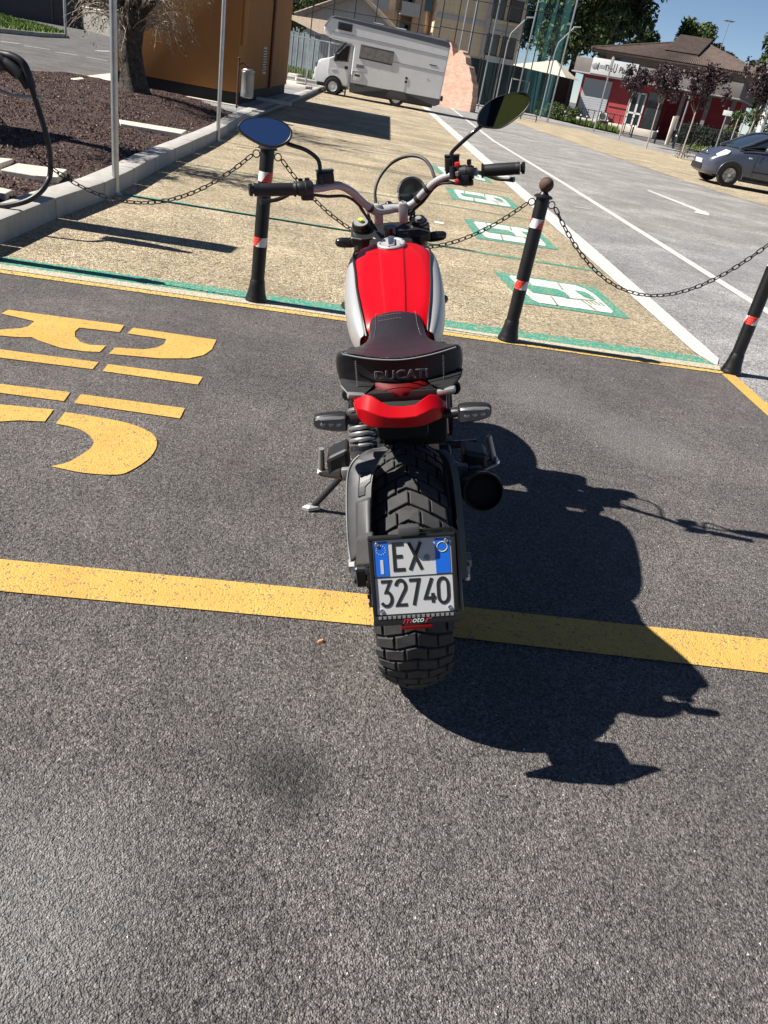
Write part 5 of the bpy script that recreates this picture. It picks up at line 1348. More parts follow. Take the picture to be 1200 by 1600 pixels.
# olive tree in the bed: thick gnarled trunk, drooping half bare twigs
t = thing('olive_tree', 'old gnarled olive tree with drooping dry twigs in the gravel by the cabin', 'tree', (TREE[0], TREE[1], bed_z(*TREE) - .05)); t.scale = (.86, .86, 1)
secs = []
for i, (z, r, ox) in enumerate(((-.2, .44, 0), (.0, .36, 0), (.10, .30, .0), (.28, .255, -.02), (.5, .235, -.04), (.72, .225, -.05), (.95, .23, -.03), (1.10, .27, .0), (1.26, .25, .02), (1.38, .16, .03))):
    secs.append([(ox + r * math.cos(a) * (1 + .10 * math.sin(3 * a + z * 3) + .07 * math.sin(7 * a - z * 4) + random.uniform(-.03, .03)), r * math.sin(a) * (1 + .10 * math.sin(4 * a + z * 2) + random.uniform(-.03, .03)), z) for a in [2 * PI * j / 22 for j in range(22)]])
tr = MB().loft(secs); tips = []
for q in range(9):
    a = q * .70 + random.uniform(-.2, .2)
    limb(tr, (.12 * math.cos(a), .12 * math.sin(a), 1.05 + random.random() * .25), (math.cos(a) * .8, math.sin(a) * .8, .7), .85, .085, 2, .75, .2, 7, tips)
tr.build('trunk', M_BARK, t)
tw = MB(); ends = []
for (p, d) in tips:
    for q in range(5):
        dd = (d + Vector((random.uniform(-1, 1), random.uniform(-1, 1), random.uniform(-.6, .6)))).normalized()
        pts = [p]
        for i in range(6):
            dd = (dd + Vector((random.uniform(-.3, .3), random.uniform(-.3, .3), -.30))).normalized()
            pts.append(pts[-1] + dd * random.uniform(.08, .2)); ends.append(pts[-1])
        tw.tube(pts, [.010, .009, .008, .006, .005, .004, .003], 4)
for q in range(70):
    a = random.uniform(0, 6.28); p = Vector((.25 * math.cos(a), .25 * math.sin(a), random.uniform(.95, 1.45))); dd = Vector((math.cos(a), math.sin(a), 1.1)).normalized()
    pts = [p]
    for i in range(7):
        dd = (dd + Vector((random.uniform(-.35, .35), random.uniform(-.35, .35), -.26))).normalized(); pts.append(pts[-1] + dd * random.uniform(.10, .22)); ends.append(pts[-1])
    tw.tube(pts, [.010, .009, .008, .007, .006, .005, .004, .003], 4)
tw.build('twigs', M_TWIG, t)
bl = [(tuple(e), (.10, .10, .13), 1) for e in ends]
v, f = leaf_cards(9000, bl, .030, .28, .7, .1)
np_mesh('crown', v, f, M_LEAF_OLIVE, t)
# a second olive out of frame: its dappled shade falls on the kerb and the bays
t2 = thing('olive_tree', 'small olive tree off the left edge whose dappled shade reaches the bays', 'tree', (-5.7, 8.75, .9))
mb = MB(); tips = []
mb.tube([(0, 0, -.9), (.02, 0, .5), (0, .03, 1.1)], [.16, .12, .10], 10)
for q in range(5): limb(mb, (0, 0, 1.0), (math.cos(q * 1.3) * .7, math.sin(q * 1.3) * .7, .9), .7, .05, 1, .6, .2, 6, tips)
mb.build('trunk', M_BARK, t2)
bl = [((p.x, p.y, p.z), (.34, .34, .28), 1) for p, d in tips] + [((random.uniform(-.6, .6), random.uniform(-.6, .6), random.uniform(1.6, 2.6)), (.3, .3, .25), 1) for q in range(6)]
v, f = leaf_cards(4200, bl, .040, .28, .4, .2); np_mesh('crown', v, f, M_LEAF_OLIVE, t2)

# ================================================================== ochre cabin with its pipe, grille and bin
Kc = Vector((-4.7921, 18.3900, 0.1300)); Kr = Vector((-5.5890, 27.4664, 0.1300))
kd = (Kr - Kc); kd.z = 0; KL = kd.length; kd.normalize(); kn = Vector((kd.y, -kd.x, 0))      # along the side, outward of it
t = thing('cabin', 'ochre rendered cabin on a dark plinth behind the olive tree', 'cabin', (Kc.x, Kc.y, .13), math.atan2(kd.y, kd.x))
# local x runs back along the side, local y to the left (front face runs along +y)
KH = 2.95
MB().box((KL / 2, 1.3, KH / 2 + .13), (KL, 2.6, KH - .26), None, .012).build('wall', M_KIOSK, t)
MB().box((KL / 2, 1.3, .10), (KL - .08, 2.52, .36), None).build('plinth', mat('plinth_black', (.008, .008, .008), .8, var=.3), t)
MB().box((KL / 2, 1.3, KH + .05), (KL + .16, 2.76, .12), None, .01).build('roof', M_GREYP, t)
pxp = (Vector((-5.2646, 23.1811, 0.1300)) - Kc).dot(kd)
MB().tube([(pxp, -.05, .25), (pxp, -.05, KH)], .045, 12).build('downpipe', mat('brown_pipe', (.16, .055, .022), .5), t)
vx = (Vector((-5.1885, 22.1929, 0.1300)) - Kc).dot(kd)
gz0 = .62
vent = MB().box((vx, -.008, gz0 + .27), (.62, .016, .60)).build('vent_grille', M_DULLALU, t)
for q in range(9): MB().box((vx, -.022, gz0 + .04 + q * .058), (.58, .02, .018), (R(35), 0, 0)).build('slat', M_GREYP, vent)
sx_ = (Vector((-5.2175, 22.7523, 0.1300)) - Kc).dot(kd)
zb = 2.42
sg = MB().prism([(-.16, .20), (.16, .20), (.16, 0), (0, -.16), (-.16, 0)], frame((pxp - .75, -.012, zb + .05), (1, 0, 0), (0, 0, 1)), .012).build('shield_sign', M_PLATE, t)
for q in range(4): MB().box((pxp - .75, -.028, zb + .02 + q * .055), (.24, .006, .022)).build('shield_line', M_PBLUE, sg)
MB().box((0.35, -.03, 1.55), (.5, .06, .8), None, .01).build('meter_box', M_KIOSK, t)
# concrete footing strip at the front
MB().box((-.14, 1.3, -.02), (.22, 2.7, .10), None, .01).build('footing', M_SLAB, t)
# waste bin on its post
b0 = Vector((-4.5355, 17.7815, 0.1400))
t = thing('litter_bin', 'grey steel litter bin on a rusty post at the corner of the cabin', 'bin', (b0.x, b0.y, .13)); t.scale = (.85, .85, .80)
MB().lathe([(.10, .34), (.155, .36), (.16, .38), (.155, .42), (.16, .44), (.155, .47), (.155, .92), (.165, .94), (.165, .97), (.15, .975)], 24, Matrix.Translation((.12, .05, -.05))).build('drum', mat('bin_grey', (.23, .235, .23), .45, .5, var=.2, vscale=9), t)
MB().lathe([(.165, .93), (.12, 1.0), (.0001, 1.01)], 24, Matrix.Translation((.12, .05, -.05))).build('lid', M_STEEL, t)
MB().tube([(-.10, -.02, -.1), (-.10, -.02, 1.15), (-.10, -.02, 1.16)], .022, 10).build('post', M_RUST, t)
MB().tube([(-.10, -.02, 1.0), (-.02, .0, 1.06), (.14, .05, 1.02)], .014, 8).build('bracket', M_RUST, t)
MB().lathe([(.05, 1.15), (.05, 1.17), (.0001, 1.18)], 12, Matrix.Translation((-.10, -.02, 0))).build('post_cap', M_RUST, t)
# slab lying on the pavement
slb = Vector((-4.7651, 21.7361, 0.1500))
o = MB().box((0, 0, .03), (1.0, .34, .07), None, .012).build('stone_slab', M_SLAB); o.location = (slb.x, slb.y, .14); o.rotation_euler = (0, 0, .1)
tag(o, 'pale slab lying in the shade beside the cabin near the bin', 'stone slab', 'pale stone slabs sunk in the gravel bed')
for p in ((-8.4321, 42.0463, 0.1400), (-9.0755, 46.9429, 0.1400), (-8.9228, 48.3906, 0.1400), (-10.0222, 56.5279, 0.1400), (-11.4326, 57.4234, 0.1400), (-12.5561, 66.7280, 0.1400), (-12.2021, 69.5185, 0.1400), (-6.8965, 35.5583, 0.1400), (-7.4281, 41.0692, 0.1400), (-6.2729, 33.4267, 0.1400)):
    o = MB().box((0, 0, .05), (random.uniform(.5, 1.1), random.uniform(.4, .8), .12), None, .02).build('paving_slab', M_SLAB); o.location = (p[0], p[1], .14); o.rotation_euler = (0, 0, random.uniform(-.5, .5))
    tag(o, 'pale loose slab among others on the pavement between the cabin and the camper', 'paving slab', 'pale slabs scattered behind the cabin')

# ================================================================== camper van
M_TYRE = mat('car_tyre', (.012, .012, .012), .8)
M_CAMP = mat('camper_white', (.63, .63, .63), .32, coat=.3, var=.05, vscale=1.5)
M_CAMPR = mat('camper_roof', (.10, .105, .125), .5, var=.15, vscale=2)
M_SKIRT = mat('grey_skirt', (.06, .06, .062), .6)
M_CURT = mat('curtain', (.17, .16, .145), .9, var=.35, vscale=9)
cF = Vector((-5.4107, 36.1486)); 
t = thing('camper_van', 'white camper van with a cab bed overhang parked across the bays', 'camper van')
K_ = 36.0
u_ = Vector((math.cos(R(4)), math.sin(R(4)), 0))
cYF = 32.5
cf = Vector((*(-5.4107, 36.1486), 0.0)); CZ = 0.0
t.location = (cf.x, cf.y, CZ); t.rotation_euler = (0, 0, R(2.0)); t.scale = (.945, .945, .945)
# local: x back along the van from the front axle, y away from us (0 = near side), z up; the front faces -x
CW = 2.15
body = [(.02, .55), (.02, .62), (1.05, .60), (4.75, .60), (4.80, .62), (4.83, 2.62), (4.78, 2.78), (4.55, 2.86), (-.05, 2.96), (-.30, 2.92), (-.52, 2.72), (-.62, 2.48), (-.60, 2.30), (-.45, 2.15), (-.12, 2.08), (.62, 2.04), (.74, 1.92), (.74, .60)]
body = [(.74, .55), (4.78, .55), (4.84, 2.60), (4.78, 2.76), (4.60, 2.83), (.30, 2.98), (-.15, 2.98), (-.38, 2.90), (-.62, 2.55), (-.64, 2.38), (-.52, 2.20), (-.32, 2.13), (.60, 2.05), (.74, 1.95)]
M_ = Matrix(((1, 0, 0, 0), (0, 0, 1, 0), (0, 1, 0, 0), (0, 0, 0, 1)))       # profile (x,z) extruded along y
hb_ = MB().prism(body, M_, CW).build('living_box', M_CAMP, t); bevelm(hb_, .05, 3)
roof = [(4.70, 2.83), (.30, 2.985), (-.14, 2.985), (-.36, 2.91), (-.30, 2.955), (.30, 3.03), (4.66, 2.90)]
MB().prism([(4.80, 2.66), (4.72, 2.86), (.30, 3.01), (-.20, 3.00), (-.42, 2.92), (-.40, 2.88), (-.18, 2.95), (.30, 2.96), (4.66, 2.80), (4.76, 2.62)], Matrix.Translation((0, .10, 0)) @ M_, CW - .2).build('roof', M_CAMPR, t)
MB().prism([(4.83, 2.55), (4.80, 2.70), (4.70, 2.82), (.30, 2.985), (-.16, 2.985), (-.40, 2.90), (-.30, 2.86), (-.10, 2.84), (.30, 2.82), (4.60, 2.58)], Matrix.Translation((0, -.014, 0)) @ M_, .03).build('roof_band', M_CAMPR, t)
MB().tube([(4.84, -.012, 2.62), (4.72, -.012, 2.78), (.30, -.012, 2.94), (-.18, -.012, 2.94), (-.38, -.012, 2.87), (-.62, -.012, 2.52)], .022, 8).build('roof_trim', M_CAMPR, t)
MB().tube([(4.82, -.008, 2.22), (.75, -.008, 2.36), (-.3, -.008, 2.38)], .007, 6).build('side_trim', M_GREYP, t)
MB().tube([(4.82, -.008, 1.62), (1.9, -.008, 1.70)], .007, 6).build('side_trim', M_GREYP, t)
# cab, as lofted sections from one side to the other
cab = [(.80, .42), (-.82, .42), (-.92, .55), (-.93, .82), (-.86, 1.10), (-.72, 1.28), (-.25, 1.42), (-.10, 1.50), (.42, 2.10), (.80, 2.10)]
def cabsec(y, k_): return [(x + (.10 * k_ if x < -.3 else .05 * k_ if z > 1.45 and x < .6 else 0), y, z - (.02 * k_ if z > .5 else 0)) for x, z in cab]
cb_ = MB().loft([cabsec(.12, 1.2), cabsec(.14, .5), cabsec(.35, .1), cabsec(CW / 2, 0), cabsec(CW - .35, .1), cabsec(CW - .14, .5), cabsec(CW - .12, 1.2)], smooth=True).build('cab', M_CAMP, t, sharp=50)
bevelm(cb_, .02)
# windscreen, door, side window
MB().add([(-.09, .22, 1.51), (.36, .24, 2.04), (.36, CW - .24, 2.04), (-.09, CW - .22, 1.51)], [(0, 1, 2, 3)]).build('windscreen', M_GLASS, t).location = (-.03, 0, .03)
door = MB().prism([(-.20, .48), (.62, .48), (.64, 2.02), (.40, 2.02), (-.02, 1.52), (-.28, 1.36), (-.30, .9)], Matrix.Translation((0, .105, 0)) @ M_, .03).build('cab_door', M_CAMP, t); bevelm(door, .008)
dw = MB().prism([(-.06, 1.34), (.52, 1.38), (.56, 1.96), (.42, 1.96), (.02, 1.52)], Matrix.Translation((0, .090, 0)) @ M_, .012).build('door_window', M_GLASS, door); bevelm(dw, .006)
MB().tube([(-.09, .088, 1.32), (.55, .088, 1.36), (.59, .088, 1.99), (.40, .088, 1.99), (-.02, .088, 1.53), (-.09, .088, 1.32)], .012, 6).build('window_seal', M_BLACKP, door)
MB().tube([(.20, .09, 1.35), (.25, .09, 1.98)], .012, 6).build('quarterlight_bar', M_BLACKP, door)
MB().box((.50, .095, 1.13), (.14, .02, .12), None, .006).build('handle', M_BLACKP, door)
MB().box((-.02, .098, .98), (.24, .012, .05), None, .004).build('door_stripe', M_PLATE, door)
MB().box((.02, -.02, 1.44), (.12, .14, .30), None, .04).build('wing_mirror', M_BLACKP, t)
MB().tube([(.74, .09, .56), (.74, .09, 1.9), (.70, .09, 2.04), (.60, .09, 2.09), (-.1, .09, 2.13)], .020, 6).build('cab_seam', M_GREYP, t)
MB().box((-.80, .30, 1.06), (.18, .34, .20), (0, R(-20), 0), .04).build('headlight', M_SMOKE, t)
MB().box((-.80, CW - .30, 1.06), (.18, .34, .20), (0, R(-20), 0), .04).build('headlight', M_SMOKE, t)
MB().box((-.86, CW / 2, .55), (.16, CW - .3, .24), None, .05).build('bumper', M_CAMP, t)
def vwheel(parent, x, y, r, w, ydir, rimcol, name='wheel', spokes=0):
    Mw = Matrix.Translation((x, y, r)) @ Matrix.Rotation(R(90) * (1 if ydir < 0 else -1), 4, 'X')
    o = MB().lathe([(r * .62, -w / 2), (r * .95, -w / 2), (r, -w * .36), (r, w * .36), (r * .95, w / 2), (r * .62, w / 2), (r * .60, w * .3)], 32, Mw).build(name, M_TYRE, parent, sharp=35)
    rm = MB().lathe([(r * .62, w * .42), (r * .58, w * .46), (r * .52, w * .34), (r * .30, w * .34), (r * .26, w * .44), (r * .10, w * .46), (.0001, w * .46)] if not spokes else [(r * .70, w * .46), (r * .66, w * .49), (r * .62, w * .44), (r * .58, w * .05), (.0001, w * .05)], 32, Mw)
    rm.build('rim', rimcol if not spokes else M_BLACKM, o)
    if spokes:
        MB().lathe([(r * .70, w * .46), (r * .675, w * .50), (r * .63, w * .46)], 32, Mw).build('rim_lip', rimcol, o)
        for k_ in range(spokes):
            a = 2 * PI * k_ / spokes + .3
            s_ = MB().loft([[Mw @ Vector((rr_ * math.cos(a + da), rr_ * math.sin(a + da), zz_)) for da, zz_ in ((-dw_, w * .38), (-dw_, w * .46), (dw_, w * .46), (dw_, w * .38))] for rr_, dw_ in ((r * .10, .75), (r * .30, .30), (r * .64, .20))], smooth=False)
            s_.build('spoke', rimcol, o)
        MB().lathe([(r * .14, w * .44), (r * .13, w * .49), (.0001, w * .50)], 16, Mw).build('hub_cap', rimcol, o)
    else:
        for k_ in range(6):
            a = 2 * PI * k_ / 6
            MB().ball(Mw @ Vector((r * .42 * math.cos(a), r * .42 * math.sin(a), w * .345)), r * .07, 8, (1, .3, 1)).build('rim_hole', M_BLACKM, o)
    return o
M_HUB = mat('wheel_trim', (.62, .62, .63), .4, .2)
vwheel(t, 0, .15, .33, .22, -1, M_HUB); vwheel(t, 2.86, .115, .33, .22, -1, M_HUB)
vwheel(t, 0, CW - .24, .33, .22, 1, M_HUB); vwheel(t, 2.86, CW - .20, .33, .22, 1, M_HUB)
def arch(x, y, r, name, parent, m, th=.03):
    pts = [(x + r * math.cos(R(a)), y, .33 + r * math.sin(R(a))) for a in range(-8, 190, 12)]
    ins = [(x + (r - .2) * math.cos(R(a)), y, .33 + (r - .2) * math.sin(R(a))) for a in range(-8, 190, 12)]
    MB().add(pts + ins, [(i, i + 1, len(pts) + i + 1, len(pts) + i) for i in range(len(pts) - 1)]).build(name, m, parent)
arch(0, .095, .42, 'wheel_arch', t, M_BLACKP)
sk = MB().prism([(.74, .30), (.78, .22), (2.35, .26), (2.42, .45), (2.60, .62), (3.12, .62), (3.30, .45), (3.36, .28), (4.60, .30), (4.80, .40), (4.80, .60), (.74, .60)], Matrix.Translation((0, -.012, 0)) @ M_, .06).build('skirt', M_SKIRT, t)
MB().box((2.7, CW / 2, .35), (3.6, CW - .5, .30)).build('chassis', M_BLACKM, t)
MB().box((-.1, CW / 2, .42), (1.3, CW - .7, .30)).build('engine_pan', M_BLACKM, t)
MB().box((1.55, .12, .22), (.32, .22, .05), None, .01).build('step', M_BLACKM, t)
def cwin(x0, z0, x1, z1, name, slope=-.03):
    w = MB().box(((x0 + x1) / 2, -.012, (z0 + z1) / 2), (x1 - x0, .024, z1 - z0), (0, R(1.6), 0), .01).build(name, M_GREYP, t)
    MB().box(((x0 + x1) / 2, -.026, (z0 + z1) / 2), (x1 - x0 - .07, .006, z1 - z0 - .07), (0, R(1.6), 0)).build('pane', mat('acrylic_pane', (.08, .078, .072), .15, spec=.6), w)
    n = max(5, int((x1 - x0) / .15))
    for q in range(n):
        xx = x0 + .08 + (x1 - x0 - .16) * q / (n - 1)
        MB().box((xx, -.031 - .002 * (q % 2), (z0 + z1) / 2 - (xx - (x0 + x1) / 2) * .028), ((x1 - x0 - .16) / (n - 1) + .004, .006, z1 - z0 - .12), (0, R(1.6), 0)).build('curtain_fold', M_CURT, w)
    return w
cwin(1.02, 1.55, 2.48, 2.08, 'side_window')
o = MB().box((.26, -.012, 2.62), (.62, .024, .28), (0, R(1.6), 0), .01).build('luton_window', M_GLASS, t)
MB().box((.26, -.026, 2.62), (.50, .006, .17), (0, R(1.6), 0)).build('pane', mat('tinted_pane', (.03, .032, .035), .1, spec=.6), o)
gr = MB().box((1.10, -.008, 1.28), (.36, .016, .14), None, .004).build('fridge_vent', M_DULLALU, t)
for q in range(4): MB().box((1.10, -.018, 1.235 + q * .03), (.32, .008, .012)).build('slat', M_GREYP, gr)
hp = MB().box((1.02, -.008, .88), (.44, .016, .40), None, .03).build('service_hatch', M_CAMP, t)
MB().box((1.02, -.018, .92), (.24, .006, .10)).build('hatch_label', M_GREYP, hp)
MB().tube([(.81, -.018, .69), (1.23, -.018, .69), (1.23, -.018, 1.07), (.81, -.018, 1.07), (.81, -.018, .69)], .006, 5).build('hatch_seam', M_GREYP, hp)
for z in (1.02, 1.16): MB().lathe([(.055, 0), (.055, .015), (.03, .02), (.0001, .02)], 16, Matrix.Translation((3.18, 0, z)) @ Matrix.Rotation(R(90), 4, 'X')).build('socket_cap', M_BLACKP, t)
MB().tube([(3.16, -.006, .60), (3.16, -.006, .95)], .005, 5).build('panel_seam', M_GREYP, t)
MB().box((4.25, -.006, 1.83), (.34, .010, .035), (0, R(1.5), 0)).build('badge', M_GREYP, t)
MB().box((4.1, -.006, 1.30), (.06, .010, .04)).build('side_marker', M_PLATE, t)
for x in (1.6, 2.6): MB().box((x, .9, 2.99 - x * .03), (.5, .5, .12), None, .04).build('roof_hatch', M_CAMP, t)
MB().box((4.86, CW / 2, .62), (.10, CW - .1, .18), None, .03).build('rear_bumper', M_GREYP, t)

# ================================================================== grey hatchback at the right edge
M_CAR = mat('slate_car_paint', (.075, .083, .115), .30, .35, coat=.6)
M_ALLOY = mat('alloy_wheel', (.72, .72, .72), .35, .25)
cw_ = Vector((*(7.9021, 24.4361), 0.004))
t = thing('hatchback_car', 'slate grey hatchback with alloy wheels parked at the right edge', 'car')
ang = R(5)
t.location = (cw_.x, cw_.y, cw_.z); t.rotation_euler = (0, 0, ang); t.scale = (1.02, 1.02, 1.02)
# local: x back from the front axle, y away from us (near side 0), z up
W2 = 1.64
prof = [  # x, half-height band: sill z, belt z, top z, plan inset
    (-.66, .28, .50, .58, .34), (-.60, .22, .56, .68, .20), (-.45, .20, .68, .78, .09), (-.20, .22, .80, .88, .035), (.15, .24, .88, .97, .012), (.55, .22, .93, 1.04, .0), (1.2, .21, .96, 1.06, .0), (2.0, .22, .97, 1.06, .0), (2.7, .26, .97, 1.05, .02), (2.95, .32, .90, 1.0, .10), (3.05, .40, .85, .92, .22)]
secs = []
for (x, sz, bz_, tz, ins) in prof:
    y0, y1 = ins, W2 - ins
    yc = W2 / 2; hw = (y1 - y0) / 2
    ring = []
    for fy, z in ((.90, sz), (.985, sz + .10), (1.0, (sz + bz_) * .55), (.975, bz_), (.88, tz - .02), (.55, tz + .012), (0, tz + .022)):
        ring.append((x, yc - hw * fy, z))
    ring = ring + [(x, 2 * yc - y_, z_) for (_, y_, z_) in ring[::-1][1:]]
    secs.append(ring)
cbd = MB().loft(secs).build('body', M_CAR, t, sharp=179); subsurf(cbd, 2)
# cabin: glasshouse then roof
def gh(x, z0, z1, ins0, ins1): return (x, z0, z1, ins0, ins1)
gl = [(.10, .98, 1.00, .12, .16), (.35, .99, 1.14, .07, .14), (.80, 1.02, 1.40, .05, .19), (1.25, 1.03, 1.49, .04, .22), (1.8, 1.03, 1.51, .04, .22), (2.4, 1.03, 1.44, .06, .23), (2.85, 1.02, 1.15, .10, .20)]
secs = []
for (x, z0, z1, i0, i1) in gl:
    half = [(i0, z0), (i0 + (i1 - i0) * .5, z0 + (z1 - z0) * .55), (i1, z1 - .03), (i1 + .10, z1), (W2 / 2, z1 + .02)]
    secs.append([(x, y, z) for y, z in half] + [(x, W2 - y, z) for y, z in half[::-1][1:]])
ghs = MB().loft(secs).build('glasshouse', mat('tinted_car_glass', (.018, .028, .04), .05, spec=.9), t, sharp=179); subsurf(ghs, 2)
for s_ in (0, 1):
    Y = lambda y: W2 - y if s_ else y
    MB().tube(smooth_path([(x, Y(y), z) for x, y, z in ((.06, .13, .985), (.36, .13, 1.135), (.80, .185, 1.375), (1.02, .205, 1.425), (1.30, .215, 1.462), (1.8, .215, 1.48), (2.35, .225, 1.425), (2.85, .17, 1.10))], 4), .034, 8).build('pillar', M_CAR, t)
    MB().tube([(1.50, Y(.05), 1.04), (1.55, Y(.12), 1.25), (1.56, Y(.20), 1.46)], .035, 8).build('pillar', M_BLACKP, t)
    MB().tube([(.10, Y(.06), 1.0), (1.2, Y(.035), 1.045), (2.6, Y(.045), 1.045)], .018, 6).build('window_trim', M_BLACKP, t)
rs = []
for x, z, yy in ((.98, 1.425, .20), (1.25, 1.475, .20), (1.8, 1.50, .20), (2.35, 1.435, .21)):
    rs.append([(x, yy + (W2 - 2 * yy) * u, z + .035 * math.sin(PI * u)) for u in (0, .12, .3, .5, .7, .88, 1)])
solid(MB().loft(rs, closed=False).build('roof', M_CAR, t, sharp=179), .02, 1)
MB().ball((.95, .42, 1.10), .10, 12, (.5, .8, 1.2)).build('seat_headrest', M_BLACKP, t)
for (y, nm) in ((.02, 'n'), (W2 - .02, 'f')):
    vwheel(t, 0, .10 if nm == 'n' else W2 - .10, .30, .19, -1 if nm == 'n' else 1, M_ALLOY, spokes=6)
    vwheel(t, 2.43, .10 if nm == 'n' else W2 - .10, .30, .19, -1 if nm == 'n' else 1, M_ALLOY, spokes=6)
for x in (0, 2.43):
    pts = [(x + .365 * math.cos(R(a)), -.004, .30 + .365 * math.sin(R(a))) for a in range(-14, 196, 10)]; ins_ = [(x + .24 * math.cos(R(a)), .004, .30 + .24 * math.sin(R(a))) for a in range(-14, 196, 10)]
    MB().add(pts + ins_, [(i, i + 1, len(pts) + i + 1, len(pts) + i) for i in range(len(pts) - 1)]).build('wheel_arch', M_BLACKP, t)
    MB().tube(pts, .016, 6).build('arch_lip', M_CAR, t)
M_HL = mat('headlight_glass', (.62, .64, .66), .08, spec=.8)
for s, y in ((1, .16), (-1, W2 - .16)):
    h_ = MB().loft([[(-.47, y - s * .02, .66), (-.50, y + s * .10, .66), (-.46, y + s * .12, .76), (-.42, y - s * .03, .76)], [(-.20, y - s * .10, .80), (-.30, y + s * .08, .84), (-.24, y + s * .10, .92), (-.12, y - s * .07, .90)]]).build('headlight', M_HL, t); bevelm(h_, .02)
    MB().lathe([(.05, 0), (.045, .02), (.0001, .025)], 14, Matrix.Translation((-.57, y + s * .10, .40)) @ Matrix.Rotation(R(-90), 4, 'Y')).build('fog_lamp', M_HL, t)
MB().box((-.645, W2 / 2 + .1, .38), (.06, .80, .16), None, .03).build('lower_grille', M_BLACKP, t)
MB().box((-.66, W2 / 2, .52), (.03, .50, .11), (0, R(-8), 0), .004).build('number_plate', M_PLATE, t)
MB().box((-.56, W2 / 2, .70), (.05, .60, .06), (0, R(-25), 0), .02).build('upper_grille', M_BLACKP, t)
MB().ball((-.53, W2 / 2, .755), .05, 12, (.3, 1, 1)).build('badge', M_CHROME, t)
MB().ball((.78, -.10, 1.06), .11, 14, (.7, .85, .75)).build('wing_mirror', M_CAR, t)
MB().ball((.82, -.12, 1.07), .085, 12, (.4, .9, .75)).build('mirror_face', M_SMOKE, t)
MB().box((.42, -.006, .80), (.10, .012, .04), None, .006).build('side_repeater', M_HL, t)
MB().tube([(.62, -.004, .28), (.60, -.006, .70), (.66, .02, 1.02)], .005, 5).build('door_gap', M_BLACKP, t)
MB().tube([(.60, -.010, .48), (2.0, -.012, .50)], .016, 6).build('rub_strip', M_BLACKP, t)
MB().tube([(.30, -.002, .22), (2.1, -.002, .22)], .03, 6).build('sill', M_BLACKP, t)
MB().box((1.2, W2 / 2, .35), (3.2, W2 - .4, .3)).build('underbody', M_BLACKM, t)

# ================================================================== buildings, fences and trees of the background
GZF = .0
def at(px_, Y): return Vector(px_)
# ---------- red restaurant with a hipped tile roof
M_REDW = stucco('red_render', (.30, .045, .052), .12)
M_GREYW = stucco('grey_fascia', (.17, .15, .14), .15)
M_UPW = stucco('eave_shade_render', (.26, .215, .165), .15)  # upper wall coloured darker for the shade under the eaves
M_CREAMW = stucco('cream_render', (.55, .46, .34), .1)
k = NT('roof_tiles_brown'); 
c_ = k.mix(k.ramp(k.noise(3.0, 7, .7), [(.3, 0.0), (.7, 1.0)]), (.052, .038, .033), (.105, .078, .066))
M_BAND0 = mat('canopy_edge_grey', (.30, .29, .28), .7)
M_TILE = k.out(c_, .85, k.noise(8.0, 4), .02, .6)
RA = Vector((8.5195, 66.0000, 0.0510)); RB = Vector((18.6094, 61.5000, 0.2064))
RZ = .42
rx = Vector((RB.x - RA.x, RB.y - RA.y, 0)); RL = rx.length * 1.0; rang = math.atan2(rx.y, rx.x)
t = thing('restaurant', 'red rendered restaurant with a brown tiled hip roof and white sign', 'building', (RA.x, RA.y, RZ), rang); t.scale = (1, 1, .90)
RLn = RL
H1 = 3.05
MB().box((RLn * .27, 3.5, 1.35), (RLn * .54, 7.0, 3.8)).build('wall', M_REDW, t)
MB().box((RLn * .77, 5.2, 1.35), (RLn * .46 - .01, 3.6, 3.8)).build('shade_recess_wall', M_REDW, t)  # set back so the fascia shades it, a recess added for the dark part
for q in (.68, .84, .99): MB().box((RLn * q, .15, 1.35), (.25, .25, 3.8)).build('recess_post', M_GREYW, t)
MB().box((RLn / 2 - .2, 3.4, 3.75), (RLn + .8, 8.3, .98), None, .02).build('fascia', M_GREYW, t)
MB().box((RLn / 2 - .2, 3.4, 3.20), (RLn + 1.0, 8.5, .10), None, .02).build('canopy_edge', M_BAND0, t)
MB().box((RLn / 2 + .9, 5.2, 4.5), (RLn + .2, 6.6, 1.1)).build('upper_wall', M_UPW, t)
for q in range(5): MB().box((2.2 + q * 3.4, 1.88, 4.62), (1.3, .05, .22)).build('vent_window', M_GLASS, t)
# hip roof with pantile rows built as ridges
e0 = [(-.2, 1.0, 5.0), (RLn + 1.2, 1.0, 5.0), (RLn + 1.2, 10.6, 5.0), (-.2, 10.6, 5.0)]
r0_, r1_ = (5.6, 5.8, 6.75), (RLn - 4.0, 5.8, 6.75)
rf = MB().add(e0 + [r0_, r1_], [(0, 1, 5, 4), (1, 2, 5), (2, 3, 4, 5), (3, 0, 4)])
rf = solid(rf.build('roof', M_TILE, t), .10, -1)
tl_ = MB()
def tile_rows(a, b, c, d, n):
    """half-round tile ridges running from eave a-b to ridge d-c"""
    a, b, c, d = map(Vector, (a, b, c, d))
    for q in range(n):
        u = (q + .5) / n
        p, s = a.lerp(b, u), d.lerp(c, u)
        tl_.tube([p + Vector((0, 0, .03)), s + Vector((0, 0, .03))], .075, 5, caps=False)
tile_rows(e0[0], e0[1], r1_, r0_, 88); tile_rows(e0[1], e0[2], r1_, r1_, 44); tile_rows(e0[3], e0[0], r0_, r0_, 44)
o = tl_.build('roof_tiles', M_TILE, t); o['kind'] = 'stuff'
for a, b in ((r0_, r1_), (e0[0], r0_), (e0[1], r1_)): MB().tube([Vector(a) + Vector((0, 0, .08)), Vector(b) + Vector((0, 0, .08))], .11, 8).build('ridge_cap', M_TILE, t)
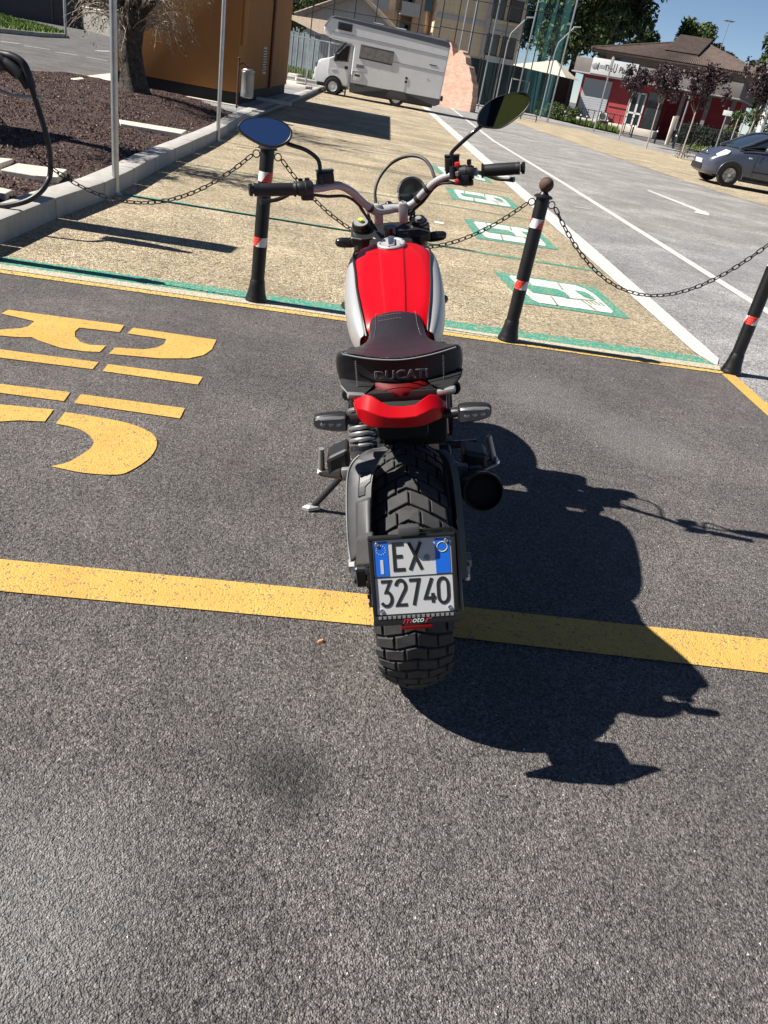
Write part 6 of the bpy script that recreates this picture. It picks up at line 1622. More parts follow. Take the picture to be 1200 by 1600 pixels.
# the raised dormer roof
DX = RLn * .55
dv = [(DX - 1.35, 2.6, 5.75), (DX + 1.05, 2.6, 5.75), (DX + 1.05, 6.4, 7.25), (DX - 1.35, 6.4, 7.25)]
MB().add(dv + [(x, y, z - .16) for x, y, z in dv], [(0, 1, 2, 3), (7, 6, 5, 4), (0, 4, 5, 1), (1, 5, 6, 2), (2, 6, 7, 3), (3, 7, 4, 0)]).build('dormer_roof', M_TILE, t)
tl_ = MB(); tile_rows(dv[0], dv[1], dv[2], dv[3], 26); o = tl_.build('dormer_tiles', M_TILE, t); o['kind'] = 'stuff'
MB().add([(DX + .92, 2.9, 5.2), (DX + .92, 6.3, 6.2), (DX + .92, 6.3, 7.05), (DX + .92, 2.9, 5.8)], [(0, 1, 2, 3)]).build('dormer_cheek', M_BLACKM, t)
MB().add([(DX - 1.28, 2.75, 5.2), (DX + .92, 2.75, 5.2), (DX + .92, 2.75, 5.75), (DX - 1.28, 2.75, 5.75)], [(0, 1, 2, 3)]).build('dormer_window', M_GLASS, t)
# shutter, door, sign
sh_ = MB().box((1.25, -.03, 1.45), (2.1, .06, 2.9)).build('roller_shutter', mat('shutter_grey', (.36, .37, .39), .5), t)
for q in range(18): MB().box((1.25, -.065, .12 + q * .16), (2.06, .03, .135), None).build('shutter_slat', bpy.data.materials['shutter_grey'], sh_)
MB().box((3.2, -.02, 1.2), (1.5, .04, .05)).build('wall_trim', M_BLACKP, t)
DXR = RLn * .405
dr = MB().box((DXR, -.04, 1.28), (1.0, .08, 2.5)).build('glazed_door', M_GLASS, t)
for (x, z, w, hh) in ((-.49, 1.25, .10, 2.5), (.02, 1.25, .14, 2.5), (.49, 1.25, .10, 2.5), (0, 2.46, 1.08, .11), (0, 1.02, 1.08, .13), (0, .10, 1.08, .20)):
    MB().box((DXR + x, -.095, z + .02), (w, .05, hh)).build('door_frame', M_PLATE, dr)
sd_ = MB().box((DXR + 1.25, -.03, 1.35), (1.1, .06, 2.7)).build('side_light', M_GLASS, t)
MB().box((DXR + .3, -.7, -.18), (3.4, 1.4, .50), None, .02).build('door_step', M_SLAB, t)
MB().box((DXR - 3.1, -.5, -.18), (1.6, 1.0, .46), None, .02).build('door_step', M_SLAB, t)
ac = MB().box((2.35, -.35, .42), (.75, .35, .62), None, .03).build('cooling_unit', M_PLATE, t)
MB().lathe([(.24, 0), (.22, .02), (.0001, .02)], 20, Matrix.Translation((2.35, -.53, .42)) @ Matrix.Rotation(R(90), 4, 'X')).build('fan_grille', M_GREYP, ac)
# white sign board over the fascia
SX0, SL_ = RLn * .062, 3.35
sgn = MB().box((SX0 + SL_ / 2, -.84, 3.80), (SL_, .10, 1.10), None, .01).build('shop_sign', mat('sign_white', (.50, .50, .50), .4), t)
TM = lambda x, z: frame((x, -.905, z), (1, 0, 0), (0, 0, 1))
M_SGTX = mat('sign_black', (.03, .03, .03), .5)
text_mesh('sign_lettering', 'The', .60, M_SGTX, sgn, TM(SX0 + 1.28, 3.76), .004, sx=.62)
text_mesh('sign_lettering', 'U', .92, M_SGTX, sgn, TM(SX0 + 1.74, 3.80), .004, sx=.42)
text_mesh('sign_lettering', 'Place', .60, M_SGTX, sgn, TM(SX0 + 2.46, 3.76), .004, sx=.68)
MB().box((SX0 + .50, -.898, 3.79), (.07, .012, .50)).build('sign_bar', M_SGTX, sgn)
MB().box((SX0 + .82, -.898, 3.79), (.45, .012, .24)).build('sign_lamp', M_DULLALU, sgn)
MB().lathe([(.22, 0), (.22, .02), (.18, .03), (.0001, .03)], 24, Matrix.Translation((SX0 + .24, -.895, 3.79)) @ Matrix.Rotation(R(90), 4, 'X')).build('sign_disc', M_DULLALU, sgn)
MB().box((RLn * .30, -.5, 2.98), (.5, .25, .08), None, .02).build('wall_lamp', M_PLATE, t)
# awning to the left of the restaurant
aw = thing('parasol_awning', 'large cream square parasol open beside the restaurant terrace', 'parasol', (RA.x - 2.6, RA.y + .6, RZ), rang)
MB().add([(-2.4, -1.6, 2.55), (2.0, -1.6, 2.35), (2.0, 2, 2.35), (-2.4, 2, 2.55), (.4, .2, 3.35)], [(0, 1, 4), (1, 2, 4), (2, 3, 4), (3, 0, 4), (3, 2, 1, 0)]).build('canopy', mat('cream_canvas', (.62, .55, .45), .9), aw)
MB().cyl((.4, .2, 0), (.4, .2, 3.3), .05, 10).build('pole', M_DULLALU, aw)
# verge before the restaurant
vg = [(5.7290, 67.8600, 0.3177), (8.5114, 60.8400, -0.2211), (10.6397, 57.3300, -0.2273), (11.2530, 62.5900, 0.0252), (8.9423, 66.6900, 0.0926), (6.2990, 72.5400, 0.6057)]
o = sheet('grass_verge', vg, .10, M_TURF, kind='structure')
blades('grass', vg, 9000, .10, .10, .35, M_GRASS, 'sunlit grass on the verge before the restaurant shutter', .04)
vg2 = [(13.6, 52), (17.5, 41.5), (20.0, 42.5), (16.7, 54)]
o = sheet('grass_verge', vg2, .10, M_TURF, kind='structure')
blades('grass', vg2, 9000, .10, .10, .35, M_GRASS, 'sunlit grass strip behind the plum trees by the wire fence', .04)
sheet('verge_kerb', ribbon([vg2[0], vg2[1]], .25), .13, M_KERB, o)

# ---------- small things along the far pavement
def plum(px_, h, cr, label):
    p = Vector(px_)
    t = thing('plum_tree', label, 'tree', (p.x, p.y, 0), random.uniform(0, 6), 'young purple plum trees in a row on the far pavement')
    mb = MB(); mb.tube([(0, 0, -.1), (.02, 0, .6), (-.02, .02, 1.4), (0, 0, 2.0)], [.036, .030, .028, .026], 8)
    mb.build('trunk', M_WOODPALE, t)
    br_ = MB(); tips = []
    for q in range(6): limb(br_, (0, 0, 1.7 + q * .06), (math.cos(q * 1.1) * .42, math.sin(q * 1.1) * .42, 1), h * .25, .022, 1, .5, .4, 5, tips)
    br_.build('branches', M_BARK, t)
    bl = [((p_.x, p_.y, p_.z), (.30, .30, .36), 1) for p_, d in tips] + [((random.gauss(0, cr * .42), random.gauss(0, cr * .42), random.uniform(2.15, h - .2)), (cr * random.uniform(.18, .36), cr * random.uniform(.18, .36), cr * random.uniform(.2, .5)), random.uniform(.3, 1.6)) for q in range(8)]
    v, f = leaf_cards(2500, bl, .060, .6, .1, .15); np_mesh('crown', v, f, M_LEAF_PLUM, t)
    # stake
    return t
plum((8.6686, 46.3773), 3.45, .78, 'young purple plum tree nearest the white sign, slender pale trunk')
plum((9.2529, 41.9834), 3.7, .90, 'young purple plum tree standing before the glazed door')
plum((9.9016, 37.7161), 3.7, 1.0, 'young purple plum tree with shoots at its foot left of the grey car')
plum((11.6784, 35.4638), 3.9, 1.1, 'broad purple plum tree rising behind the bonnet of the grey car')
plum((13.0476, 35.8467), 3.8, 1.1, 'purple plum tree at the right edge behind the windscreen of the car')
pb = (10.0211, 37.9649)
v, f = leaf_cards(160, [((pb[0] + random.uniform(-.3, .3), pb[1] + random.uniform(-.3, .3), .25), (.2, .2, .3), 1) for q in range(4)], .05, .4)
o = np_mesh('shoots', v, f, M_LEAF_OLIVE, None); tag(o, 'dry shoots sprouting at the foot of the plum tree by the car', 'shoots')
def thin_post(px_, r, h, label, m, name='sign_post', head=None, group=None):
    p = Vector(px_)
    t = thing(name, label, 'sign post', (p.x, p.y, 0), 0, group)
    MB().cyl((0, 0, 0), (0, 0, h), r, 10).build('pole', m, t)
    if head == 'plate':
        MB().box((0, -.05, h - .25), (.42, .02, .22), (0, 0, rang), .004).build('sign_plate', M_PLATE, t)
    if head == 'panel':
        MB().box((.0, -.05, h - .35), (.16, .05, .55), (0, 0, rang), .01).build('sign_panel', M_STEEL, t)
    return t
thin_post((8.2427, 52.6500, 0.1089), .05, 4.0, 'galvanised sign pole in front of the white shop sign', M_STEEL, head='panel')
thin_post((12.3362, 49.1400, 0.1167), .045, 2.9, 'pale stake post left of the dark fence behind the plum trees', M_STEEL)
thin_post((12.8650, 43.2900, 0.5786), .035, 2.35, 'street name sign on a thin pole behind the car bonnet', M_STEEL, head='plate')
thin_post((14.5710, 46.8000, 0.8759), .03, 2.0, 'thin wooden stake beside the broad plum tree', M_WOODPALE, group='stakes among the plum trees')
thin_post((14.8886, 46.8000, 0.8668), .03, 2.2, 'thin wooden stake right of another behind the car', M_WOODPALE, group='stakes among the plum trees')
thin_post((14.1128, 42.1200, 1.0970), .03, 2.4, 'thin pale stake above the windscreen of the car', M_WOODPALE, group='stakes among the plum trees')
thin_post((11.9005, 35.1000, 1.5672), .13, 6.5, 'thick white lamp post rising behind the car roof', mat('lamp_post_white', (.6, .6, .58), .5), name='lamp_post')
for p in ((7.5450, 63.1800, -0.2462), (8.4014, 60.8400, -0.1580), (8.6583, 59.6700, -0.1779), (9.9151, 58.5000, -0.0646), (10.9903, 54.9900, -0.0286), (11.8651, 52.0600, 0.0129), (12.3000, 49.1400, 0.0106)):
    p = Vector(p); SBI = globals().get('SBI', -1) + 1
    t = thing('street_bollard', ['small black bollard leftmost in the row, on the verge before the shutter', 'small black bollard of a close pair, left one before the shutter', 'small black bollard of a close pair, right one before the shutter', 'small black bollard before the sunlit red wall', 'small black bollard before the left leaf of the glazed door', 'small black bollard between two plum trunks', 'small black bollard rightmost in the row by the gate post'][SBI], 'bollard', (p.x, p.y, max(p.z, 0)), 0, 'small black bollards along the street edge')
    MB().lathe([(.05, 0), (.05, .78), (.03, .82), (.045, .88), (.0001, .93)], 12).build('post', M_BOLL, t)
    MB().lathe([(.053, .62), (.053, .70)], 12).build('white_band', M_WHTREF, t)
p0 = Vector((13.2407, 53.2300, 0.2410)); p1 = Vector((16.5667, 47.3800, 0.6670))
def rail_fence(name, a, b, h, label, n, m, wires=9, cat='fence'):
    a, b = Vector((a.x, a.y, 0)), Vector((b.x, b.y, 0)); d = (b - a); L = d.length
    t = thing(name, label, cat, (a.x, a.y, 0), math.atan2(d.y, d.x))
    for q in range(n + 1): MB().cyl((L * q / n, 0, 0), (L * q / n, 0, h), .035, 8).build('post', m, t)
    for z in (h - .03, .15): MB().cyl((0, 0, z), (L, 0, z), .022, 6).build('rail', m, t)
    mb = MB(); c = int(L / .12)
    for q in range(c): mb.add([(L * q / c - .006, 0, .15), (L * q / c + .006, 0, .15), (L * q / c + .006, .004, h), (L * q / c - .006, .004, h)], [(0, 1, 2, 3)])
    mb.build('wire_mesh', m, t)
    return t
rail_fence('wire_fence', p0, p1, 1.35, 'dark wire fence with posts before the red side wall', 9, M_BLACKM)
M_LEAF_HEDGE = island_mat('shaded_hedge_leaves', [(0.0, (.008, .013, .008)), (.7, (.02, .03, .018)), (1.0, (.045, .06, .035))], .7, .2)  # leaf colours darkened for the shade behind the fence
hd0, hd1 = Vector((p0.x + .5, p0.y + 1.3, 0)), Vector((p1.x + 1, p1.y + 1.3, 0))
bl = [((hd0.x + (hd1.x - hd0.x) * u + random.uniform(-.2, .2), hd0.y + (hd1.y - hd0.y) * u, random.uniform(.3, 1.1)), (.7, .35, .45), 1) for u in np.linspace(0, 1, 26)]
v, f = leaf_cards(9000, bl, .07, .5); o = np_mesh('hedge', v, f, M_LEAF_HEDGE, None); tag(o, 'clipped hedge behind the wire fence, leaves coloured dark for the shade there', 'hedge')
gpost = Vector((13.1709, 54.4000, 0.0811)); mb = MB().box((gpost.x, gpost.y, .75), (.22, .22, 1.7), None, .02); o = mb.build('gate_post', M_SLAB); tag(o, 'pale square gate post at the left end of the wire fence', 'gate post')
wf = [Vector((11.9036, 60.2500, 0.2564)), Vector((8.5448, 62.2400, 0.2957))]
rail_fence('low_railing', wf[1], wf[0], 1.1, 'low dark railing along the front of the red wall', 8, M_BLACKM)
for p, r, lab in (((7.9799, 62.0100, 0.5394), .55, 'loose green shrub nearest the grey roller shutter'), ((7.2020, 64.3500, 0.4126), .6, 'green shrub between the net edge and the shutter'), ((6.3235, 66.6900, 0.5390), .7, 'widest green shrub under the green net'), ((6.6094, 65.5200, 0.5337), .5, 'small green shrub behind the widest one under the net')):
    p = Vector(p)
    v, f = leaf_cards(900, [((random.uniform(-r, r) * .6, random.uniform(-r, r) * .6, random.uniform(.2, r * 1.4)), (r * .5, r * .5, r * .5), 1) for q in range(7)], .07, .4)
    o = np_mesh('shrub', v, f, M_LEAF_MID, None); o.location = (p.x, p.y, .1); tag(o, lab, 'shrub', 'shrubs on the verge under the net')

# ---------- sports court: brick ruin, tall fence, green net
k = NT('old_brick'); br_ = k.n('TexBrick', Vector=k.co, Scale=1.0); br_.inputs['Color1'].default_value = (.48, .29, .21, 1); br_.inputs['Color2'].default_value = (.58, .41, .32, 1); br_.inputs['Mortar'].default_value = (.60, .48, .40, 1)
br_.inputs['Scale'].default_value = 3.2; br_.inputs['Mortar Size'].default_value = .016; br_.inputs['Brick Width'].default_value = .8; br_.inputs['Row Height'].default_value = .26
mp = k.n('Mapping', Vector=k.co); mp.inputs['Rotation'].default_value = (R(90), 0, 0); k.lk(mp.outputs[0], br_.inputs['Vector'])
c_ = k.mix(k.ramp(k.noise(2.6, 8, .75), [(.35, 0.0), (.65, .5)]), br_.outputs['Color'], (.40, .22, .15))
c_ = k.mix(k.ramp(k.noise(1.1, 6, .7), [(.5, 0.0), (.75, .7)]), c_, (.60, .44, .34))
M_BRICK = k.out(c_, .9, k.math('ADD', br_.outputs['Fac'], k.noise(20.0, 4)), .02, .5)
rA = Vector((-1.3456, 47.9700, 0.5319)); rB = Vector((0.5491, 46.5700, 0.6796)); d_ = Vector((rB.x - rA.x, rB.y - rA.y, 0)); rl = d_.length
zt = lambda px_: None
t = thing('brick_ruin', 'jagged stub of an old sunlit brick wall behind the camper', 'ruin', (rA.x, rA.y, min(rA.z, 0)), math.atan2(d_.y, d_.x))
outl = [(x * rl, z * rl) for x, z in ((0, 0), (1, 0), (1.0, .30), (.97, .45), (.87, .66), (.79, .80), (.70, .90), (.60, 1.05), (.50, 1.14), (.42, 1.17), (.34, 1.10), (.25, 1.02), (.19, 1.15), (.12, 1.28), (0, 1.32))]
fine = []
for (x0, z0), (x1, z1) in zip(outl, outl[1:] + outl[:1]):
    n = max(1, int(math.hypot(x1 - x0, z1 - z0) / .13)) if z0 > .5 and z1 > .5 else 1
    for q in range(n):
        u = q / n; j = .075 if z0 > .5 and q else 0
        fine.append((x0 + (x1 - x0) * u + random.uniform(-j, j), z0 + (z1 - z0) * u + random.uniform(-j, j)))
MB().prism(fine, Matrix(((1, 0, 0, 0), (0, 0, 1, 0), (0, 1, 0, 0), (0, 0, 0, 1))), .5).build('wall', M_BRICK, t)
# tall court fence
fA = Vector((-1.9249, 50.8900, -0.1048)); fB = Vector((4.4737, 50.3100, 0.1687))
def tall_fence(name, a, b, h, n, label, z0=0.0, wires=True, m=None, mids=(.5,)):
    m = m or M_BLACKM
    a, b = Vector((a.x, a.y, 0)), Vector((b.x, b.y, 0)); d = b - a; L = d.length
    t = thing(name, label, 'fence', (a.x, a.y, z0), math.atan2(d.y, d.x))
    for q in range(n + 1): MB().cyl((L * q / n, 0, 0), (L * q / n, 0, h), .032, 8).build('post', m, t)
    for u in (1.0,) + tuple(mids) + (.06,): MB().cyl((0, 0, h * u - .03), (L, 0, h * u - .03), .02, 6).build('rail', m, t)
    mb = MB(); c = int(L / .26)
    for q in range(c):
        x = L * q / c
        mb.add([(x - .0015, 0, .1), (x + .0015, 0, .1), (x + .0015, .004, h), (x - .0015, .004, h)], [(0, 1, 2, 3)])
    for q in range(int(h / .32)):
        mb.add([(0, 0, .1 + q * .32 - .0015), (L, 0, .1 + q * .32 - .0015), (L, .004, .1 + q * .32 + .0015), (0, .004, .1 + q * .32 + .0015)], [(0, 1, 2, 3)])
    mb.build('wire_mesh', m, t)
    return t
fh = 5.3
tall_fence('court_fence', fA, fB, fh, 7, 'tall black wire fence of the sports court behind the brick ruin', mids=(.72, .10))
fC = Vector((-9.4212, 46.8000, 0.3563)); 
tall_fence('court_fence', Vector((fA.x - 12.5, fA.y + 2.0, 0)), fA, 6.0, 10, 'tall black wire fence behind the camper and the cabin', mids=(.62,))
# green net on tall poles
M_NET = mat('green_netting', (.010, .055, .065), .9, alpha=.16)
M_NET2 = mat('folded_netting', (.012, .11, .125), .8, alpha=.24)
npp = [Vector((-0.7252, 54.9900, -0.3667)), Vector((1.1225, 54.9900, -0.2797)), Vector((3.3735, 54.9900, -0.1618)), Vector((5.4848, 53.8200, 0.4847))]
nt_ = thing('net_screen', 'tall dark green ball net hung on slim poles right of the court', 'net', (0, 0, 0))
def netq(a, b, h0, h1, m, name='netting'):
    P = []
    n = 14
    for i in range(n + 1):
        for j in range(9):
            u, w = i / n, j / 8
            p = a.lerp(b, u); z = .3 + (h0 + (h1 - h0) * u - .3) * w
            sag = .25 * math.sin(PI * u) * math.sin(w * 7 + u * 5) + .12 * math.sin(u * 19)
            P.append((p.x + sag * .2, p.y + sag, z))
    F = [(i * 9 + j, (i + 1) * 9 + j, (i + 1) * 9 + j + 1, i * 9 + j + 1) for i in range(n) for j in range(8)]
    MB().add(P, F, True).build(name, m, nt_)
na, nb, nc_ = Vector((npp[0].x, npp[0].y, 0)), Vector((npp[2].x, npp[2].y, 0)), Vector((npp[3].x, npp[3].y, 0))
netq(na, nb, 11, 11, M_NET); netq(nb, nc_, 11, 11, M_NET2)
for q, p in enumerate(npp): MB().cyl((p.x, p.y, 0), (p.x + .1, p.y, 12), .05, 8).build('pole', M_STEEL, nt_)
lm = Vector((-0.1114, 53.8200, -0.0871))
thin_post((lm.x, lm.y, 0), .07, 11.0, 'tall pale floodlight mast rising behind the brick ruin', M_STEEL, name='floodlight_mast')
for x, p, hh in ((772, (2.2241, 57.3300, 0.1279), 5.4), (846, (5.6154, 60.8400, 0.5091), 5.6)):
    p = Vector(p); t = thing('street_lamp', 'slim street lamp with a bent arm behind the court fence' if x < 800 else 'slim street lamp among the trees behind the green net', 'street lamp', (p.x, p.y, 0))
    MB().tube([(0, 0, 0), (0, 0, hh * .72), (.10, 0, hh * .82), (.9, 0, hh)], .05, 8).build('pole', M_DULLALU, t)
    MB().box((1.05, 0, hh + .02), (.5, .16, .07), (0, R(-8), 0), .02).build('lamp_head', M_PLATE, t)
gp = Vector((2.9553, 56.7400, 0.1909)); t = thing('goal_frame', 'white goal frame standing on the fenced court', 'goal', (gp.x, gp.y, 0), .1)
MB().tube([(0, 0, 0), (0, 0, 2.0), (1.1, 0, 2.0), (1.1, 0, 0)], .06, 8).build('posts', M_PLATE, t)
gp = Vector((2.1391, 60.8400, 0.2141)); t = thing('court_sign', 'pale arrow shaped board on a post behind the fence', 'sign', (gp.x, gp.y, 0), .1)
MB().cyl((0, 0, 0), (0, 0, 2.9), .04, 8).build('pole', M_STEEL, t); MB().prism([(-1.1, 0), (-.8, .14), (.9, .10), (.9, -.10), (-.8, -.14)], frame((0, -.05, 2.9), (1, 0, 0), (0, 0, 1)), .03).build('board', M_STEEL, t)
# low dark wall and parked things behind the court
wA = Vector((-1.5825, 67.8600, 0.0916)); wB = Vector((8.1829, 70.2000, 0.6543))
d_ = Vector((wB.x - wA.x, wB.y - wA.y, 0))
t = thing('court_wall', 'long dark green screened wall at the back of the court', 'wall', (wA.x, wA.y, 0), math.atan2(d_.y, d_.x))
MB().box((d_.length / 2, 0, 1.5), (d_.length, .2, 3.0)).build('panel', mat('dark_green_screen', (.014, .020, .020), .9, var=.4, vscale=1.2), t)
for q in range(9): MB().box((d_.length * q / 8, -.13, 1.55), (.12, .06, 3.1)).build('rib', M_GREYP, t)

# ---------- apartment building
M_APT = stucco('peach_render', (.70, .50, .32), .08)
M_APTG = stucco('grey_beige_render', (.74, .57, .38), .06)
M_BAND = mat('pale_band', (.50, .47, .43), .8)
aA = Vector((-4.1332, 91.2600, 2.2502)); aB = Vector((4.7968, 93.6000, 2.5484))
d_ = Vector((aB.x - aA.x, aB.y - aA.y, 0)); AL_ = d_.length; aang = math.atan2(d_.y, d_.x)
t = thing('apartment_block', 'tall apartment block with balconies on its sunlit end behind the court', 'building', (aA.x, aA.y, 0), aang)
AH = 17.0
MB().box((AL_ / 2, 6.5, AH / 2), (AL_, 13, AH)).build('wall', M_APTG, t)
for z in (3.4, 6.6, 9.8, 13.0): MB().box((AL_ / 2, -.03, z), (AL_ + .1, .1, .42)).build('floor_band', M_BAND, t)
MB().box((AL_ * .60, -.06, AH / 2), (.5, .14, AH)).build('pilaster', M_BAND, t)
for fl in range(4):
    for q, x in enumerate((.68, .88)):
        z = 5.0 + fl * 3.2
        w = MB().box((AL_ * x, -.05, z), (1.5, .12, 1.9)).build('window', M_GLASS, t)
        MB().box((AL_ * x, -.12, z + .05), (1.3, .04, 1.75)).build('shutter', mat('roller_blind', (.10, .085, .08), .8) if 'roller_blind' not in bpy.data.materials else bpy.data.materials['roller_blind'], w)
        MB().box((AL_ * x, -.10, z - 1.02), (1.8, .22, .10)).build('sill', M_BAND, w)
        MB().box((AL_ * x, -.08, z + 1.12), (1.7, .16, .32)).build('blind_box', M_BAND, w)
    w = MB().box((AL_ * .25, -.05, 5.0 + fl * 3.2), (1.2, .12, 1.6)).build('window', M_GLASS, t) if fl > 1 else None
# stepped sunlit end with loggias
for q, (x0, x1) in enumerate(((-1.6, -.05), (-4.8, -3.3), (-8.2, -6.6))):
    MB().box(((x0 + x1) / 2, 2.2 + q * .4, AH / 2), (x1 - x0, x1 - x0, AH - 1), (0, 0, R(-38))).build('bay_wall', M_APT, t)
MB().box((-4.2, 7.5, AH / 2), (8.2, 7, AH - .5)).build('recess_wall', M_APT, t)
for fl in range(5):
    z = 3.0 + fl * 3.2
    for x0, x1 in ((-3.3, -1.6), (-6.6, -4.8)):
        b = MB().box(((x0 + x1) / 2, 2.4, z), (x1 - x0 + .3, 3.4, .22)).build('balcony', M_BAND, t)
        MB().box(((x0 + x1) / 2, .75, z + .55), (x1 - x0 + .2, .06, .9)).build('balustrade', M_BAND if fl % 2 else M_GREYP, b)
        MB().box(((x0 + x1) / 2, 3.95, z + 1.35), (1.2, .06, 2.1)).build('balcony_door', M_GLASS, b)
    MB().box((-.8, .48, z + 1.2), (.7, .06, 1.3)).build('window', M_GLASS, t)

# ---------- house with a tiled gable roof behind the camper and the lean-to left of it
hA = Vector((-13.5188, 72.5400, 1.8035)); hB = Vector((-6.8637, 72.5400, 1.7283)); d_ = Vector((hB.x - hA.x, hB.y - hA.y, 0)); HL = d_.length
t = thing('gabled_house', 'grey house with a pale tiled gable roof behind the camper', 'house', (hA.x, hA.y, 0), math.atan2(d_.y, d_.x))
gp_ = [(0, 0), (HL, 0), (HL, 4.2), (HL * .62, 5.9), (0, 3.9)]
XZ = Matrix(((1, 0, 0, 0), (0, 0, 1, 0), (0, 1, 0, 0), (0, 0, 0, 1)))
MB().prism(gp_, XZ, 8).build('wall', stucco('house_grey', (.40, .37, .34), .08), t)
k = NT('pale_tiles'); c_ = k.mix(k.ramp(k.noise(5.0, 6, .7), [(.3, 0.0), (.7, 1.0)]), (.22, .165, .12), (.40, .32, .245)); M_TILE2 = k.out(c_, .9)
q_ = [(-.9, -.8, 3.75), (HL * .62, -.8, 6.05), (HL * .62, 9, 6.05), (-.9, 9, 3.75)]
rf2 = MB().add(q_, [(0, 1, 2, 3)]); rf2.add([(HL * .62, -.8, 6.05), (HL + .5, -.8, 4.15), (HL + .5, 9, 4.15), (HL * .62, 9, 6.05)], [(0, 1, 2, 3)])
solid(rf2.build('roof', M_TILE2, t), .2, -1)
tl_ = MB()
for q in range(36):
    y = -.75 + q * .27
    tl_.tube([(-.92, y, 3.80), (HL * .62, y, 6.10)], .085, 5, caps=False)
o = tl_.build('roof_tiles', M_TILE2, t); o['kind'] = 'stuff'
MB().box((HL * .30, 2, 5.6), (.7, .7, 1.1)).build('chimney', M_SLAB, t)
for x in (HL * .42, HL * .58): MB().box((x, -.03, 3.0), (.6, .08, 1.0)).build('window', M_GLASS, t)
lA = Vector((-12.5102, 60.8400, 0.8592)); lB = Vector((-9.8823, 58.5000, 0.7778)); d_ = Vector((lB.x - lA.x, lB.y - lA.y, 0)); LL = d_.length
t = thing('lean_to', 'translucent lean-to greenhouse with a sloping roof between cabin and camper', 'greenhouse', (lA.x, lA.y, 0), math.atan2(d_.y, d_.x))
M_POLY = mat('cloudy_sheeting', (.11, .135, .145), .3, var=.35, vscale=1.3)
for q in range(6):
    MB().box((LL * (q + .5) / 6, 0, 1.2), (LL / 6 - .06, .04, 2.4)).build('panel', M_POLY, t)
    MB().box((LL * q / 6, -.03, 1.3), (.07, .07, 2.6)).build('post', M_STEEL, t)
MB().add([(-.8, -.4, 3.3), (LL + .3, -.4, 2.5), (LL + .3, 4, 2.7), (-.8, 4, 3.5)], [(0, 1, 2, 3)]).build('roof', M_TILE2, t)
vg3 = [(-10.1162, 49.1400, 0.3314), (-7.5457, 45.6300, 0.4122), (-7.7817, 51.4800, 0.6038), (-11.5959, 56.1600, 0.5344)]
sheet('grass_verge', vg3, .05, M_TURF, kind='structure'); blades('grass', vg3, 9000, .05, .1, .5, M_GRASS, 'bright grass behind the fence between the cabin and the camper', .04)
fD = [Vector((-9.5, 38.2, 0)), Vector((-5.0, 37.2, 0))]
t_ = rail_fence('mesh_fence', fD[0], fD[1], 1.9, 'galvanised mesh fence between the cabin and the camper', 5, M_STEEL)

# ---------- left background: long dark building, garden wall, posts
dA = Vector((-46, 66, 0)); 
t = thing('dark_building', 'long dark building across the road at the top left', 'building', (-62, 62, 0), R(12))
MB().box((20, 4, 3.6), (40, 8, 7.2)).build('wall', mat('dark_cladding', (.035, .035, .04), .7, var=.2), t)
for q in range(10): MB().box((2 + q * 4, -.04, 1.5), (.12, .1, 7.0)).build('seam', M_GREYP, t)
gA = Vector((-33.2994, 72.5400, 0.3935)); gB = Vector((-24.7512, 60.8400, 0.3702))
d_ = Vector((gB.x - gA.x, gB.y - gA.y, 0)); GL_ = d_.length
t = thing('garden_wall', 'pale grey garden wall with railings on top across the road', 'wall', (gA.x, gA.y, 0), math.atan2(d_.y, d_.x))
MB().box((GL_ / 2, .15, .75), (GL_, .3, 1.5)).build('wall', stucco('garden_wall_grey', (.20, .19, .175), .25), t)
MB().box((GL_ / 2, .15, 1.55), (GL_ + .1, .42, .10)).build('coping', M_SLAB, t)
for q in range(int(GL_ / .5)): MB().cyl((q * .5, .15, 1.6), (q * .5, .15, 3.0), .03, 6).build('railing_bar', M_GREYP, t)
MB().box((-.3, .1, 1.0), (.7, .7, 2.2), None, .03).build('pillar', M_CREAMW, t)
thin_post((-20.5059, 44.2264), .07, 7.0, 'slim grey lamp post at the tip of the grass island', M_STEEL, name='lamp_post')
thin_post((-32.2294, 70.2000, 0.3375), .06, 6.0, 'slim grey pole beside the garden wall pillar', M_STEEL, name='lamp_post')
thin_post((-37.4949, 70.2000, 0.1243), .12, 6.0, 'grey pole at the far left edge of the road', M_STEEL, name='lamp_post')
tree('bare_sapling', (-35.4286, 67.8600, 0.2102)[:2] + (0,), 3.5, .5, 'thin bare sapling on the far pavement at the top left', M_LEAF_OLIVE, 60, .05, .6, r0=.05, clumps=5)

# ---------- trees behind
def bgtree(px_, h, cr, label, m, n, ls, **kw): return tree(kw.pop('name', 'leafy_tree'), (px_[0], px_[1], 0), h * 1.17, cr * 1.15, label, m, n, ls, group='trees rising behind the buildings', **kw)
bgtree((12.4859, 86.5800, 3.2229), 19, 5.0, 'tall dark tree rising left of the restaurant roof against the sky', M_LEAF_DARK, 17000, .26, clumps=34)
bgtree((8.0026, 81.9000, 3.0235), 13, 4.5, 'bright green tree seen through the green net', M_LEAF_MID, 12000, .24, clumps=26)
bgtree((7.8294, 98.2800, 2.4341), 18, 5.5, 'dark broad tree behind the green net', M_LEAF_DARK, 13000, .27, clumps=30)
bgtree((11.9686, 102.9600, 3.0979), 19, 5.0, 'dark tree between the net and the tallest tree', M_LEAF_DARK, 13000, .27, clumps=30)
bgtree((20.2875, 107.6400, 3.0722), 8.4, 2.5, 'pointed tree over the left half of the restaurant roof', M_LEAF_MID, 7000, .22, clumps=16)
bgtree((22.3243, 108.8100, 3.3889), 8.7, 2.3, 'slim tree beside the pointed one over the roof', M_LEAF_DARK, 6000, .22, clumps=16)
bgtree((24.5940, 105.3000, 3.8163), 9.9, 3.0, 'rounded tree standing over the roof ridge', M_LEAF_MID, 9000, .22, clumps=20)
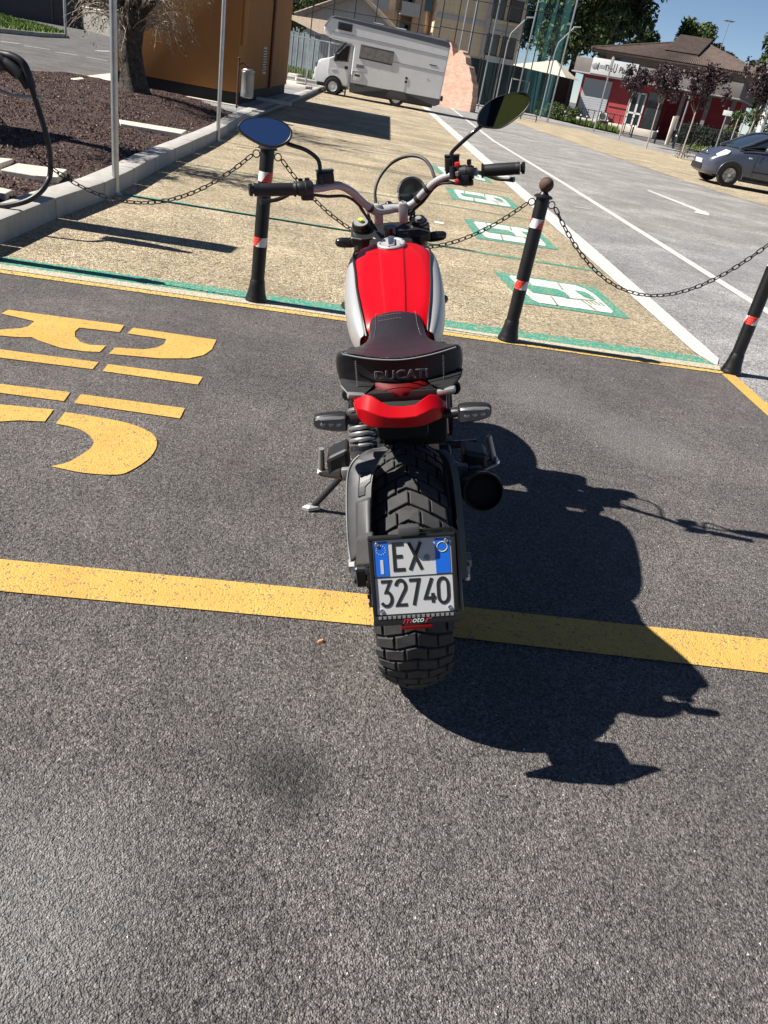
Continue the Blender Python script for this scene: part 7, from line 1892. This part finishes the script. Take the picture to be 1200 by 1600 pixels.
bgtree((27.8843, 107.6400, 4.3210), 8.9, 2.8, 'loose tree right of the raised roof', M_LEAF_MID, 6500, .22, clumps=16)
bgtree((30.3305, 112.3200, 4.6508), 8.6, 2.4, 'low tree peeping over the right roof slope', M_LEAF_DARK, 5000, .22, clumps=12)
bgtree((26.9492, 81.9000, 2.4590), 8.6, 2.0, 'small dark tree right of the roof corner', M_LEAF_DARK, 5000, .2, clumps=14)
bgtree((24.8827, 70.2000, 2.6053), 9.5, 3.2, 'large dark tree at the right edge behind the plum trees', M_LEAF_DARK, 10000, .22, clumps=22)
bgtree((17.6076, 53.8200, 1.3710), 2.6, 1.3, 'olive green bush behind the plum trees', M_LEAF_MID, 4000, .09, trunk_h=.1, clumps=14, name='garden_bush')
bgtree((-21.4848, 105.3000, 0.3568), 10.5, 5.0, 'green tree top between cabin and house', M_LEAF_MID, 8000, .28, clumps=20)
bgtree((-12.7058, 112.3200, 1.9291), 14, 3.2, 'dark cypress like tree between house and apartment block', M_LEAF_DARK, 8000, .28, clumps=20)
bgtree((25.3375, 140.4000, 6.0719), 12, 4.0, 'far tree line crown left of the pointed tree', M_LEAF_DARK, 6000, .3, clumps=16)
# antenna on the roof
an = Vector((18.7376, 70.2000, 4.8100)); t = thing('roof_antenna', 'thin television antenna standing above the right end of the roof', 'antenna', (an.x, an.y, 5.0))
MB().cyl((0, 0, 0), (0, 0, 3.6), .025, 6).build('mast', M_DULLALU, t)
bm_ = MB().cyl((-.1, -.5, 3.4), (.1, .5, 3.4), .015, 5)
for q in range(6): bm_.cyl((-.35, -.4 + q * .16, 3.4), (.35, -.4 + q * .16, 3.4), .012, 5)
bm_.build('boom', M_DULLALU, t)
# tall lamp post behind the cabin: its long shadow crosses the bays
lp = (-10.6, 30.2)
t = thing('lamp_post', 'tall lamp post behind the cabin casting a long thin shadow under the camper', 'lamp post', (lp[0], lp[1], 0))
MB().cyl((0, 0, 0), (0, 0, 11.5), .10, 12, .06).build('pole', M_STEEL, t)
MB().box((.6, 0, 11.5), (1.4, .2, .1), None, .03).build('lamp_head', M_STEEL, t)
# building behind the photographer, seen in the right mirror: dark walls beside a yellow panelled front
t = thing('filling_station', 'dark walled station with a yellow panelled front behind the photographer, seen in the mirror', 'building', (0, -16, 0))
MB().box((-9.45, -4, 4.2), (14, 8, 8.4)).build('wall', M_GREYP, t)
for q in range(9): MB().box((-2.12 + q * .66, -.1 + (q % 2) * .05, 4.1), (.62, .2, 4.0), (0, R(9), 0)).build('yellow_panel', mat('yellow_panel', (.42, .33, .035), .5) if q == 0 else bpy.data.materials['yellow_panel'], t)
MB().box((1.6, -4, 4.0), (7.0, 7.4, 7.6)).build('wall', M_GREYP, t)
MB().box((1.6, -.1, 7.0), (7.4, .3, 1.5)).build('cornice', M_GREYP, t)
